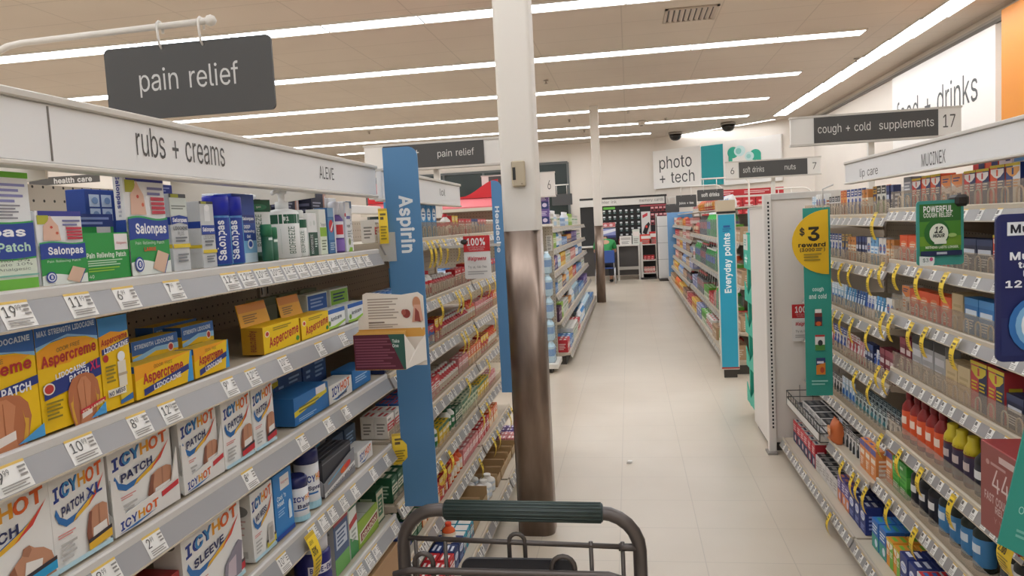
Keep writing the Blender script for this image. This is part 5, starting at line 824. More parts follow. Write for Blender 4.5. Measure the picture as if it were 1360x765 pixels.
asf = [('r', 0, 0, 1, 1, '#f2cc16'), ('t', 'Aspercreme', .14, .20, .97, .68, '#b5302c', .015, .26), ('e', .10, .72, .06, .12, '#f2e0c0'), ('e', .10, .72, .04, .08, '#c23a34'), ('e', .92, .2, .05, .1, '#3d8a3a'), ('l', .25, .78, .75, .9, 2, '#9a8526')]
def flap_tray(y0, y1, h, hb, lab, base='#eebd14', fr=asf, fl=None):
    w_ = y1 - y0; q = MB(); q.box(-w_ / 2, w_ / 2, 0, .055, 0, h, base, .001); q.art(face_front(w_, h), fr); q.art(face_end(w_, h, .055, -1), [('r', 0, 0, 1, 1, '#b98a1e'), ('t', 'Aspercreme', .3, .1, .75, .9, '#8a4a2a', .01, 'down')])
    o = q.build('cream_tray'); q = MB(); q.slab([(-w_ / 2, .053, h - .002), (w_ / 2 - .05, .053, h - .002), (w_ / 2 - .054, .066, hb), (-w_ / 2 + .004, .066, hb)], (0, .002, 0), '#e9ab1c')
    q.art(lambda u, v, L: (-w_ / 2 + .004 + u * (w_ - .058), .053 + .013 * v - .0006 * L, h + v * (hb - h)), fl or [('r', 0, .62, 1, 1, '#d98d22'), ('l', .1, .15, .6, .5, 4, '#94701c')]); q.build('raised_flap', o)
    on_left(o, y0, y1, SZ2, .022); tag(o, lab, 'tray'); return o
flap_tray(1.667, 1.866, .064, .118, 'yellow cream tray with raised flap, first beside the dark gap')
flap_tray(1.878, 2.062, .060, .115, 'yellow cream tray with raised flap, second beside the blue boxes')
arn = [('r', 0, 0, 1, 1, '#eef0ee'), ('r', 0, .78, 1, 1, '#3566b8'), ('t', 'Arnicare', .20, .40, .8, .62, '#5f6872', .01, .08), ('p', [(0, 0), (.55, 0), (1, .22), (1, .32), (.4, .12), (0, .14)], '#a6cf4a'), ('e', .12, .3, .07, .14, '#7fae3a')]
for y0, y1, lab in ((2.068, 2.210, 'white ointment box with blue top, left one of the pair'), (2.236, 2.384, 'white ointment box with blue top beside the leaflet holder')):
    o = carton('ointment_box', y1 - y0, .056, .04, '#eceeec', arn, lab=lab); on_left(o, y0, y1, SZ2)
for y0, y1, col, lab in ((2.10, 2.25, '#2f5fae', 'blue and white box standing behind the white ointment boxes'), (2.275, 2.43, '#8fc23c', 'lime green box standing behind the ointment boxes')):
    o = carton('ointment_box', y1 - y0, .102, .04, '#e6ebe6', [('r', .03, .5, .97, .95, col), ('l', .15, .6, .8, .85, 3, '#26405a' if col[1] == '8' else '#9fb6de')], lab=lab); on_left(o, y0, y1, SZ2, .10)
for i in range(3):
    o = carton('ointment_box', .12, .11, .03, '#8a8f70', [('r', 0, .8, 1, 1, '#6f7a58')], lab='olive box edge deep behind the lime and blue boxes', group='olive boxes deep on the second shelf'); on_left(o, 1.90 + .14 * i, 2.02 + .14 * i, SZ2, .155)

# third shelf: white hot and cold patch boxes
IC, IY, IH = '#2a3f8e', '#5a9fd4', '#e4672a'
def icy(word, fig=1, foot=None, xl=False):
    a = [('r', 0, 0, 1, 1, '#eceae6'), ('t', 'ICY', .06, .74, .48, .90, IC, .03, .06), ('t', 'H', .49, .775, .63, .925, '#eaa22a', .03, .01), ('t', 'OT', .63, .79, .94, .95, IH, .03, .04), ('t', 'CY', .205, .752, .48, .91, '#3f8cc8', .02, .035),
         ('p', [(.05, .60), (.10, .50), (.22, .43), (.40, .45), (.66, .56), (.88, .72), (.70, .63), (.42, .52), (.24, .50), (.13, .56), (.08, .66)], '#2f6fb0'), ('p', [(.34, .44), (.66, .54), (.94, .78), (.70, .62), (.40, .50)], '#e8b634'), ('p', [(.60, .52), (.80, .62), (.96, .82), (.74, .63)], '#d8483a'),
         ('t', word, .16, .575, .66 if not xl else .56, .68, '#2f3560', .015, .06)]
    if xl: a.append(('t', 'XL', .60, .62, .90, .74, IC, .03, .02))
    a.append(('l', .06, .34, .36, .38, 2, '#d9908a'))
    if fig == 1: a += [('p', [(.48, .06), (.49, .18), (.53, .28), (.60, .34), (.66, .38), (.68, .44), (.74, .45), (.79, .40), (.88, .36), (.96, .28), (.99, .16), (.99, .05)], '#c48e70'), ('p', [(.48, .06), (.49, .18), (.53, .28), (.58, .32), (.60, .22), (.62, .06)], '#9a6248'), ('p', [(.66, .38), (.68, .44), (.74, .45), (.76, .40), (.72, .34)], '#a8745a'), ('p', [(.66, .15), (.69, .30), (.86, .26), (.83, .12)], '#efe9e2')]
    if fig == 2: a += [('p', [(.56, .12), (.54, .24), (.58, .36), (.62, .46), (.74, .50), (.88, .50), (.96, .46), (.96, .12)], '#c08a6c'), ('p', [(.56, .12), (.54, .24), (.58, .36), (.62, .46), (.67, .46), (.64, .34), (.63, .22), (.65, .12)], '#8a5440'), ('p', [(.78, .28), (.79, .50), (.81, .50), (.80, .28)], '#a8745a'), ('p', [(.64, .14), (.66, .27), (.92, .29), (.93, .16)], '#eee8e2')]
    a += [('l', .08, .10, .36, .28, 4, '#b9b6b2'), ('r', 0, 0, 1, .05, '#bfe0ec')]
    if foot: a += [('p', [(.55, .05), (1, .08), (1, .17), (.55, .13)], foot), ('p', [(.55, .13), (1, .17), (1, .21), (.55, .17)], '#3a3238')]
    return a
SZ3 = 1.013
ie = [('l', .2, .2, .8, .7, 6, '#cfccc8')]
o = carton('hot_cold_patch_box', .182, .148, .05, '#e8e5e0', icy('PATCH', 1, '#2f9fd0'), ie, lab='white hot and cold patch box with shoulder picture, leftmost on third shelf'); on_left(o, .805, .982, SZ3)
o = carton('hot_cold_patch_box', .122, .147, .05, '#e8e5e0', icy('PATCH', 2, '#e8b634', True), ie, lab='white hot and cold patch box marked XL, second on third shelf'); on_left(o, .985, 1.107, SZ3)
def icy_tray(y0, y1, h, lab):
    w_ = y1 - y0; q = MB(); q.box(-w_ / 2, w_ / 2, .004, .09, 0, .004, '#dedad4'); q.box(-w_ / 2, w_ / 2, .086, .09, 0, h * .85, '#dedad4')
    for sx in (-1, 1): q.slab([(sx * w_ / 2, .002, .035), (sx * w_ / 2, .09, h * .8), (sx * w_ / 2, .09, 0), (sx * w_ / 2, .002, 0)], (-sx * .002, 0, 0), '#e4e0da')
    q.slab([(-w_ / 2, 0, 0), (w_ / 2, 0, 0), (w_ / 2, 0, h * .72), (w_ / 2 - .022, 0, h * .30), (-w_ / 2 + .03, 0, h * .22), (-w_ / 2 + .012, 0, h * .66), (-w_ / 2, 0, h * .70)], (0, .002, 0), '#e6e2dd')
    q.art(face_front(w_, h), [('t', 'ICY', .08, .05, .32, .16, IC, .03, .03), ('t', 'H', .33, .07, .43, .17, '#eaa22a', .03), ('t', 'OT', .44, .08, .64, .19, IH, .03, .02), ('p', [(.04, .02), (.30, .02), (.60, .07), (.30, .05)], '#2f6fb0'), ('p', [(.70, .17), (.98, .22), (.98, .29), (.70, .24)], '#c8323a')])
    o = q.build('patch_tray'); on_left(o, y0, y1, SZ3, .028); tag(o, lab[0], 'tray')
    for k in range(3):
        b = carton('hot_cold_patch_box', w_ - .012, h, .016, '#d8d4cf', icy('PATCH', 2) if k == 0 else [('r', 0, 0, 1, 1, '#cfcbc6')], lab=lab[1] if k == 0 else lab[2], group=lab[3] if k else None); on_left(b, y0 + .006, y1 - .006, SZ3 + .005, .036 + .018 * k)
icy_tray(1.116, 1.303, .142, ('cut white tray holding patch boxes, left one of the two trays', 'front patch box leaning in the left white tray', 'hidden patch box packed behind in the left white tray', 'patch boxes packed in left tray'))
icy_tray(1.318, 1.466, .142, ('cut white tray holding patch boxes, right one of the two trays', 'front patch box leaning in the right white tray', 'hidden patch box packed behind in the right white tray', 'patch boxes packed in right tray'))
o = carton('hot_cold_patch_box', .124, .146, .05, '#e8e5e0', icy('PATCH', 2, '#c8323a'), ie, lab='white hot and cold patch box right of the two white trays'); on_left(o, 1.472, 1.596, SZ3)
o = carton('hot_cold_patch_box', .104, .145, .05, '#e8e5e0', icy('PATCH', 2, '#c8323a'), ie, lab='white hot and cold patch box beside the dark gap on third shelf'); on_left(o, 1.602, 1.706, SZ3)
o = carton('cream_box', .15, .10, .04, '#20242c', [('r', .0, .0, .5, .3, '#d8c83a'), ('r', .55, .2, .95, .5, '#d8483a'), ('l', .1, .5, .6, .8, 3, '#50586a')], lab='dark box in the gap of third shelf with yellow corner'); on_left(o, 1.72, 1.83, SZ3, .10)
blu = [('r', 0, 0, 1, 1, '#2b74b8'), ('p', [(0, .30), (.95, .60), (.95, .80), (0, .50)], '#e0cc2e'), ('r', .62, .72, .92, .98, '#e9e6e6'), ('l', .12, .42, .7, .60, 2, '#7d7a2e'), ('l', .1, .1, .6, .2, 2, '#a9cbea')]
q = MB(); w_, h_ = .225, .072; q.box(-w_ / 2, w_ / 2, 0, .09, 0, h_, '#2b74b8', .001); q.art(face_front(w_, h_), blu); q.art(face_end(w_, h_, .09, -1), [('r', 0, 0, 1, 1, '#2667a6')]); o = q.build('relief_tray')
q = MB(); q.slab([(-w_ / 2, .09, 0), (-.01, .09, 0), (-.01, .094, .125), (-w_ / 2, .094, .13)], (0, .003, 0), '#2b74b8'); q.art(lambda u, v, L: (-w_ / 2 + u * (w_ / 2 - .01), .09 - .0005 * L, v * .128), [('p', [(0, .60), (1, .68), (1, .80), (0, .72)], '#e0cc2e'), ('r', .6, .78, .95, .98, '#e9e6e6')]); q.build('raised_flap', o)
on_left(o, 1.816, 2.041, SZ3, .03); tag(o, 'bright blue tray with yellow stripes and raised flap', 'tray')
o = carton('cream_box', .18, .053, .06, '#e8e6e2', [('r', 0, 0, 1, 1, '#eceae6'), ('t', 'ICY', .12, .36, .46, .86, IC, .03, .10), ('t', 'HOT', .48, .44, .90, .95, IH, .03, .10), ('p', [(.12, .2), (.3, .08), (.6, .2), (.92, .55), (.6, .3), (.3, .2)], '#2f6fb0'), ('t', 'CREAM', .34, .12, .74, .30, '#33384a', .01, .1)], [('r', 0, 0, 1, 1, '#d5d1cb')], lab='low white hot and cold cream box beside the blue tray'); on_left(o, 2.047, 2.226, SZ3)
o = carton('relief_box', .165, .062, .07, '#2f79bd', [('l', .15, .3, .8, .6, 3, '#a9cbea'), ('r', .7, .7, .95, .95, '#e6e4e4')], lab='low blue box at the end of third shelf, under the leaflet holder'); on_left(o, 2.235, 2.400, SZ3)
for y0, hh, dp, lab in ((1.90, .135, .12, 'dark blue box behind the low cream box'), (2.08, .15, .12, 'dark blue box behind the low blue box, leaning on the back')):
    o = carton('relief_box', .17, hh, .04, '#2a4f88', [('l', .5, .4, .9, .7, 4, '#8fb0d8'), ('l', .12, .45, .3, .6, 2, '#8fb0d8')], lab=lab); on_left(o, y0, y0 + .17, SZ3, dp)

# fourth shelf
SZ4 = .767
red = [('r', 0, 0, 1, 1, '#9c1f24'), ('t', 'ThermaCare', .10, .35, .8, .62, '#e8c9c0', .01, .1), ('p', [(.45, .30), (1, .55), (1, .80), (.45, .5)], '#e08a2a'), ('t', 'PREMIUM SIZE', .5, .45, .95, .58, '#5a1a14', .0, .18)]
o = carton('heat_wrap_box', .26, .115, .10, '#a3262a', red, top=[('r', 0, 0, 1, 1, '#8a2024'), ('r', .1, .2, .9, .5, '#7a1a20'), ('p', [(.4, 0), (.9, .9), (1, .9), (.55, 0)], '#d98a2e')], lab='dark red heat wrap box at the left of fourth shelf'); on_left(o, 1.02, 1.28, SZ4)
o = carton('hot_cold_sleeve_box', .222, .170, .06, '#e8e5e0', icy('SLEEVE', 0, '#c8323a') + [('p', [(.60, .06), (.64, .30), (.90, .50), (.97, .45), (.92, .06)], '#8a8390'), ('p', [(.66, .1), (.70, .3), (.84, .34), (.82, .08)], '#c9b8c0')], [('r', 0, 0, 1, 1, '#d9d5cf'), ('e', .5, .9, .3, .05, '#6f6a66')], lab='large white box marked SLEEVE on fourth shelf'); on_left(o, 1.292, 1.514, SZ4)
nme = [('r', 0, 0, 1, 1, '#dad6cf'), ('e', .5, .75, .4, .09, '#8a8580'), ('r', .3, .06, .8, .16, '#b9b4ae'), ('l', .15, .4, .8, .62, 5, '#cfa8a0')]
o = carton('hot_cold_box', .106, .158, .07, '#e6e3de', icy('NO MESS', 0, '#d8c83a') + [('p', [(.62, .1), (.62, .32), (.7, .4), (.86, .4), (.9, .3), (.9, .1)], '#c9c4be'), ('r', .68, .14, .84, .34, '#a9a49e')], nme, lab='white box marked NO MESS with grey side panel'); on_left(o, 1.560, 1.666, SZ4)
o = carton('cool_pack_box', .098, .160, .05, '#2b7ec4', [('r', 0, 0, 1, 1, '#2e82c8'), ('r', .36, .72, .86, .93, '#eae7e4'), ('t', 'Walgreens', .40, .80, .82, .85, '#c84c50'), ('t', "Cool 'n", .14, .58, .62, .66, '#d8ebf8', .01), ('t', 'Heat', .14, .49, .5, .57, '#d8ebf8', .01), ('e', .80, .38, .08, .12, '#d8ebf8'), ('r', .72, .2, .88, .38, '#d8ebf8'), ('l', .14, .34, .5, .44, 3, '#9cc7ea'), ('r', 0, 0, 1, .07, '#2a4fa8')], [('r', 0, 0, 1, 1, '#256fae')], lab='bright blue pack box right of the NO MESS box'); on_left(o, 1.672, 1.770, SZ4)
def spray(y, r, h, hc, lab, dp, word):
    o = lathe_item('spray_can', [(r * .95, 0), (r, .004), (r, h), (r * .8, h + .006)], mat('#e6e6e8', .3), [(r * 1.0, h + .002), (r * 1.0, h + hc * .8), (r * .8, h + hc)], mat('#232a66', .3), r=r, words=[('t', 'ICY', -r * .9, h * .60, r * .1, h * .76, IC, .03, 0), ('t', 'H', r * .14, h * .62, r * .42, h * .78, '#eaa22a', .03, 0), ('t', 'OT', r * .45, h * .64, r * 1.1, h * .80, IH, .03, 0), ('t', word, -r * .6, h * .40, r * .8, h * .52, '#2f3560', .02, 0), ('r', -r * .9, h * .33, r * .3, h * .37, '#2f6fb0'), ('r', -r * 1.2, h * .0, r * 1.2, h * .16, '#a9d6e4')], lab=lab, cat='spray can'); on_left(o, y - r, y + r, SZ4, dp, -.5)
spray(1.825, .030, .085, .030, 'short white can with navy cap in front of the tall spray', .045, 'Balm')
spray(1.832, .033, .115, .050, 'tall white spray can with wide navy cap beside the blue box', .12, 'Spray')
spray(1.915, .033, .120, .042, 'tall white spray can with navy cap, right one near the silver tray', .055, 'Spray')
slv = [('r', 0, 0, 1, 1, '#8c8c90'), ('p', [(0, .0), (1, .28), (1, .48), (0, .30)], '#e9e6e2'), ('t', 'ADVANCED RELIEF', .06, .17, .95, .29, '#5a5a60', .01, .2), ('e', .62, .62, .12, .16, '#e4672a'), ('e', .74, .66, .1, .14, '#d8382a'), ('p', [(.1, .7), (.6, .84), (.6, .9), (.1, .78)], '#5ab0d8')]
w_, h_ = .24, .085; q = MB(); q.box(-w_ / 2, w_ / 2, .0, .09, 0, .004, '#77777b'); q.slab([(-w_ / 2, 0, 0), (w_ / 2, 0, 0), (w_ / 2, 0, .075), (-w_ / 2, 0, .04)], (0, .002, 0), '#8c8c90'); q.slab([(-w_ / 2, .088, 0), (w_ / 2, .088, 0), (w_ / 2, .088, .105), (-w_ / 2, .088, .125)], (0, .002, 0), '#7c7c80'); q.slab([(-w_ / 2, 0, 0), (-w_ / 2, .09, 0), (-w_ / 2, .09, .12), (-w_ / 2, 0, .04)], (.002, 0, 0), '#a3a3a6')
q.art(lambda u, v, L: (-w_ / 2 + u * w_, -.0005 * L, v * (.04 + .035 * u)), slv); q.art(lambda u, v, L: (-w_ / 2 + u * w_, .088 - .0005 * L, .04 + v * .075), [('p', [(.15, .55), (.8, .8), (.8, .88), (.15, .65)], '#4aa8d8'), ('l', .1, .2, .8, .4, 2, '#b9b9bd')]); o = q.build('relief_tray'); on_left(o, 1.965, 2.205, SZ4, .03); tag(o, 'silver grey tray with red and orange dots on fourth shelf', 'tray')
for i in range(4):
    b = carton('relief_box', .22, .098, .015, '#38393f', [('r', 0, .86, 1, .9, '#6f7076')], lab='dark grey relief box packed upright in the silver tray', group='boxes in the silver tray'); on_left(b, 1.975, 2.195, SZ4 + .005, .036 + .018 * i)
o = carton('cream_box', .135, .048, .06, '#e8e6e2', [('r', 0, 0, 1, 1, '#eceae6'), ('t', 'ICY', .12, .30, .46, .78, IC, .03, .1), ('t', 'HOT', .48, .4, .88, .88, IH, .03, .1), ('p', [(.12, .16), (.4, .06), (.9, .5), (.5, .2)], '#2f6fb0')], lab='small white cream box right of the silver tray'); on_left(o, 2.235, 2.370, SZ4)
for i in range(2):
    o = carton('relief_box', .10, .10, .03, '#33475e', [('l', .15, .3, .8, .8, 5, '#86a0bc')], lab=('slate blue card box behind the small cream box, nearer', 'slate blue card box behind the small cream box, right')[i]); on_left(o, 2.20 + .11 * i, 2.30 + .11 * i, SZ4, .10)

# fifth shelf
SZ5 = .517
o = lathe_item('spray_can', [(.048, 0), (.05, .004), (.05, .125), (.04, .133)], mat('#24266e', .3), [(.044, .131), (.044, .165), (.036, .172)], '#d9d9de', r=.05, words=[('r', -.045, .075, .045, .098, '#e6e2ea'), ('t', 'BLUE-EMU', -.04, .079, .04, .094, '#2a2c78', .02, 0), ('r', -.05, .04, .05, .065, '#3a3c86'), ('r', -.06, .003, .06, .022, '#d8b03a')], lab='thick navy spray can with white oval on fifth shelf', cat='spray can'); on_left(o, 1.86, 1.96, SZ5, .055, -.5)
o = lathe_item('gel_stick', [(.026, 0), (.028, .004), (.028, .12)], '#d4d3d6', [(.028, .12), (.028, .168), (.024, .172)], '#2a2c4a', r=.028, words=[('r', -.024, .03, .024, .1, '#8a8c9c')], lab='grey stick with dark cap behind the navy spray can', cat='stick'); on_left(o, 1.955, 2.01, SZ5, .11)
o = carton('gel_box', .11, .165, .06, '#3c4f70', [('r', 0, 0, 1, 1, '#4a5f86'), ('r', 0, 0, 1, .30, '#6fae5a'), ('r', 0, .88, 1, 1, '#a3424a'), ('t', 'BLUE', .2, .62, .85, .74, '#e2e6ee', .01), ('t', 'FREEZE', .15, .48, .9, .58, '#e2e6ee', .01), ('l', .2, .34, .8, .44, 2, '#b8c2d4')][:4] + [('r', .12, .45, .88, .80, '#c9d2e0'), ('l', .2, .5, .8, .75, 4, '#4a5f86')], [('r', 0, 0, 1, 1, '#b9b6b2'), ('l', .2, .2, .8, .8, 7, '#8c8985')], lab='slate and green gel box right of the navy can'); on_left(o, 2.005, 2.115, SZ5)
o = carton('gel_box', .066, .165, .06, '#e9ece6', [('p', [(0, 0), (1, 0), (1, .2), (0, .4)], '#3d8f4f'), ('p', [(0, .55), (1, .62), (1, .75), (0, .66)], '#b8383c'), ('r', 0, .9, 1, 1, '#2f6a48'), ('l', .2, .3, .8, .5, 3, '#a8b0a6')], [('r', 0, 0, 1, 1, '#d3d6d0')], lab='narrow white and green box with red band'); on_left(o, 2.125, 2.191, SZ5)
o = carton('liniment_tray', .185, .085, .10, '#8fb03a', [('r', 0, 0, 1, 1, '#93b23c'), ('p', [(.05, .15), (.98, .35), (.98, .75), (.05, .55)], '#e4e2d2'), ('p', [(.10, .20), (.95, .38), (.95, .68), (.10, .5)], '#8a2f2a'), ('t', 'DRAGON', .16, .32, .88, .52, '#e6dcc6', .02, .16)], top=[('r', .02, .05, .98, .98, '#b9bcae'), ('r', .48, .05, .5, .98, '#8a8d80')], lab='lime tray with dark red lettered band near shelf end'); on_left(o, 2.195, 2.380, SZ5)
for i in range(3):
    o = carton('liniment_box', .075, .115 - .01 * i, .07, '#1f5a38', [('r', .06, .06, .94, .94, '#cfc9ae'), ('r', .2, .2, .8, .8, '#2f6a45'), ('l', .3, .3, .7, .7, 4, '#cfc9ae')], [('r', .0, 0, 1, 1, '#194a2e'), ('l', .2, .2, .8, .8, 4, '#a8b89a')], lab='dark green framed box standing beyond the lime tray', group='dark green boxes at the end of fifth shelf'); on_left(o, 2.385 + .035 * i, 2.46 + .035 * i, SZ5 + .0, .035 + .075 * i)
o = carton('shipping_carton', .34, .13, .2, '#a9855e', [('r', .1, .1, .5, .3, '#c9b79a')], lab='plain brown carton low on the shelf under the green boxes', cat='carton'); put_at(o, (-(.83), 2.28, .305), math.pi / 2)
o = carton('shipping_carton', .40, .12, .2, '#b08a62', [('r', .6, .5, .9, .8, '#d8c9ae')], lab='brown carton on the bottom shelf under the rubs bay', cat='carton'); put_at(o, (-(.76), 2.2, .12), math.pi / 2)

# leaflet holder on the second shelf
Yh = 2.06; a = at(468, 446, Y=Yh); b = at(538, 452, Y=Yh); c = at(536, 500, Y=Yh); d = at(469, 491, Y=Yh); e2 = at(560, 478, Y=Yh + .05)
wv = (b.x - a.x + c.x - d.x) / 2; hv = (a.z - d.z + b.z - c.z) / 2; cxh = (a.x + b.x) / 2
o = empty('leaflet_holder', (cxh, Yh, d.z - .002)); tag(o, 'cardboard leaflet holder with maroon front and green Take One corner', 'leaflet holder')
q = MB(); q.box(-wv / 2, wv / 2, 0, .0015, 0, hv, '#5a2033'); q.art(face_front(wv, hv), [('l', .03, .08, .80, .90, 11, '#83475a'), ('p', [(.68, 1), (1, 1), (1, 0), (.96, 0)], '#2f5c50'), ('t', 'Take', .76, .76, .90, .86, '#cfdcd6', .01), ('t', 'One', .76, .63, .88, .73, '#cfdcd6', .01)]); q.build('front_pocket', o)
q = MB(); q.slab([(wv / 2, 0, 0), (wv / 2 + .045, .06, .015), (wv / 2 + .045, .06, hv * .9), (wv / 2 + .02, .03, hv * .5), (wv / 2, 0, hv)], (-.0012, .0012, 0), '#e9e2d8'); q.slab([(-wv / 2, 0, 0), (-wv / 2, .05, 0), (-wv / 2, .05, hv), (-wv / 2, 0, hv)], (.0012, 0, 0), '#d9a24a'); q.box(-wv / 2, wv / 2, 0, .05, -.001, .001, '#d9a24a'); q.build('side_wall', o)
q = MB(); bw = wv + .045; q.slab([(-wv / 2, .05, 0), (wv / 2 + .045, .06, 0), (wv / 2 + .045, .06, hv * 2.0), (wv / 2 + .03, .058, hv * 2.12), (wv / 2 - .02, .056, hv * 2.06), (-wv / 2 + .03, .05, hv * 2.16), (-wv / 2 + .018, .05, hv * 2.1), (-wv / 2 + .016, .05, hv * 1.5), (-wv / 2, .05, hv * 1.4)], (0, .0015, 0), '#ece4d9')
q.art(lambda u, v, L: (-wv / 2 + u * bw, .05 + .01 * u - .0006 * L, v * hv * 2.1), [('r', .0, .40, 1, .52, '#e0a850'), ('l', .16, .66, .62, .94, 8, '#b3a69a'), ('r', .16, .60, .4, .62, '#8a7a6e'), ('l', .16, .54, .6, .585, 2, '#b3a69a'), ('e', .74, .72, .06, .06, '#8a3a34'), ('e', .70, .74, .035, .04, '#a8584c'), ('e', .90, .86, .06, .09, '#c98f6e'), ('p', [(.82, .60), (.86, .84), (.96, .84), (.99, .62)], '#dba892'), ('p', [(.86, .62), (.88, .8), (.93, .74), (.95, .6)], '#9a4a40')]); q.build('back_card', o)
q = MB()
for k in range(3): q.box(-wv / 2 + .004, wv / 2 - .004, .008 + .01 * k, .012 + .01 * k, .002, hv * (1.02 + .02 * k), '#e3b25c')
q.build('leaflets', o)
q = MB(); q.box(-.14, -.02, .056, .07, hv * .75, hv * .78, CLIPP); q.box(-.15, -.135, .05, .09, hv * .6, hv * .95, '#23201e'); q.build('clip_arm', o)
# ------------------------------------------------------------------ goods built once and repeated along the shelves
KIND = {}
def reg(key, words, cat, name, fn, wd, dp): KIND[key] = dict(words=words, cat=cat, name=name, fn=fn, w=wd, d=dp, src=None)
def gbox(key, words, w, h, d, base, style='band', c2='#ffffff', c3='#e8e4dd', cat='box', name='medicine_box', topc=None):
    def fn():
        q = MB(); q.box(-w / 2, w / 2, 0, d, 0, h, base, .001)
        a = {'band': [('r', 0, .35, 1, .68, c2), ('l', .12, .42, .88, .60, 2, base), ('l', .12, .10, .8, .26, 3, c3), ('r', .08, .80, .5, .88, c3)],
             'split': [('r', 0, 0, 1, .48, c2), ('l', .12, .58, .85, .84, 3, c3), ('e', .66, .25, .2, .14, c3)],
             'oval': [('e', .5, .62, .38, .17, c2), ('l', .22, .56, .78, .68, 2, c3), ('l', .12, .12, .8, .30, 3, c3)],
             'corner': [('p', [(0, 1), (1, 1), (1, .62), (.5, .58), (0, .76)], c2), ('l', .15, .78, .8, .90, 2, c3), ('r', .55, .1, .92, .42, c3), ('l', .08, .2, .48, .48, 3, c2)],
             'top': [('r', 0, .80, 1, 1, c2), ('r', .1, .52, .9, .68, c3), ('l', .12, .14, .7, .40, 4, c3)],
             'side': [('r', .5, 0, 1, 1, c2), ('p', [(.06, .90), (.94, .90), (.94, .80), (.72, .70), (.5, .66), (.28, .70), (.06, .80)], c3), ('r', .44, .72, .56, .88, base), ('r', 0, .93, 1, 1, '#ddc63a'), ('l', .08, .42, .44, .6, 3, c3), ('l', .56, .42, .92, .6, 3, c3)],
             'plain': [('l', .15, .3, .85, .7, 3, c2)]}[style]
        q.art(face_front(w, h), a); q.art(face_end(w, h, d, 1), [('r', 0, .35, 1, .68, c2)] if style == 'band' else [('l', .2, .2, .8, .7, 4, c3)]); q.art(face_end(w, h, d, -1), [('l', .2, .2, .8, .7, 4, c3)])
        q.art(face_top(w, h, d), [('r', .04, .04, .96, .96, topc or base), ('l', .15, .2, .85, .8, 2, c2 if c2 != base else c3)])
        return q.build(name)
    reg(key, words, cat, name, fn, w + .003, d + .004)
def gbottle(key, words, r, h, body, label, cap, c3='#e8e4dd', cat='bottle', name='medicine_bottle', sy=1.0, wrap=None, gl=.2):
    def fn():
        q = MB(); q.lathe([(r * .92, 0), (r, .004), (r, h * .10, label), (r, h * .62, body), (r * .96, h * .70), (r * .42, h * .84), (r * .40, h * .88)], mat(body, gl), (0, r * sy, 0), 14, sy=sy)
        P = []
        for i in range(5):
            t = -.7 + .35 * i
            for z in (h * .34, h * .5): P.append(((r + .0006) * math.sin(t), r * sy - (r * sy + .0006) * math.cos(t), z))
        q.add(P, [(2 * i, 2 * i + 2, 2 * i + 3, 2 * i + 1) for i in range(4)], c3)
        o = q.build(name)
        c = MB(); c.lathe([(r * .46, h * .86), (r * .48, h * .87), (r * .48, h * .985), (r * .42, h)] if not wrap else [(r * 1.02, h * .66), (r * .9, h * .78), (r * .58, h * .88), (r * .6, h), (r * .5, h * 1.01)], wrap or cap, (0, r * sy, 0), 12, sy=sy)
        return note(o, c.build('cap' if not wrap else 'shrink_seal', o))
    reg(key, words, cat, name, fn, 2 * r + .004, 2 * r * sy + .004)
def gtube(key, words, w, h, body, c2, cap, cat='tube', name='cream_tube'):
    def fn():
        q = MB(); n = 10; vs = []
        for k, (z, a, b_) in enumerate(((h * .16, .5, .42), (h * .5, .5, .33), (h * .95, .5, .04), (h, .5, .03))):
            vs += [(w * a * math.cos(t * 2 * math.pi / n), w * .42 + w * b_ * math.sin(t * 2 * math.pi / n), z) for t in range(n)]
        q.add(vs, [(i * n + j, i * n + (j + 1) % n, (i + 1) * n + (j + 1) % n, (i + 1) * n + j) for i in range(3) for j in range(n)] + [tuple(range(3 * n, 4 * n))], body, True)
        f = lambda u, v, L: (-w * .45 + u * w * .9, w * .42 - w * (.42 - .40 * v) * .92 - .0035 - .0004 * L, h * (.18 + .8 * v))
        q.art(f, [('r', .12, .30, .88, .62, c2), ('l', .2, .68, .8, .85, 2, c2)])
        o = q.build(name); c = MB(); c.lathe([(w * .42, 0), (w * .44, h * .16)], cap, (0, w * .42, 0), 12); return note(o, c.build('cap', o))
    reg(key, words, cat, name, fn, w + .004, w * .9)
def gcard(key, words, w, h, card, blister, c2, cat='pack', name='blister_pack'):
    def fn():
        q = MB(); q.box(-w / 2, w / 2, .018, .020, 0, h, card); q.art(face_front(w, h, .018), [('r', 0, .72, 1, 1, c2), ('l', .15, .78, .85, .92, 2, card), ('e', .5, .55, .3, .10, c2), ('r', .42, .94, .58, .97, '#2b2826')])
        o = q.build(name); b_ = MB(); b_.lathe([(w * .18, h * .06), (w * .2, h * .08), (w * .2, h * .36), (w * .12, h * .42), (w * .12, h * .46)], blister, (0, .018 - w * .0, 0), 10, sy=.8); return note(o, b_.build('stick', o))
    reg(key, words, cat, name, fn, w + .004, .06)
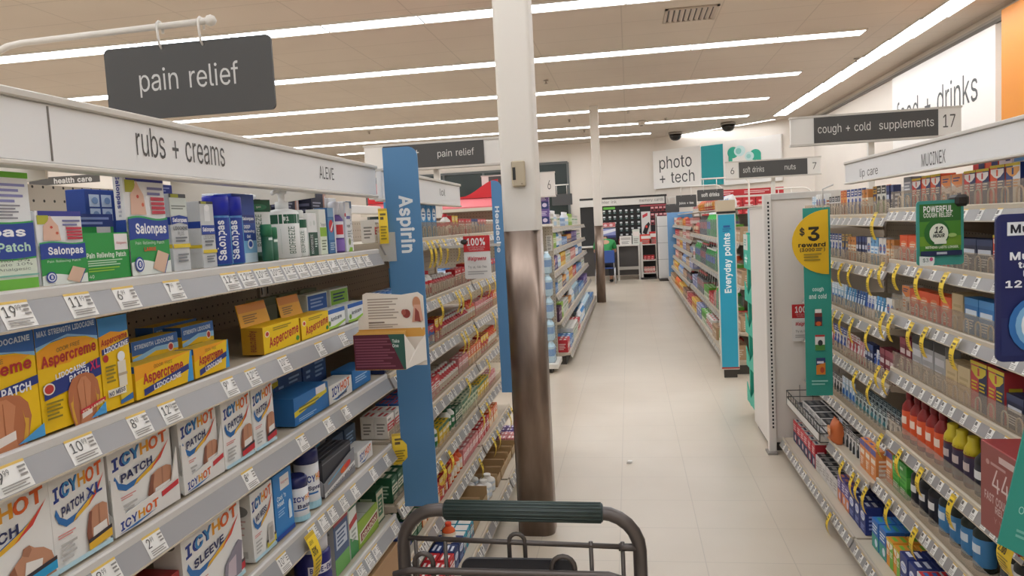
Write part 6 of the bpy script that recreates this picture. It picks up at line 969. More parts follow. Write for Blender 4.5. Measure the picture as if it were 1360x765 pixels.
def gbag(key, words, w, h, d, base, c2, c3, cat='bag', name='snack_bag'):
    def fn():
        q = MB(); rows_ = [(0, .96, .55), (.12, 1, 1), (.5, 1, 1.0), (.86, .97, .5), (.95, .96, .1), (1, 1, .06)]; n = 12; vs = []
        for z, a, b_ in rows_:
            for t in range(n):
                an = t * 2 * math.pi / n; ca, sa = math.cos(an), math.sin(an)
                vs.append((w / 2 * a * (abs(ca) ** .6) * (1 if ca > 0 else -1), d / 2 + d / 2 * b_ * (abs(sa) ** .8) * (1 if sa > 0 else -1), z * h))
        q.add(vs, [(i * n + j, i * n + (j + 1) % n, (i + 1) * n + (j + 1) % n, (i + 1) * n + j) for i in range(5) for j in range(n)], base, True)
        q.art(face_front(w, h, -.002), [('e', .5, .52, .34, .22, c2), ('l', .28, .46, .72, .58, 2, c3), ('r', .2, .12, .8, .2, c2)])
        return q.build(name)
    reg(key, words, cat, name, fn, w + .006, d + .006)
def gmulti(key, words, n, r, h, body, label, cap, film='#e9eef0', cat='pack', name='bottle_pack', deep=2):
    """bottles shrunk together in film"""
    def fn():
        root = None
        q = MB(); q.box(-n * r - .002, n * r + .002, -.002, deep * 2 * r + .002, 0, h * .72, mat(film, .15, clear=.75)); root = q.build(name); ch = []
        for i in range(n):
            for j in range(deep):
                b_ = MB(); b_.lathe([(r * .9, 0), (r * .97, .006), (r * .97, h * .3, label), (r * .97, h * .62, body), (r * .9, h * .72), (r * .36, h * .9), (r * .36, h * .92, cap), (r * .4, h)], mat(body, .15), ((-n + 1 + 2 * i) * r, r + 2 * r * j, 0), 10); ch.append(b_.build('bottle', root))
        return note(root, *ch)
    reg(key, words, cat, name, fn, 2 * n * r + .01, deep * 2 * r + .01)

# left aspirin run
gbox('cyan', 'tall cyan and white tablet box', .085, .165, .05, '#2f8fcf', 'oval', '#e8f0f6', '#1f6aa8', name='tablet_box')
gbox('sky', 'sky blue tablet box', .07, .15, .05, '#58a8dc', 'top', '#1f5fa8', '#e6eef4', name='tablet_box')
gbottle('redcap', 'white tablet bottle with red cap', .026, .11, '#e9e6e0', '#c22f35', '#c22f35')
gbottle('redjar', 'small red tablet bottle', .02, .075, '#b4262c', '#e8dcd4', '#e8e4de')
gbox('redwhite', 'red and white tablet box', .075, .085, .05, '#c4282e', 'band', '#ece6e0', '#e6c9c4', name='tablet_box')
gbox('redyel', 'red tablet box with yellow panel', .07, .10, .05, '#b8262a', 'corner', '#e8c23a', '#ece0d4', name='tablet_box')
gbox('blubox', 'mid blue tablet box', .085, .075, .05, '#3f78b8', 'band', '#dfe6ee', '#b8cce4', name='tablet_box')
gbox('blured', 'blue tablet box with red corner', .08, .085, .05, '#3569ae', 'corner', '#c8363a', '#e6e4e2', name='tablet_box')
gbox('whred', 'white tablet box with red stripe', .08, .08, .05, '#e8e3dc', 'band', '#c4363a', '#8f8a84', name='tablet_box')
gbottle('grncap', 'white tablet bottle with dark green cap', .03, .12, '#e9e8e0', '#2f7a4a', '#1f5238')
gbox('grnwh', 'pale green tablet box', .06, .09, .06, '#cfd6b8', 'top', '#2f6f48', '#5f7f5a', name='tablet_box')
gbox('dkgrn', 'dark green tablet box', .065, .09, .06, '#245a3c', 'band', '#d8d6c2', '#a8c0a8', name='tablet_box')
gbox('yelbox', 'yellow tablet box', .06, .085, .05, '#e2bf32', 'top', '#3a6a44', '#f0e8c8', name='tablet_box')
gbox('orgbox', 'orange tablet box', .065, .09, .05, '#d8672e', 'split', '#e8c49a', '#f0e6da', name='tablet_box')
gbottle('orgbot', 'orange tablet bottle', .028, .10, '#d85a22', '#e6d2b8', '#d8431e')
gbox('pink', 'pink tablet box', .07, .08, .05, '#d88a8a', 'band', '#efe2de', '#b84a52', name='tablet_box')
gbox('navy1', 'navy tablet box', .08, .085, .05, '#24386e', 'oval', '#dfe4ee', '#8fa4d0', name='tablet_box')
gbox('excd', 'teal sided white tablet box with red letters', .062, .075, .06, '#3fa0b8', 'band', '#ece4dc', '#c8383a', topc='#eae4de', name='tablet_box')
gbox('purple1', 'purple and white tablet box', .06, .05, .05, '#7a5f9e', 'band', '#e6dff0', '#c9b8dd', name='tablet_box')
def open_carton(key, words, w, h, d):
    def fn():
        q = MB(); c = '#b3946b'; q.box(-w / 2, w / 2, 0, d, 0, .004, c); q.box(-w / 2, w / 2, 0, .004, 0, h * .55, c); q.box(-w / 2, w / 2, d - .004, d, 0, h, c); q.box(-w / 2, -w / 2 + .004, 0, d, 0, h * .9, c); q.box(w / 2 - .004, w / 2, 0, d, 0, h * .9, c); return q.build('open_carton')
    reg(key, words, 'carton', 'open_carton', fn, w + .004, d + .004)
open_carton('brown', 'open brown shelf carton', .16, .12, .32); open_carton('browns', 'low open brown shelf carton', .12, .08, .32)
gbottle('tub', 'white tub with round lid', .042, .09, '#e6e2da', '#cfd6dc', '#eeeae4', cat='tub', name='tablet_tub')
# right run
gbox('orgnavy', 'orange and navy cold medicine box', .085, .115, .05, '#dd5a34', 'side', '#263468', '#ece4dc')
gbox('whnavy', 'white and navy cold medicine box', .08, .105, .05, '#e4e0e0', 'corner', '#e08a4a', '#2a3870')
gbox('rednavy', 'red and navy cold medicine box', .085, .11, .05, '#cc3a34', 'side', '#1f2c5c', '#e8e2de')
gbox('greyb', 'grey cold medicine box', .08, .12, .05, '#8a8e98', 'split', '#5a92c0', '#dfe0e4')
gbox('orange', 'orange cough drop box', .09, .10, .05, '#e0582c', 'oval', '#e98a5a', '#f2e2d4')
gbox('blue2', 'bright blue cold medicine box', .10, .115, .05, '#2f78ba', 'top', '#4a90cc', '#d8e4f0')
gbox('navybox', 'dark navy cold medicine box', .10, .10, .05, '#1f2846', 'top', '#2c3a62', '#cfd4de')
gbox('ywn', 'white box with navy wave and yellow top', .085, .115, .05, '#27407e', 'side', '#e0e2e6', '#e2a25a')
gbox('beigec', 'plain beige carton', .09, .12, .06, '#c9b48c', 'plain', '#b59f76', '#b59f76', cat='carton', name='carton')
gbox('maroon', 'maroon cough syrup box', .06, .13, .05, '#7a2a3a', 'top', '#9a4a58', '#d8c4c4')
gbottle('darkb', 'dark cough syrup bottle', .034, .165, '#1f1a1a', '#2a2f4a', '#17181c', '#c9ccd4')
gbottle('darkbl', 'dark bottle with blue label', .040, .165, '#16201c', '#3f7fb4', '#14161a', '#cfdbe6', sy=.8)
gbottle('nyq', 'black bottle with white emblem label', .040, .165, '#15161a', '#1e2230', '#14161a', '#e2e2e2', sy=.8)
gbottle('yseal', 'dark bottle under yellow shrink seal', .038, .175, '#1a1c24', '#232a4a', '#17181c', '#d8dae0', sy=.8, wrap='#c9b21e')
gbottle('yseal2', 'dark red bottle under yellow shrink seal', .036, .165, '#5a1a1e', '#3a3048', '#17181c', '#c8b8b4', sy=.8, wrap='#cdb820')
gbottle('redliq', 'red syrup bottle with orange label', .036, .185, '#8a1c18', '#dd5a30', '#7a1c20', '#f0d8c8', sy=.8)
gbottle('redcapd', 'dark bottle with red cap', .036, .175, '#1c1c1c', '#d0ccc8', '#b8262a', '#3a3c44', sy=.8)
gbox('twin', 'twin bottle carton in red and navy', .11, .155, .06, '#c4444a', 'side', '#1f2a52', '#d6c23a')
gbox('greybk', 'grey and black cough medicine pack', .10, .16, .05, '#a2a2a4', 'top', '#1d1d20', '#c8c8cc')
gbox('gseal', 'large green and dark twin pack', .15, .155, .08, '#3f9a48', 'corner', '#22242c', '#d8cc3a')
gbox('greenb', 'bright green medicine box', .075, .13, .06, '#3f9e3a', 'band', '#5fba4e', '#d8ecd0')
gbox('purpleb', 'purple and pink medicine box', .06, .12, .06, '#6a5a98', 'split', '#d8865a', '#d8d2e6')
gbox('purpleo', 'orange and purple medicine box', .07, .13, .06, '#dd8a4a', 'top', '#5a5496', '#f0e0cc')
gbox('navyp', 'deep blue medicine box', .075, .12, .07, '#26367c', 'oval', '#dfe2f0', '#8fa0dc', topc='#1f2c6a')
gbox('bluem', 'royal blue and teal medicine box', .08, .12, .07, '#2a6ab8', 'split', '#3a9a8a', '#dbe8f4', topc='#2f7ac8')
gbox('limeo', 'orange and lime medicine box', .07, .11, .07, '#e0942e', 'side', '#7ab83a', '#f0ead0', topc='#d8902c')
gbox('redw', 'red topped medicine box', .09, .12, .07, '#d8d4d8', 'split', '#3a6ab0', '#b83a44', topc='#c22a30')
gbox('bwht', 'navy and white medicine box', .07, .12, .07, '#1f2c70', 'corner', '#e8e8ea', '#c9d8a8', topc='#24358a')
gbox('blktop', 'white sided box with black top', .065, .085, .11, '#cfcac6', 'plain', '#9a9590', '#8a8a8a', topc='#24262a')
gtube('wtube', 'white and blue lip balm tube', .034, .105, '#e6e6ea', '#3a5aa8', '#dfe2ea'); gtube('btube', 'light blue cream tube', .036, .11, '#5a9ccc', '#e2ecf4', '#dfe6ee'); gtube('dbtube', 'deep blue cream tube', .036, .11, '#2f5a9a', '#cfe0f0', '#2a4a86'); gtube('pktube', 'pink cream tube', .034, .105, '#d89a9e', '#eee2e0', '#b84a56')
gcard('lipw', 'white hanging lip balm card', .055, .125, '#e4e0de', '#3f5aa0', '#2f4a98'); gcard('lipo', 'orange hanging lip balm card', .05, .125, '#e09a4a', '#7a3a2a', '#c85a2a'); gcard('lipg', 'pale green hanging lip balm card', .055, .125, '#e0e0d6', '#8aa06a', '#3a3c3a'); gcard('lipn', 'navy hanging lip balm card', .05, .125, '#3a3f66', '#8a8ea8', '#c8a24a')
gcard('lipb', 'pale blue hanging card of drops', .05, .115, '#a9c9e0', '#2f6ab0', '#e8eef4'); gcard('lipr', 'red hanging card of drops', .05, .115, '#c23a44', '#e6d6d6', '#e8e2e0'); gcard('lipt', 'teal and white small card', .05, .09, '#cfdcdc', '#3a7a80', '#26434e')
gcard('lipk', 'black and white small card', .05, .10, '#d6d4d2', '#2a2c30', '#24262c')
gbox('navytube', 'slim navy lip care box', .036, .12, .03, '#26305a', 'top', '#3a4a80', '#c9cfe0', name='lip_care_box'); gbox('orgtube', 'slim orange and tan box', .04, .115, .03, '#cf8a4a', 'band', '#e6d8c0', '#8a5a2a', name='lip_care_box'); gbox('whtube', 'slim white box with blue oval', .045, .12, .03, '#dedcd8', 'oval', '#4a6aa8', '#b06a4a', name='lip_care_box'); gbox('bluetube', 'slim sky blue box', .045, .12, .03, '#6aa6d2', 'band', '#dfe9f2', '#3a6aa0', name='lip_care_box')
gbox('blkflat', 'flat black and white box lying down', .13, .035, .10, '#d4d0cc', 'plain', '#6a6866', '#8a8886', topc='#26272c')
gbox('redkids', 'red and navy shrink pack', .085, .13, .06, '#c22c3a', 'split', '#22305a', '#e6c8c8', topc='#d8d2ce', cat='pack', name='twin_pack')
# far runs
gmulti('soda', 'green soda bottle pack', 2, .05, .30, '#2fae3f', '#2a8a3a', '#e8ece8'); gmulti('sodab', 'blue labelled green soda pack', 2, .05, .30, '#35b04a', '#2a4fa8', '#dfe6ea'); gmulti('cola2', 'tall dark cola bottle pack', 2, .05, .29, '#2c1a16', '#b82a2c', '#c23a34'); gmulti('cola', 'dark cola bottle pack', 2, .05, .20, '#2c1a16', '#b82a2c', '#c23a34'); gmulti('water', 'clear water bottle pack', 2, .045, .22, '#bcd8e6', '#3f86c4', '#dfeaf2'); gmulti('orgsoda', 'orange soda bottle pack', 2, .05, .24, '#e2561f', '#d8742e', '#e8e2d8'); gmulti('gsm', 'small green bottle pack', 3, .035, .25, '#2f8a3f', '#2a56a8', '#e6e8e2')
gbox('crtn', 'red drink carton', .20, .13, .18, '#b8262c', 'oval', '#d8484a', '#ecdcd8', name='drink_carton', cat='carton'); gbox('wrc', 'white grocery box with red label', .17, .165, .12, '#dfd9d0', 'band', '#c22f34', '#8a857e', name='grocery_box'); gbox('tanb', 'tan grocery box', .19, .14, .15, '#b99a78', 'top', '#8a6a4c', '#d8c9b4', name='grocery_box'); gbox('brwn', 'brown grocery box', .18, .15, .14, '#7a5240', 'band', '#c9a27a', '#e0cdb8', name='grocery_box'); gbox('grng', 'green grocery box', .16, .16, .12, '#5fa83a', 'split', '#d8dcc8', '#3a7a2c', name='grocery_box'); gbox('prpl', 'violet grocery box', .17, .165, .12, '#7f86b8', 'top', '#c9ccdf', '#e8e6ee', name='grocery_box'); gbox('yelg', 'yellow grocery box', .16, .16, .12, '#e0b83a', 'band', '#c8562e', '#f2e6c0', name='grocery_box'); gbox('pnkg', 'pink grocery box', .17, .15, .12, '#cf8f86', 'band', '#e6d2c8', '#a84a48', name='grocery_box')
gbag('chipo', 'orange snack bag', .17, .165, .10, '#d8662c', '#e8b83a', '#a8322a'); gbag('chipr', 'red snack bag', .17, .165, .10, '#b82e2e', '#e8d2a8', '#e6e0d8'); gbag('chipw', 'white snack bag', .18, .16, .10, '#dcdad8', '#7fa2d0', '#4a5a80'); gbag('chipb', 'blue snack bag', .17, .16, .10, '#6f96cf', '#dfe6f0', '#2f4f90')
gbox('padw', 'white paper carton', .13, .15, .15, '#dedad2', 'top', '#b8b4ac', '#6a9a6a', name='paper_carton'); gbox('vio', 'violet and navy wipes box', .12, .15, .10, '#6f5a9a', 'split', '#26346e', '#dccfe6', name='wipes_box'); gbox('bluw', 'blue wipes box', .15, .10, .14, '#3f78b4', 'band', '#cfe0ee', '#e6eef4', name='wipes_box'); gbox('oryl', 'orange and navy pack', .13, .12, .10, '#d8902c', 'split', '#2a3a72', '#f0dcb8', name='care_pack'); gbox('dpur', 'plum dark box', .15, .15, .12, '#4a2c44', 'top', '#6a3a5c', '#c9a8bc', name='care_box'); gbox('redt', 'red lidded tub box', .14, .13, .12, '#c23038', 'band', '#e6e0da', '#e6c9c4', name='care_tub'); gbox('grnl', 'lime care box', .10, .17, .08, '#9ac24a', 'band', '#dfe8c8', '#5a8a2a', name='care_box')
gbottle('whpump', 'white lotion bottle', .035, .19, '#dedede', '#b8cfe0', '#e6e6e6', name='lotion_bottle'); gbottle('blbot', 'blue lotion bottle', .035, .20, '#4a8ac4', '#dfe9f2', '#e6eaf0', name='lotion_bottle')

USED = {}
def spawn(key, loc, rz, label, group):
    k = KIND[key]
    if k['src'] is None: o = k['src'] = k['fn'](); put_at(o, loc, rz)
    else: o = dup(k['src'], loc, rz)
    return tag(o, label, k['cat'], group)
def fill(s, xl, z, ya, yb, spec, place, d0=.028, gap=.004, jit=.003, stop=True):
    """facings side by side along a shelf; spec rows (key, facings, rows deep[, lift])"""
    y = ya; prev = None
    for row in spec:
        key, n, deep = row[:3]; dz = row[3] if len(row) > 3 else 0.0
        if key is None: y += n; continue
        k = KIND[key]; lab = f"{k['words']} {place}"
        if USED.get(lab): lab = f"{k['words']} farther along, {place}"
        USED[lab] = 1; grp = lab.replace('medicine ', '')
        for i in range(n):
            if y + k['w'] > yb and stop: return y
            for j in range(deep):
                yc = y + k['w'] / 2 + random.uniform(-.001, .001); d = d0 + j * k['d'] + random.uniform(0, jit)
                spawn(key, (s * (xl + d), yc, z + .0015 + dz), (math.pi / 2 if s < 0 else -math.pi / 2) + random.uniform(-.03, .03) * (jit > 0), lab, grp)
            y += k['w'] + gap
        prev = key
    return y
random.seed(21)
A = 'in aspirin bay'; 
def lf(z, spec, place, x=XL, ya=2.55, yb=4.93, d0=.032, **kw): return fill(-1, x, z, ya, yb, spec, place, d0, **kw)
lf(1.465, [('whred', 2, 1), ('navy1', 1, 1), ('sky', 2, 1), ('cyan', 5, 1), ('redjar', 5, 1), ('redcap', 1, 1), ('redyel', 2, 1), ('redwhite', 4, 1), ('navy1', 2, 1), ('blured', 3, 1), ('whred', 4, 1)], 'on the top aspirin shelf')
lf(1.21, [('blubox', 3, 1), ('sky', 3, 1), ('redcap', 4, 1), ('redjar', 9, 2), ('redwhite', 3, 1), ('redyel', 2, 1), ('redcap', 4, 1), ('redjar', 6, 1), ('blured', 4, 1)], 'on the second aspirin shelf')
lf(1.0, [('navy1', 1, 1), ('blubox', 5, 2), ('blured', 2, 1), ('redyel', 2, 1), ('redjar', 12, 2), ('orgbot', 3, 1), ('pink', 4, 1), ('redwhite', 3, 1), ('orgbox', 3, 1)], 'on the third aspirin shelf')
lf(.765, [('whred', 2, 2), ('blured', 3, 2), ('redwhite', 4, 2), ('redjar', 8, 2), ('pink', 3, 1), ('orgbox', 5, 1), ('redyel', 3, 1), ('orgbot', 5, 1)], 'on the fourth aspirin shelf')
lf(.53, [('dkgrn', 3, 2), ('grnwh', 5, 2), ('grncap', 2, 1), ('yelbox', 3, 2), ('grncap', 2, 1), ('dkgrn', 2, 2), ('grnwh', 6, 2), ('yelbox', 5, 1), ('pink', 3, 1)], 'on the fifth aspirin shelf')
lf(.31, [('navy1', 2, 2), ('dkgrn', 2, 2), ('orgbox', 4, 2), ('redyel', 3, 2), ('orgbot', 4, 2), ('pink', 5, 2), ('redwhite', 4, 2), ('orgbox', 4, 1)], 'on the sixth aspirin shelf', x=.83)
lf(.125, [('redwhite', 3, 2), ('navy1', 2, 2), ('excd', 3, 2), ('brown', 1, 1), ('brown', 1, 1), ('tub', 3, 2), ('browns', 5, 1), ('pink', 2, 2), ('purple1', 6, 3)], 'on the bottom aspirin shelf', x=BX, ya=2.62, d0=.05)
for y, dd_ in ((2.98, .07),): spawn('orgbot', (-(BX + dd_), y, .19), math.pi / 2, 'orange tablet bottle standing at the front of bottom aspirin shelf', None)

# right near bay
def rf(z, spec, place, x=XRL, ya=2.15, yb=3.27, d0=.034, **kw): return fill(1, x, z, ya, yb, spec, place, d0, **kw)
N = 'cough bay'
rf(1.487, [(None, .14, 0), ('ywn', 1, 1), ('orgnavy', 1, 1), ('rednavy', 2, 1), ('whnavy', 2, 1), ('orgnavy', 2, 1), ('rednavy', 1, 1), ('greyb', 2, 1)], 'on the top cough shelf')
for i, (y, key, h0) in enumerate(((2.37, 'greyb', .135), (2.46, 'greyb', .125), (2.555, 'whnavy', .12), (2.645, 'orgnavy', .11), (2.735, 'rednavy', .095))):
    k = KIND[key]
    q = MB(); q.box(-.045, .045, 0, .06, 0, h0, '#cfcac2', .001); q.art(face_front(.09, h0), [('l', .1, .2, .9, .8, 4, '#a9a49c')]); o = q.build('medicine_box'); put_at(o, (1.03 + .115, y, 1.4885), -math.pi / 2); tag(o, 'white backing box raising the rear boxes on the top cough shelf', 'box', 'white boxes under the rear row')
    spawn(key, (1.03 + .115, y, 1.4885 + h0), -math.pi / 2, KIND[key]['words'] + ' stacked high at the back of the top cough shelf', 'boxes stacked high at the back of the top cough shelf' if key == 'greyb' else None)
rf(1.283, [('navybox', 2, 1), ('orgnavy', 1, 1), ('navybox', 3, 1), ('orange', 1, 1), ('whnavy', 1, 1), ('rednavy', 1, 1), ('orange', 2, 1), ('maroon', 1, 1)], 'on the second cough shelf')
rf(1.079, [('orgnavy', 1, 1), ('ywn', 1, 1), ('blue2', 3, 1), ('beigec', 1, 1), ('orange', 4, 1), ('whnavy', 1, 1)], 'on the third cough shelf')
o = carton('medicine_box', .11, .165, .03, '#c9c8c6', [('l', .1, .15, .9, .85, 7, '#a0a0a0')], lab='grey printed box standing behind the bright blue boxes'); put_at(o, (1.03 + .10, 2.38, 1.08), -math.pi / 2)
rf(.842, [('twin', 1, 1), ('navybox', 1, 1), ('twin', 2, 1), ('beigec', 2, 1), ('greybk', 3, 1), ('maroon', 2, 1)], 'on the fourth cough shelf')
rf(.575, [('yseal', 4, 1), ('nyq', 1, 1), ('yseal2', 3, 1), ('redliq', 5, 1)], 'on the fifth cough shelf', x=1.01, d0=.036)
rf(.375, [('redcapd', 2, 1), (None, .09, 0), ('darkbl', 4, 1), ('nyq', 3, 1), ('greenb', 2, 2), ('purpleo', 1, 2)], 'on the sixth cough shelf', x=.97, d0=.036)
rf(.112, [('redcapd', 2, 1), ('bwht', 3, 2), ('redw', 2, 2), ('navyp', 2, 2), ('limeo', 2, 2), ('bluem', 2, 2)], 'on the bottom cough shelf', x=.88, d0=.06)
# nearest bay on the right
def rn(z, spec, place, x=XRL, **kw): return fill(1, x, z, 1.2, 2.11, spec, place, .034, **kw)
big = [('r', 0, 0, 1, .5, '#e2601f'), ('r', 0, .5, 1, 1, '#2f7fbe'), ('e', .3, .75, .12, .12, '#7ab0d8'), ('l', .5, .6, .9, .85, 3, '#cfe2f0'), ('r', .55, .1, .9, .35, '#eba06a')]
for i, y in enumerate((2.215, 2.055)):
    o = carton('cold_medicine_box', .115, .175, .08, '#2f7fbe', big, [('r', 0, 0, 1, .48, '#d8561c'), ('t', 'N-Z', .2, .55, .7, .95, '#8fbfe2', .01, 'down')][:1], lab=('large blue and orange box beside the smaller cough boxes on top shelf', 'large blue and orange box beside the cream cut carton')[i]); put_at(o, (1.07, y, 1.4885), -math.pi / 2)
q = MB(); q.slab([(-.10, 0, 0), (.10, 0, 0), (.10, 0, .14), (-.03, 0, .14), (-.10, 0, .07)], (0, .12, 0), '#d3c6ac'); q.art(face_front(.2, .14), [('r', .60, .62, .92, .94, '#eceae6'), ('l', .64, .66, .9, .9, 4, '#77736c')]); o = q.build('shelf_carton'); put_at(o, (1.045, 1.885, 1.4885), -math.pi / 2); tag(o, 'cream cut carton with white sticker on the top shelf', 'carton')
rn(1.29, [('orange', 3, 1), ('orgnavy', 3, 1), ('blue2', 2, 1)], 'on the second shelf of nearest bay')
rn(1.079, [('rednavy', 3, 1), ('blue2', 3, 1), ('ywn', 2, 1)], 'on the third shelf of nearest bay')
rn(.842, [('twin', 2, 1), ('gseal', 3, 1), ('yseal', 4, 1)], 'on the fourth shelf of nearest bay')
rn(.575, [('darkb', 4, 1), ('nyq', 4, 1), ('yseal', 3, 1)], 'on the fifth shelf of nearest bay', x=1.01)
rn(.375, [('darkbl', 4, 1), ('twin', 2, 1), ('redliq', 5, 1)], 'on the sixth shelf of nearest bay', x=.97)
rn(.112, [('bwht', 4, 2), ('redw', 4, 2)], 'on the bottom shelf of nearest bay', x=.88)
# right far bay
def rg(z, spec, place, x=XRL, ya=3.31, yb=4.78, d0=.034, **kw): return fill(1, x, z, ya, yb, spec, place, d0, **kw)
rg(1.465, [('navytube', 2, 1), ('lipo', 1, 1), ('lipg', 2, 1), ('lipn', 1, 1), ('orgtube', 2, 1), ('lipw', 5, 1), ('lipo', 2, 1), ('lipk', 4, 1), ('whtube', 4, 1), ('lipb', 4, 1)], 'on the top lip care shelf')
rg(1.245, [('orgtube', 2, 1), ('whtube', 2, 1), ('bluetube', 2, 1), ('whtube', 1, 1), ('navytube', 4, 1), ('orgtube', 3, 1), ('lipn', 3, 1), ('lipw', 5, 1)], 'on the second lip care shelf')
rg(.995, [('whtube', 2, 1), ('btube', 4, 1), ('wtube', 3, 1), ('dbtube', 4, 1), ('btube', 4, 1), ('lipb', 5, 1), ('wtube', 6, 1)], 'on the third lip care shelf')
rg(.757, [('maroon', 3, 1), ('wtube', 2, 1), ('navytube', 3, 1), ('pktube', 3, 1), ('lipr', 4, 1), ('lipw', 4, 1), ('lipr', 5, 1)], 'on the fourth lip care shelf')
rg(.51, [('lipk', 3, 2), ('lipt', 8, 2), ('lipb', 4, 1), ('lipk', 5, 1), ('lipt', 6, 1)], 'on the fifth lip care shelf')
rg(.345, [('purpleo', 3, 1), ('lipk', 6, 1), ('lipb', 3, 1)], 'on the sixth lip care shelf', x=.95, yb=3.95)
rg(.112, [('navyp', 3, 2), ('purpleb', 3, 2), ('blktop', 6, 2), ('redkids', 4, 1), ('redkids', 2, 1)], 'on the bottom lip care shelf', x=.88, d0=.06)
# wire basket shelf beyond
o = empty('wire_basket', (.93, 4.37, .30)); tag(o, 'low wire basket shelf holding flat black boxes beside white end', 'wire basket')
q = MB(); y0, y1, x0, x1, z0 = 3.97, 4.79, .915, 1.30, .325
for z in (z0, z0 + .045, z0 + .085): q.tube([(x0, y0, z), (x0, y1, z)], .0028, '#3a3632', 6); q.tube([(x0, y1, z), (x1, y1, z)], .0028, '#3a3632', 6); q.tube([(x0, y0, z), (x1, y0, z)], .0028, '#3a3632', 6)
for k in range(14): yy = y0 + (y1 - y0) * k / 13; q.tube([(x0, yy, z0), (x0, yy, z0 + .085)], .0018, '#4a4540', 5)
for k in range(6): xx = x0 + (x1 - x0) * k / 5; q.tube([(xx, y1, z0), (xx, y1, z0 + .16 * k / 5 + .085)], .0018, '#4a4540', 5)
under(q.build('wire_fence'), o); q = MB(); q.box(x0 + .004, 1.48, y0, y1, z0 - .012, z0, '#bdb2a2'); under(q.build('tray'), o)
q = MB(); q.box(x0 - .003, x0, y0 + .02, y1 - .02, z0 + .004, z0 + .04, '#d8d4ce'); under(q.build('ticket_strip'), o)
fill(1, .93, z0, 4.0, 4.77, [('blkflat', 4, 2), ('blkflat', 2, 2)], 'in the wire basket', .02, jit=.002)
fill(1, .93, z0 + .038, 4.02, 4.77, [('blkflat', 4, 2)], 'stacked on others in the wire basket', .03, jit=.002)
gbag('orgbag', 'orange netted bag at the near end of the wire basket', .10, .12, .07, '#c96a38', '#e09a62', '#f0d8c0', name='drop_bag'); spawn('orgbag', (.945, 3.90, .3465), -math.pi / 2, KIND['orgbag']['words'], None)

# far drinks run
random.seed(31)
FRN_S = [[('crtn', 1, 1), ('sodab', 2, 1), ('soda', 4, 1), ('sodab', 2, 1), ('cola2', 5, 1), ('chipr', 5, 1), ('brwn', 6, 1)],
       [('orgsoda', 3, 1), ('soda', 2, 1), ('gsm', 5, 1), ('cola2', 4, 1), ('sodab', 4, 1), ('wrc', 5, 1), ('crtn', 6, 1)],
       [('soda', 4, 1), ('orgsoda', 1, 1), ('crtn', 3, 1), ('grng', 4, 1), ('cola2', 5, 1), ('prpl', 5, 1), ('wrc', 6, 1)],
       [('tanb', 2, 1), ('wrc', 4, 1), ('grng', 4, 1), ('prpl', 4, 1), ('yelg', 5, 1), ('crtn', 4, 1), ('pnkg', 6, 1)]]
for d, spec, nm in zip(FRN, FRN_S, ('top', 'second', 'third', 'bottom')):
    fill(1, d['x'], d['z'], 8.62, 12.95, spec, f'on the {nm} shelf of the near drinks bays', .03)
    fill(1, d['x'], d['z'], 7.40, 8.6, [('tanb', 2, 1), ('crtn', 1, 1), ('grng', 2, 1)], f'at the very end of the {nm} near drinks shelf', .03)
FRS = [[('pnkg', 3, 1), ('crtn', 5, 1), ('chipo', 5, 1), ('tanb', 5, 1), ('chipr', 6, 1), ('wrc', 6, 1)],
       [('brwn', 4, 1), ('pnkg', 5, 1), ('wrc', 5, 1), ('tanb', 5, 1), ('crtn', 7, 1)],
       [('chipw', 4, 1), ('brwn', 5, 1), ('prpl', 5, 1), ('yelg', 5, 1), ('pnkg', 7, 1)],
       [('prpl', 4, 1), ('tanb', 4, 1), ('chipb', 6, 1), ('brwn', 6, 1), ('pnkg', 6, 1)],
       [('cola', 4, 1), ('brwn', 5, 1), ('chipb', 8, 1), ('yelg', 8, 1), ('tanb', 4, 1)],
       [('brwn', 4, 1), ('yelg', 6, 1), ('chipo', 8, 1), ('tanb', 8, 1)]]
for d, spec, nm in zip(FR, FRS, ('top', 'second', 'third', 'fourth', 'fifth', 'bottom')):
    fill(1, d['x'], d['z'], 13.06, 18.3, spec, f'on the {nm} shelf of the far drinks bays', .03)
q = MB(); q.box(1.14, 1.5, 7.32, 18.35, 1.56, 1.575, '#cfc6b8')
for k in range(7): q.box(1.46, 1.5, 7.36 + 1.8 * k, 7.39 + 1.8 * k, 1.512, 1.56, '#cfc6b8')
o = q.build('top_shelf_board'); tag(o, 'long beige board along the top of the drinks run', 'shelf board')
fill(1, 1.14, 1.575, 9.2, 17, [('chipw', 4, 1), ('chipb', 2, 1), ('chipo', 4, 1), ('chipr', 6, 1), ('chipo', 6, 1), ('wrc', 6, 1)], 'on top of the drinks run', .02)
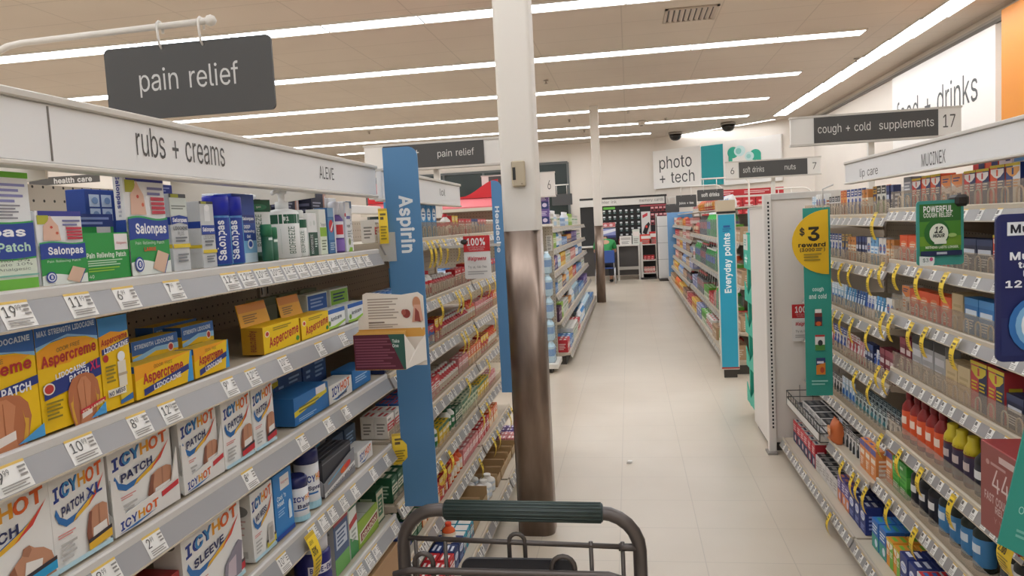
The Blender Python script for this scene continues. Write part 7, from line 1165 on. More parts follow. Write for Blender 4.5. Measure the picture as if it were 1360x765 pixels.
# red cartons piled on a far stand behind
o = empty('drink_stand', (2.2, 15.2, 0)); tag(o, 'low pale stand under the piled red drink cartons', 'stand'); q = MB(); q.box(1.64, 2.85, 14.8, 15.5, 0, .10, '#4a443e'); q.box(1.64, 2.85, 14.8, 15.5, .10, 1.20, '#bdb4a8', .004); under(q.build('body'), o)
for r_ in range(3):
    for c_ in range(5):
        spawn('crtn', (1.76 + .24 * c_, 14.84, 1.202 + .205 * r_), 0, 'red drink carton in the pile behind the drinks run', 'red cartons piled behind drinks run').scale = (1.15, 1.2, 1.55)
o = empty('price_header', (2.25, 15.3, 0)); tag(o, 'red banner with pale script above the piled red cartons', 'banner'); q = MB(); q.box(1.62, 2.95, 15.28, 15.3, 1.86, 1.98, '#b3272c', .002); q.art(lambda u, v, L: (1.62 + u * 1.33, 15.28 - .001 * L, 1.86 + v * .12), [('l', .06, .25, .3, .75, 2, '#e0bcb8'), ('l', .45, .3, .8, .7, 2, '#e0bcb8')]); under(q.build('panel'), o); q = MB(); q.box(1.9, 1.93, 15.5, 15.53, 0, 1.95, '#d8d0c6'); q.box(2.7, 2.73, 15.5, 15.53, 0, 1.95, '#d8d0c6'); q.box(1.9, 2.73, 15.3, 15.53, 1.93, 1.95, '#d8d0c6'); under(q.build('post'), o)

# far left run and the water packs on its end
random.seed(41)
FLS = [[('vio', 1, 1), ('padw', 4, 1), ('whpump', 5, 1), ('padw', 3, 1), ('bluw', 5, 1), ('whpump', 8, 1), ('grnl', 6, 1), ('padw', 9, 1)],
       [('redt', 2, 1), ('navy1', 3, 1), ('grnl', 3, 1), ('blbot', 5, 1), ('whpump', 5, 1), ('bluw', 5, 1), ('oryl', 6, 1), ('vio', 9, 1), ('padw', 6, 1)],
       [('oryl', 3, 1), ('vio', 3, 1), ('whpump', 5, 1), ('yelg', 4, 1), ('padw', 6, 1), ('pnkg', 6, 1), ('blbot', 8, 1), ('bluw', 6, 1)],
       [('bluw', 3, 2), ('padw', 4, 1), ('oryl', 4, 1), ('whpump', 6, 1), ('yelg', 4, 1), ('redt', 5, 1), ('bluw', 8, 1), ('padw', 6, 1)],
       [('dpur', 2, 2), ('grnl', 2, 1), ('padw', 5, 1), ('oryl', 4, 1), ('whpump', 6, 1), ('water', 5, 1), ('bluw', 8, 1), ('vio', 8, 1)],
       [('redt', 2, 2), ('bluw', 3, 2), ('padw', 6, 2), ('redt', 3, 1), ('whpump', 6, 1), ('blbot', 8, 1), ('water', 8, 1), ('bluw', 8, 1)]]
for d, spec, nm in zip(FL, FLS, ('top', 'second', 'third', 'fourth', 'fifth', 'bottom')):
    fill(-1, d['x'], d['z'], 8.05, 14.2, spec, f'on the {nm} shelf of the left far run', .03)
o = empty('end_fixture', (-1.25, 7.75, 0)); tag(o, 'pegboard end fixture with white shelves of water packs beside column', 'store fixture')
q = MB(); q.box(-1.75, -.79, 7.93, 7.96, .06, 1.55, m_peg); under(q.build('back_panel'), o)
q = MB(); q.box(-1.77, -.75, 7.5, 7.93, .05, .10, '#d8d2c8', .004); under(q.build('base_shelf'), o)
q = MB(); q.box(-1.75, -.78, 7.6, 7.93, 1.475, 1.50, '#dcd6cc', .004); under(q.build('top_shelf'), o)
q = MB(); q.box(-1.70, -.82, 7.56, 7.92, 0, .05, '#2f2a26'); under(q.build('kick_plate'), o)
q = MB(); q.box(-.86, -.80, 7.925, 7.93, 1.22, 1.38, '#e0dcd4'); q.art(lambda u, v, L: (-.86 + u * .06, 7.925 - .001 * L, 1.22 + v * .16), [('l', .15, .3, .85, .92, 6, '#7a7671'), ('l', .2, .08, .8, .2, 2, '#7a7671')]); under(q.build('paper_notice'), o)
for r_ in range(5):
    for c_ in range(4):
        spawn('water', (-.88 - .20 * c_, 7.56, .102 + .226 * r_), 0, 'clear water bottle pack stacked on the end fixture beside the column', 'water packs on the end fixture')
for r_ in range(2):
    for c_ in range(4): spawn('vio', (-.85 - .125 * c_, 7.66, 1.502 + .152 * r_), 0, 'violet and navy wipes box stacked on top of the end fixture', 'wipes boxes on the end fixture')
# ------------------------------------------------------------------ yellow sale tags hanging from the shelf lips
def sale_mesh(wd, ln, num=None, curl=.02):
    q = MB(); n = 8; pts = []
    for i in range(n + 1):
        t = i / n; pts.append((curl * math.sin(t * math.pi * .9) * 1.0 + .004, -ln * t))
    vs = []
    for (o_, z) in pts: vs += [(-wd / 2, -o_, z), (wd / 2, -o_, z)]
    q.add(vs, [(2 * i, 2 * i + 1, 2 * i + 3, 2 * i + 2) for i in range(n)], YEL)
    q.add([(a, b + .0009, c) for a, b, c in vs], [(2 * i, 2 * i + 2, 2 * i + 3, 2 * i + 1) for i in range(n)], YEL)
    def fn(u, v, L):
        t = (1 - v); i = min(n - 1, int(t * n)); f = t * n - i; o_ = pts[i][0] * (1 - f) + pts[i + 1][0] * f
        return (-wd / 2 + u * wd, -o_ - .0006 * L, -ln * t)
    q.art(fn, [('r', .0, .93, 1, 1, '#c9a51e')] + ([('t', num, .10, .56, .62, .74, '#3a3320', .02), ('t', 'save', .1, .80, .5, .88, '#5a4c1c')] if num else [('r', .18, .80, .82, .86, '#6b5a1e'), ('r', .18, .68, .55, .76, '#5a4c1c')]) + [('l', .15, .12, .85, .50, 5, '#a08a2a')])
    return q.mesh('sale_tag')
_S = {}
def sale(s, X, Y, z, lab, wd=.034, ln=.105, num=None, group=None, rz=0.0):
    k = (wd, ln, num)
    if k not in _S: _S[k] = sale_mesh(wd, ln, num)
    o = bpy.data.objects.new('sale_tag', _S[k]); COL.objects.link(o); put_at(o, (s * (X - .008), Y, z - .008), (math.pi / 2 if s < 0 else -math.pi / 2) + rz)
    return tag(o, lab, 'sale tag', group)
def sales(s, X, z, pxs, place, wd=.034, ln=.105):
    for px, py in pxs:
        Y = at(px, py, X=s * X).y; lab = f'curled yellow sale tag hanging from {place}'
        sale(s, X, Y, z, lab, wd, ln + random.uniform(-.01, .01), None, 'yellow sale tags on ' + place)
random.seed(51)
sales(1, XRL, 1.487, [(1168, 290)], 'the top shelf where cough and lip bays meet', .04, .12)
sales(1, XRL, 1.283, [(1177.5, 350), (1198, 352), (1228, 356), (1263, 362)], 'the second cough shelf', .036)
sales(1, XRL, 1.245, [(1110, 342), (1122, 345), (1135, 349), (1162, 355)], 'the second lip care shelf')
sales(1, XRL, 1.079, [(1179, 413), (1190, 416), (1217, 426), (1236, 432), (1277, 447)], 'the third cough shelf', .036)
sales(1, XRL, .995, [(1113, 409), (1123, 413), (1137, 419), (1159, 431)], 'the third lip care shelf')
sales(1, XRL, .842, [(1172.5, 490), (1183, 494)], 'the fourth cough shelf')
sales(1, XRL, .757, [(1142, 488), (1161, 503)], 'the fourth lip care shelf')
sales(1, 1.01, .575, [(1176, 580), (1201, 600), (1230, 622), (1273, 655)], 'the fifth cough shelf', .036)
sales(1, .97, .375, [(1187, 680), (1222, 715)], 'the sixth cough shelf', .036)
sales(1, .95, .345, [(1124, 610), (1138, 625), (1145, 632), (1155, 642)], 'the sixth lip care shelf')
sales(1, .88, .112, [(1107, 685)], 'the bottom cough shelf')
sales(-1, XL, 1.465, [(563, 322), (569, 322), (576, 321), (585, 320), (601, 318)], 'the top aspirin shelf')
sales(-1, XL, 1.21, [(578, 393), (601, 384), (606, 382), (617, 378), (632, 372), (643, 367), (651, 364)], 'the second aspirin shelf')
sales(-1, XL, 1.0, [(609, 443), (614, 440), (626, 432), (651, 416)], 'the third aspirin shelf')
sales(-1, XL, .765, [(563, 545), (616, 503), (643, 479)], 'the fourth aspirin shelf')
sales(-1, XL, .53, [(581, 610), (592, 597), (635, 545), (643, 535)], 'the fifth aspirin shelf')
sales(-1, .83, .31, [(633, 607), (651, 580), (657, 571), (672, 548), (676, 542)], 'the sixth aspirin shelf')
sale(-1, XL, at(404, 712, X=-XL).y, .762, 'yellow sale tag marked 50% hanging from the fourth rubs shelf', .05, .12, '50%')
sale(-1, XL, 2.54, 1.22, 'crumpled yellow sale tag just below the leaflet holder at shelf end', .04, .10, None, None, -.8)
sale(-1, XL, 2.54, .80, 'yellow sale tag sticking out sideways beside lower blue Aspirin sign', .05, .11, None, None, -1.2)
sale(-1, XL, 2.52, 1.59, 'tall yellow tag on the box at end of the top rubs shelf', .03, .12, None, None, -1.2)
for px, py, lab in ((1345, 735, 'large yellow sale tag at the lower right corner beside teal sign'), (1372, 720, 'large yellow sale tag just beyond the lower right corner')):
    p = at(px, py, X=.92); o = sale(1, .93, p.y, p.z + .05, lab, .075, .10, '2.00')
# small left edge: boxes of the aspirin bay glimpsed between shelf end and the blue sign

_wt = None
for z_, x_ in ((1.235, 1.0), (.82, 1.0), (.385, .98)):
    for k in range(16):
        y_ = 8.75 + .26 * k
        if _wt is None:
            q = MB(); q.slab([(-.014, 0, 0), (.014, 0, 0), (.014, -.012, -.13), (-.014, -.012, -.13)], (0, .001, 0), '#d8d2c6'); q.art(lambda u, v, L: (-.014 + .028 * u, -.012 * (1 - v) - .0006 * L, -.13 + .13 * v), [('l', .2, .2, .8, .8, 4, '#a39c90')]); _wt = q.build('hanging_tag'); o = _wt
        else: o = dup(_wt, (0, 0, 0))
        put_at(o, (x_ - .012, y_, z_ - .012), -math.pi / 2); tag(o, 'pale narrow tag hanging from a near drinks shelf lip', 'shelf tag', 'pale tags on the near drinks shelves')
# ------------------------------------------------------------------ red wave stand beyond the left runs
o = empty('promotion_stand', (-2.1, 7.2, 0)); tag(o, 'promotion stand with a red wave shaped top behind the aspirin shelves', 'display stand')
RX0, RX1, RY = at(556, 260, Y=7.0).x - .5, at(662, 262, Y=7.0).x, 7.0
zl = at(600, 277, Y=RY).z; zt_ = at(655, 238, Y=RY).z; zlow = at(612, 262, Y=RY).z; zh = at(572, 240, Y=RY).z
q = MB(); q.box(RX0, RX1, RY + .40, RY + .43, 0, zl, m_peg); under(q.build('back_panel'), o)
q = MB(); q.box(RX0, RX1, RY + .02, RY + .40, 0, .12, '#3a342f'); q.box(RX0, RX1, RY + .02, RY + .40, .12, .15, BEIGE); under(q.build('base_shelf'), o)
for z in (.62, 1.05, 1.38):
    q = MB(); q.box(RX0, RX1, RY + .12, RY + .40, z - .02, z, BEIGE); q.box(RX0, RX1, RY + .10, RY + .12, z - .05, z + .01, LIPG); under(q.build('shelf'), o)
n = 24; top = []
for i in range(n + 1):
    t = i / n; x = RX0 + (RX1 - RX0) * t; u = max(0, min(1, (x - at(612, 262, Y=RY).x) / (RX1 - at(612, 262, Y=RY).x)))
    z = zlow + (zt_ - zlow) * (.5 - .5 * math.cos(u * math.pi)) if u > 0 else zlow + (zh - zlow) * (.5 - .5 * math.cos(min(1, (at(612, 262, Y=RY).x - x) / .42) * math.pi))
    top.append((x, RY, z))
q = MB(); q.slab([(RX0, RY, zl + .085), (RX1, RY, zl + .085)] + top[::-1], (0, .02, 0), mat('#cf2630', .45)); under(q.build('wave_header'), o)
q = MB(); q.slab([(RX0, RY + .02, zl + .085), (RX0, RY - .22, zl + .0), (RX0, RY - .22, zl - .012), (RX0, RY + .40, zl - .012), (RX0, RY + .40, zl + .06)], (RX1 - RX0, 0, 0), '#e0777c'); under(q.build('canopy'), o)
q = MB(); q.box(RX0, RX1, RY - .225, RY - .20, zl - .04, zl - .012, '#cfc6b6'); under(q.build('lower_rail'), o)
random.seed(61)
for z, spec, nm in ((1.38, [('padw', 5, 1), ('navy1', 4, 1), ('yelbox', 4, 1)], 'top'), (1.05, [('blubox', 5, 1), ('pink', 6, 1)], 'middle')):
    x = RX0 + .6
    for key, n_, _d in spec:
        for i in range(n_):
            if x + KIND[key]['w'] > RX1 - .02: break
            spawn(key, (x + KIND[key]['w'] / 2, RY + .14, z + .0015), 0, f"{KIND[key]['words']} on the {nm} shelf of the red wave stand", f'{key} boxes {nm} red stand'); x += KIND[key]['w'] + .01

# ------------------------------------------------------------------ photo counter at the far end
YC = 19.95
xa, xb_ = at(797, 300, Y=YC).x, at(885, 300, Y=YC).x
z0h, z1h = at(840, 272, Y=YC).z, at(840, 263, Y=YC).z
o = empty('wall_display', ((xa + xb_) / 2, YC, 0)); tag(o, 'black wall display of ink and memory cards at far end', 'wall display')
xa2 = xa - .5; xm = at(851, 300, Y=YC).x
XE = xb_ + .02
q = MB(); q.box(xa2, XE, YC, YC + .06, .85, z0h, '#232222'); under(q.build('black_panel'), o)
q = MB(); q.box(xa2, XE, YC - .08, YC + .06, z0h, z1h, '#d6d1c9', .004); q.box(xa2, XE + .01, YC - .085, YC + .06, z1h, z1h + .05, '#2a2826'); q.box(at(884, 266, Y=YC).x - .03, at(884, 266, Y=YC).x, YC - .085, YC - .08, z0h, z1h, '#2a2826')
f = lambda u, v, L: (xa2 + u * (XE - xa2), YC - .08 - .003 * L, z0h + v * (z1h - z0h)); U = lambda px: (at(px, 268, Y=YC).x - xa2) / (XE - xa2)
q.art(f, [('t', 'printer ink', U(793), .25, U(819), .80, '#6f6a64'), ('t', 'memory cards', U(849), .25, U(881), .80, '#6f6a64')]); under(q.build('white_header'), o)
q = MB(); q.box(xm, XE, YC - .03, YC, z0h - .06, z0h - .02, '#b8525c'); under(q.build('pink_rail'), o)
q = MB(); q.box(at(852, 300, Y=YC).x, at(864, 300, Y=YC).x, YC - .05, YC - .03, at(855, 312, Y=YC).z, at(855, 281, Y=YC).z, '#d6d3ce'); xq0, xq1 = at(852, 300, Y=YC).x, at(864, 300, Y=YC).x; zq0, zq1 = at(855, 312, Y=YC).z, at(855, 281, Y=YC).z
q.art(lambda u, v, L: (xq0 + u * (xq1 - xq0), YC - .05 - .003 * L, zq0 + v * (zq1 - zq0)), [('p', [(.15, .72), (.7, .82), (.7, .95), (.15, .85)], '#c23a44'), ('p', [(.1, .1), (.5, .0), (.95, .45), (.8, .55), (.4, .4)], '#1f1d1e'), ('e', .55, .35, .12, .06, '#d8382a')]); under(q.build('poster'), o)
# hanging ink packs
src = None; cols = [804, 813, 822, 830, 840, 849]
for ci, px in enumerate((803, 810.5, 817, 825, 832.5, 840, 848.5)):
    for ri in range(5):
        x = at(px, 300, Y=YC).x; z = z0h - .10 - .155 * ri
        if src is None:
            q = MB(); q.box(-.05, .05, -.05, -.02, -.12, 0, '#1f2120', .004); q.art(lambda u, v, L: (-.05 + u * .1, -.05 - .001 * L, -.12 + v * .12), [('r', .2, .55, .8, .88, '#cfd3d2'), ('r', .1, .1, .9, .4, '#2f4a46'), ('e', .5, .3, .2, .12, '#8a9a96')]); src = q.build('ink_pack'); i = src
        else: i = dup(src, (0, 0, 0))
        put_at(i, (x, YC - .002, z)); tag(i, 'small black ink pack hanging on the black wall display', 'ink pack', 'ink packs on the far wall display')
src = None
for ri in range(3):
    for ci in range(5):
        if src is None:
            q = MB(); q.box(-.045, .045, -.05, -.02, -.13, 0, '#8f3038', .003); q.art(lambda u, v, L: (-.045 + u * .09, -.05 - .001 * L, -.13 + v * .13), [('r', .1, .6, .9, .9, '#d8a8a8'), ('r', .2, .1, .8, .45, '#2a2022')]); src = q.build('memory_card_pack'); i = src
        else: i = dup(src, (0, 0, 0))
        put_at(i, (at(867, 300, Y=YC).x + .105 * ci, YC - .002, z0h - .07 - .17 * ri)); tag(i, 'small red memory card pack hanging under the memory cards header', 'card pack', 'memory card packs')
i = carton('sign_strip', .3, .06, .01, '#6ab84a', lab='bright green strip at the upper left of far display', cat='strip'); put_at(i, (at(809, 276, Y=YC).x, YC - .06, z0h - .09))
i = carton('photo_paper_box', .36, .16, .1, '#c96a6a', [('r', 0, 0, 1, .3, '#e6dcd6'), ('e', .3, .6, .12, .2, '#e8c8c8'), ('e', .7, .6, .12, .2, '#e8c8c8')], lab='pink and red box on the far display above the screen'); 
put_at(i, (at(808, 301, Y=YC).x, YC - .12, at(808, 304, Y=YC).z))
# counters below
zc = at(840, 325, Y=19.35).z
o = empty('photo_counter', (.0, 19.55, 0)); tag(o, 'grey fronted photo counter with pale legs at the far end', 'counter')
cx0, cx1, cx2 = at(798, 340, Y=19.25).x - .6, at(850, 340, Y=19.25).x, at(872, 340, Y=19.25).x
q = MB(); q.box(cx0, cx1, 19.25, 19.95, zc - .03, zc, '#cfc9c0', .004); under(q.build('worktop'), o)
q = MB(); q.box(cx0, cx1, 19.37, 19.41, .12, zc - .03, '#4a4644'); under(q.build('front_panel'), o)
for x in (at(821, 340, Y=19.25).x, cx1 - .02):
    q = MB(); q.box(x - .02, x + .02, 19.25, 19.29, 0, zc - .03, '#cdc8c0'); under(q.build('leg'), o)
q = MB(); q.box(at(822, 356, Y=19.25).x, cx1, 19.27, 19.31, at(840, 358, Y=19.25).z, at(840, 354, Y=19.25).z, '#b9b3aa'); under(q.build('foot_rail'), o)
o = empty('side_shelf', (cx1 + .3, 19.45, 0)); tag(o, 'small white shelf unit of packs right of the photo counter', 'shelf unit')
q = MB(); q.box(cx1 + .01, cx1 + .07, 19.20, 19.75, .05, zc + .06, '#c6c1b9'); q.box(cx1 + .07, cx1 + .40, 19.73, 19.75, .05, zc, '#2c2928'); q.box(cx1 + .01, cx1 + .40, 19.20, 19.75, 0, .05, '#2a2624'); under(q.build('carcass'), o)
for z in (.16, .48, zc):
    q = MB(); q.box(cx1 + .07, cx1 + .40, 19.20, 19.75, z - .02, z, '#d3cec6'); under(q.build('shelf'), o)
spx = cx1 + .1
for k in range(4): spawn('pnkg', (cx1 + .12 + .07 * k, 19.25 + .02 * (k % 2), .1615), 0, 'pink grocery box on the small shelf right of the counter', 'boxes on the small counter shelf').scale = (.38, .7, 1)
for k in range(3): spawn('crtn', (cx1 + .13 + .09 * k, 19.27, .4815), 0, 'red drink carton on the small shelf right of the counter', 'red cartons on the small counter shelf').scale = (.42, .7, .9)
for px, key_c, lab, ww, hh in ((831, '#e0dbd4', 'white box standing on the photo counter', .30, .22), (845, '#d3d6cc', 'tall pale green price card box on photo counter', .18, .38), (858, '#d24438', 'red and white box on the counter below the poster', .30, .24), (868, '#c9302f', 'bright red box next to the white end panel', .2, .3), (877, '#e0d8d0', 'white box at the right end of the photo counter', .16, .26)):
    X_ = at(px, 320, Y=19.45).x; i = carton('counter_box', ww, hh, .2, key_c, [('r', .1, .55, .9, .85, '#e6dcd6' if key_c[1] in 'dc' else '#b9b3ab'), ('l', .15, .1, .8, .4, 3, '#8f8a84')], lab=lab); put_at(i, (X_, 19.47 if px < 840 else 19.40, zc + .001))
for px in (824, 832, 849):
    X_ = at(px, 309, Y=19.75).x; i = lathe_item('bottle', [(.05, 0), (.055, .01), (.055, .13), (.03, .17)], '#a83230', [(.03, .17), (.03, .20)], '#dcd6cf', r=.055, n=12, words=[('r', -.05, .04, .05, .1, '#e0c8bc')], lab={824: 'red bottle on the far counter, left one of two', 832: 'red bottle on the far counter, right one of two', 849: 'red bottle on the far counter beside the poster'}[px]); put_at(i, (X_, 19.81, zc + .001))
# kiosk screen
i = empty('photo_kiosk', (at(808, 320, Y=19.45).x, 19.55, zc + .001)); tag(i, 'photo kiosk screen above the person in green', 'kiosk')
q = MB(); q.box(-.22, .22, 0, .06, .12, .46, '#2b2a33', .008); q.build('casing', i); q = MB(); q.box(-.19, .19, -.004, 0, .2, .43, mat('#8f97c8', .3)); q.art(lambda u, v, L: (-.19 + u * .38, -.004 - .002 * L, .2 + v * .23), [('p', [(0, .3), (1, .7), (1, 1), (0, .7)], '#e6e6ee'), ('r', 0, 0, 1, .25, '#3a3f7a')]); q.build('screen', i); q = MB(); q.box(-.05, .05, .01, .05, 0, .12, '#2b2a33'); q.build('stand', i)
# white end of the drinks run
o = empty('end_fixture', (1.2, 18.9, 0)); tag(o, 'white end fixture with pale blue side closing the far drinks run', 'store fixture')
x0 = at(872, 330, Y=18.9).x
q = MB(); q.box(x0, x0 + .03, 18.75, 19.12, .05, at(876, 284, Y=18.9).z, '#dcd8d2', .003); q.box(x0, x0 + .5, 18.75, 18.78, .05, 1.55, '#dcd8d2', .003)
for z in (.5, .9, 1.3): q.box(x0 - .002, x0 + .4, 18.745, 18.75, z, z + .012, '#aaa59e')
under(q.build('white_panel'), o); q = MB(); q.box(.9, 1.5, 18.42, 18.45, .1, 1.62, '#6f9cc8'); under(q.build('blue_panel'), o); q = MB(); q.box(x0 + .04, 1.5, 18.46, 19.1, 0, .05, '#3a342f'); under(q.build('kick_plate'), o)

# ------------------------------------------------------------------ person seated at the kiosk
def skin_body(name, nodes, edges, m, sub=2, parent=None):
    me = bpy.data.meshes.new(name); me.from_pydata([n[0] for n in nodes], edges, []); me.materials.append(M(m))
    o = bpy.data.objects.new(name, me); COL.objects.link(o)
    s_ = o.modifiers.new('skin', 'SKIN'); s_.use_smooth_shade = True
    for i, n in enumerate(nodes):
        sv = me.skin_vertices[0].data[i]; sv.radius = n[1] if isinstance(n[1], tuple) else (n[1], n[1]); sv.use_root = (i == 0)
    u = o.modifiers.new('smooth', 'SUBSURF'); u.levels = sub; u.render_levels = sub
    if parent: o.parent = parent
    return o
PX, PY = at(803.5, 340, Y=18.45).x, 18.45
body = [((0, 0, .50), (.17, .12)), ((0, .03, .66), (.15, .10)), ((0, .09, .84), (.17, .10)), ((0, .17, .97), (.15, .085)), ((0, .25, 1.03), .06), ((0, .32, 1.05), .055), ((0, .40, 1.05), (.075, .09)), ((0, .47, 1.02), (.07, .085)),
        ((.19, .17, .965), .062), ((.235, .22, .75), .048), ((.20, .44, .82), .038), ((.19, .51, .84), (.035, .02)), ((-.19, .17, .965), .062), ((-.235, .22, .75), .048), ((-.20, .44, .82), .038), ((-.19, .51, .84), (.035, .02)),
        ((.10, .06, .49), .088), ((.12, .45, .49), .066), ((.12, .47, .08), .045), ((.12, .58, .04), .036), ((-.10, .06, .49), .088), ((-.12, .45, .49), .066), ((-.12, .47, .08), .045), ((-.12, .58, .04), .036)]
ed = [(0, 1), (1, 2), (2, 3), (3, 4), (4, 5), (5, 6), (6, 7), (3, 8), (8, 9), (9, 10), (10, 11), (3, 12), (12, 13), (13, 14), (14, 15), (0, 16), (16, 17), (17, 18), (18, 19), (0, 20), (20, 21), (21, 22), (22, 23)]
person = skin_body('person', body, ed, '#b98a70'); person.location = (PX, PY, 0); tag(person, 'person in green shirt seated on blue chair at the photo kiosk, back turned', 'person')
sh = skin_body('green_shirt', [((0, 0, .52), (.185, .135)), ((0, .03, .66), (.168, .118)), ((0, .09, .84), (.19, .118)), ((0, .165, .975), (.168, .10)), ((0, .25, 1.045), .088), ((.20, .165, .965), .08), ((.235, .20, .81), .068), ((-.20, .165, .965), .08), ((-.235, .20, .81), .068)], [(0, 1), (1, 2), (2, 3), (3, 4), (3, 5), (5, 6), (3, 7), (7, 8)], '#1f8a42', 2, person)
tr = skin_body('dark_trousers', [((0, .01, .50), (.19, .13)), ((.10, .08, .49), .10), ((.12, .45, .49), .078), ((.12, .47, .12), .06), ((-.10, .08, .49), .10), ((-.12, .45, .49), .078), ((-.12, .47, .12), .06)], [(0, 1), (1, 2), (2, 3), (0, 4), (4, 5), (5, 6)], '#2a2c36', 2, person)
hr = skin_body('dark_hair', [((0, .49, 1.04), (.082, .085)), ((0, .41, 1.075), (.086, .085)), ((0, .35, 1.075), (.06, .05))], [(0, 1), (1, 2)], '#2a1d16', 2, person)
q = MB()
for s_ in (-1, 1):
    for k in range(5):
        a = Vector((s_ * .19 + (-.03 + .015 * k), .53, .845)); ln = (.035, .06, .066, .062, .048)[k if s_ < 0 else 4 - k]
        q.tube([a, a + Vector((0, ln * .6, .004)), a + Vector((0, ln, -.012))], [.0085, .008, .006], '#b98a70', 6)
    q.lathe([(.0, -.03), (.012, -.02), (.016, 0), (.012, .025), (0, .03)], '#b98a70', (s_ * .08, .42, 1.03), 8)
q.lathe([(.0, -.015), (.012, -.005), (.008, .012), (0, .025)], '#b98a70', (0, .45, .945), 8)
q.box(-.02, .02, .405, .411, .945, .951, '#8a4a44')
for s_ in (-1, 1): q.lathe([(0, -.008), (.008, 0), (0, .008)], '#20160f', (s_ * .03, .475, .945), 8)
q.build('face_and_fingers', person)
q = MB()
for s_ in (-1, 1): q.box(s_ * .12 - .045, s_ * .12 + .045, .40, .66, 0, .06, '#1b1a1a', .02)
q.build('shoes', person)
ch = empty('chair', (PX, PY, 0)); tag(ch, 'blue backed chair with pale metal legs under person in green', 'chair')
q = MB(); q.box(-.23, .23, -.18, .28, .36, .385, '#2f4a8a', .01); q.build('seat', ch)
q = MB(); q.box(-.23, .23, -.23, -.20, .50, .80, '#2f4f94', .012); q.build('backrest', ch)
for sx in (-1, 1):
    for y in (-.17, .25):
        q = MB(); q.tube([(sx * .22, y, .37), (sx * .235, y + (-.03 if y < 0 else .02), 0)], .014, mat('#c9c9cc', .3, .6), 8); q.build('leg', ch)
    q = MB(); q.tube([(sx * .21, -.17, .37), (sx * .215, -.215, .78)], .012, mat('#c9c9cc', .3, .6), 8); q.build('back_post', ch)

# ------------------------------------------------------------------ shopping cart in front of the camera
CT = mat('#5d5653', .32, .55); CW = mat('#57504c', .35, .5); CY_ = 1.45
P = lambda x, y, Y=CY_: at(x, y, Y=Y)
cart = empty('shopping_cart', (-.24, 1.1, 0)); tag(cart, 'grey metal shopping cart with dark green handle grip', 'shopping cart')
def arc(c, r, a0, a1, n=6): return [Vector((c.x + r * math.cos(math.radians(a0 + (a1 - a0) * k / n)), c.y, c.z + r * math.sin(math.radians(a0 + (a1 - a0) * k / n)))) for k in range(n + 1)]
hl, hr_ = P(590, 677), P(802, 683); zl_, zr_ = hl.z, hr_.z
xl_, xr_ = P(536, 720).x, P(850, 735).x; zb_ = .80; r_ = .075
path = [Vector((xl_ + .0, CY_ - .62, .50)), Vector((xl_, CY_ - .10, .66)), Vector((xl_, CY_ - .005, .76)), Vector((xl_, CY_, zl_ - r_ - .01))] + arc(Vector((xl_ + r_, CY_, zl_ - r_)), r_, 180, 90) + arc(Vector((xr_ - r_, CY_, zl_ - r_ - .004)), r_, 90, 0) + [Vector((xr_, CY_, zr_ - r_ - .02)), Vector((xr_, CY_ - .005, .76)), Vector((xr_, CY_ - .10, .66)), Vector((xr_, CY_ - .62, .50))]
q = MB(); q.tube(path, .0135, CT, 12); under(q.build('handle_frame'), cart)
q = MB(); gx0, gx1 = P(590, 680).x, P(801, 684).x; q.tube([(gx0, CY_, zl_), (gx0 + .002, CY_, zl_), (gx1 - .002, CY_, zl_ - .004), (gx1, CY_, zl_ - .004)], [.015, .0185, .0185, .015], mat('#2f3b3a', .4), 16)
for k in range(16):
    t = k * math.pi / 8; q.tube([(gx0 + .004, CY_ + .0185 * math.cos(t), zl_ + .0185 * math.sin(t)), (gx1 - .004, CY_ + .0185 * math.cos(t), zl_ - .004 + .0185 * math.sin(t))], .0018, mat('#36433f', .4), 5)
under(q.build('handle_grip'), cart)
Yw = CY_ - .004
w1 = [P(536, 714, Yw), P(846, 727, Yw)]
q = MB(); q.tube(w1, .0055, CW, 8); e_ = w1[1]; q.tube([e_ + Vector((-.035, 0, .0)), e_ + Vector((-.002, 0, 0))], .008, CT, 8); under(q.build('cross_wire'), cart)
wz = (w1[0].z + w1[1].z) / 2
def vwire(px, z1=None, Y=Yw):
    q = MB(); x = P(px, 730, Y).x; q.tube([(x, Y - .001, z1 or wz + .004), (x, Y - .004, .60)], .0042, CW, 6); under(q.build('upright_wire'), cart)
for px in (553, 592, 785, 827): vwire(px)
def loop(pa, pb, ytop, Y):
    a, b = P(pa, ytop + 12, Y), P(pb, ytop + 12, Y); rr_ = (b.x - a.x) / 2; zt2 = P((pa + pb) / 2, ytop, Y).z
    q = MB(); pth = [Vector((a.x, Y, .60)), Vector((a.x, Y, zt2 - rr_))] + [Vector((a.x + rr_ - rr_ * math.cos(t * math.pi / 8), Y, zt2 - rr_ + rr_ * math.sin(t * math.pi / 8))) for t in range(1, 8)] + [Vector((b.x, Y, zt2 - rr_)), Vector((b.x, Y, .60))]
    q.tube(pth, .0052 if pb - pa > 22 else .0044, CW, 8); under(q.build('wire_loop'), cart)
loop(551, 575, 735, CY_ - .05); loop(733, 763, 739, CY_ - .05); loop(676, 697, 709, CY_ - .006)
w2 = [P(520, 757, CY_ - .06), P(790, 770, CY_ - .06)]
q = MB(); q.tube([Vector((xl_ - .004, CY_ - .06, w2[0].z - .01)), Vector((xl_ + .03, CY_ - .06, w2[0].z)), Vector((xr_ - .06, CY_ - .06, w2[0].z - .002)), Vector((xr_, CY_ - .06, w2[0].z - .02))], .0075, CT, 8); under(q.build('lower_bar'), cart)
fz = P(690, 743, CY_ - .03); fa, fb = P(612, 750, CY_ - .03).x, P(766, 756, CY_ - .03).x; w_, h_ = fb - fa, .20
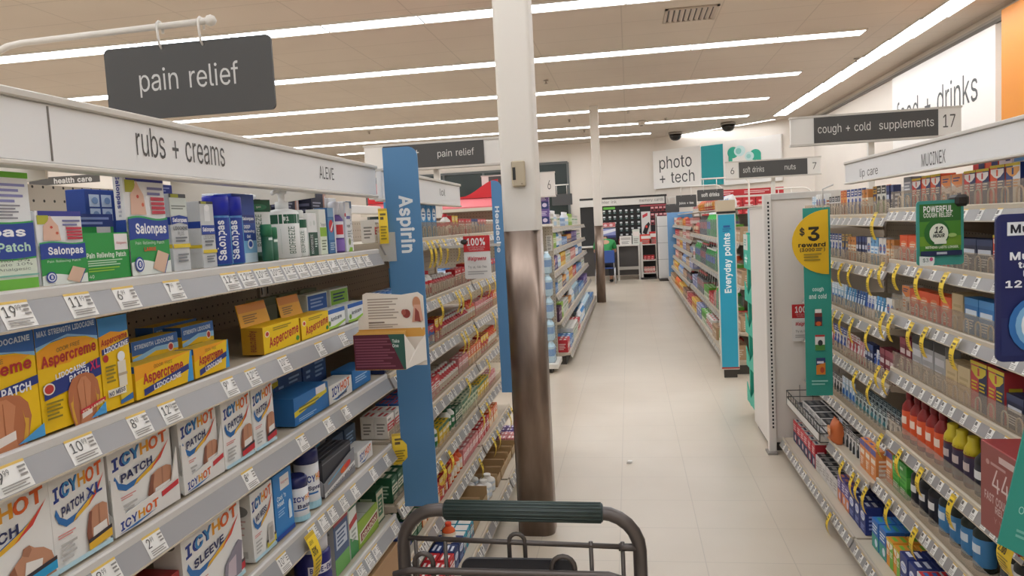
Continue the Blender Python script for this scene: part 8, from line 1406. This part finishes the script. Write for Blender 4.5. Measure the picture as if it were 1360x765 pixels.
q = MB(); q.slab([(fa + a, CY_ - .03, fz.z - h_ + b_) for a, b_ in rounded(w_, h_, .022)], (0, .008, 0), mat('#2b2a2e', .45)); under(q.build('seat_flap'), cart)
# basket towards the camera, chassis and wheels
q = MB(); bx0, bx1, by0, by1, bz0, bz1 = xl_ + .02, xr_ - .02, CY_ - .70, CY_ - .06, .42, .72
for z in (bz0, (bz0 + bz1) / 2, bz1): q.tube([(bx0, by0, z), (bx1, by0, z), (bx1, by1, z), (bx0, by1, z)], .0045, CW, 6, True)
for k in range(8):
    x = bx0 + (bx1 - bx0) * k / 7; q.tube([(x, by0, bz1), (x, by0, bz0), (x, by1, bz0), (x, by1, bz1)], .0028, CW, 5)
for k in range(1, 9):
    y = by0 + (by1 - by0) * k / 9
    q.tube([(bx0, y, bz1), (bx0, y, bz0), (bx1, y, bz0), (bx1, y, bz1)], .0028, CW, 5)
under(q.build('wire_basket'), cart)
q = MB(); q.tube([(xl_ + .01, CY_ - .60, .50), (xl_ + .01, CY_ - .45, .14), (xl_ + .02, CY_ - .02, .13), (xr_ - .02, CY_ - .02, .13), (xr_ - .01, CY_ - .45, .14), (xr_ - .01, CY_ - .60, .50)], .012, CT, 8); q.tube([(xl_ + .05, CY_ - .66, .13), (xr_ - .05, CY_ - .66, .13)], .012, CT, 8)
for x in (xl_ + .03, xr_ - .03): q.tube([(x, CY_ - .66, .13), (x, CY_ - .44, .14)], .011, CT, 8)
under(q.build('chassis'), cart)
for x in (xl_ + .03, xr_ - .03):
    for y in (CY_ - .05, CY_ - .64):
        q = MB(); q.tube([(x - .014, y, .055), (x + .014, y, .055)], .055, '#2a2828', 16); q.box(x - .02, x - .015, y - .015, y + .015, .05, .13, CT); q.box(x + .015, x + .02, y - .015, y + .015, .05, .13, CT); under(q.build('wheel'), cart)
p = at(832, 616, Z=0); q = MB(); q.slab([(0, 0, 0), (.03, .005, 0), (.035, .03, 0), (.01, .035, 0)], (.004, .002, .012), '#eeeae4'); o = q.build('paper_scrap'); o.location = (p.x, p.y, .001); tag(o, 'tiny white paper scrap on the beige aisle floor', 'paper scrap')
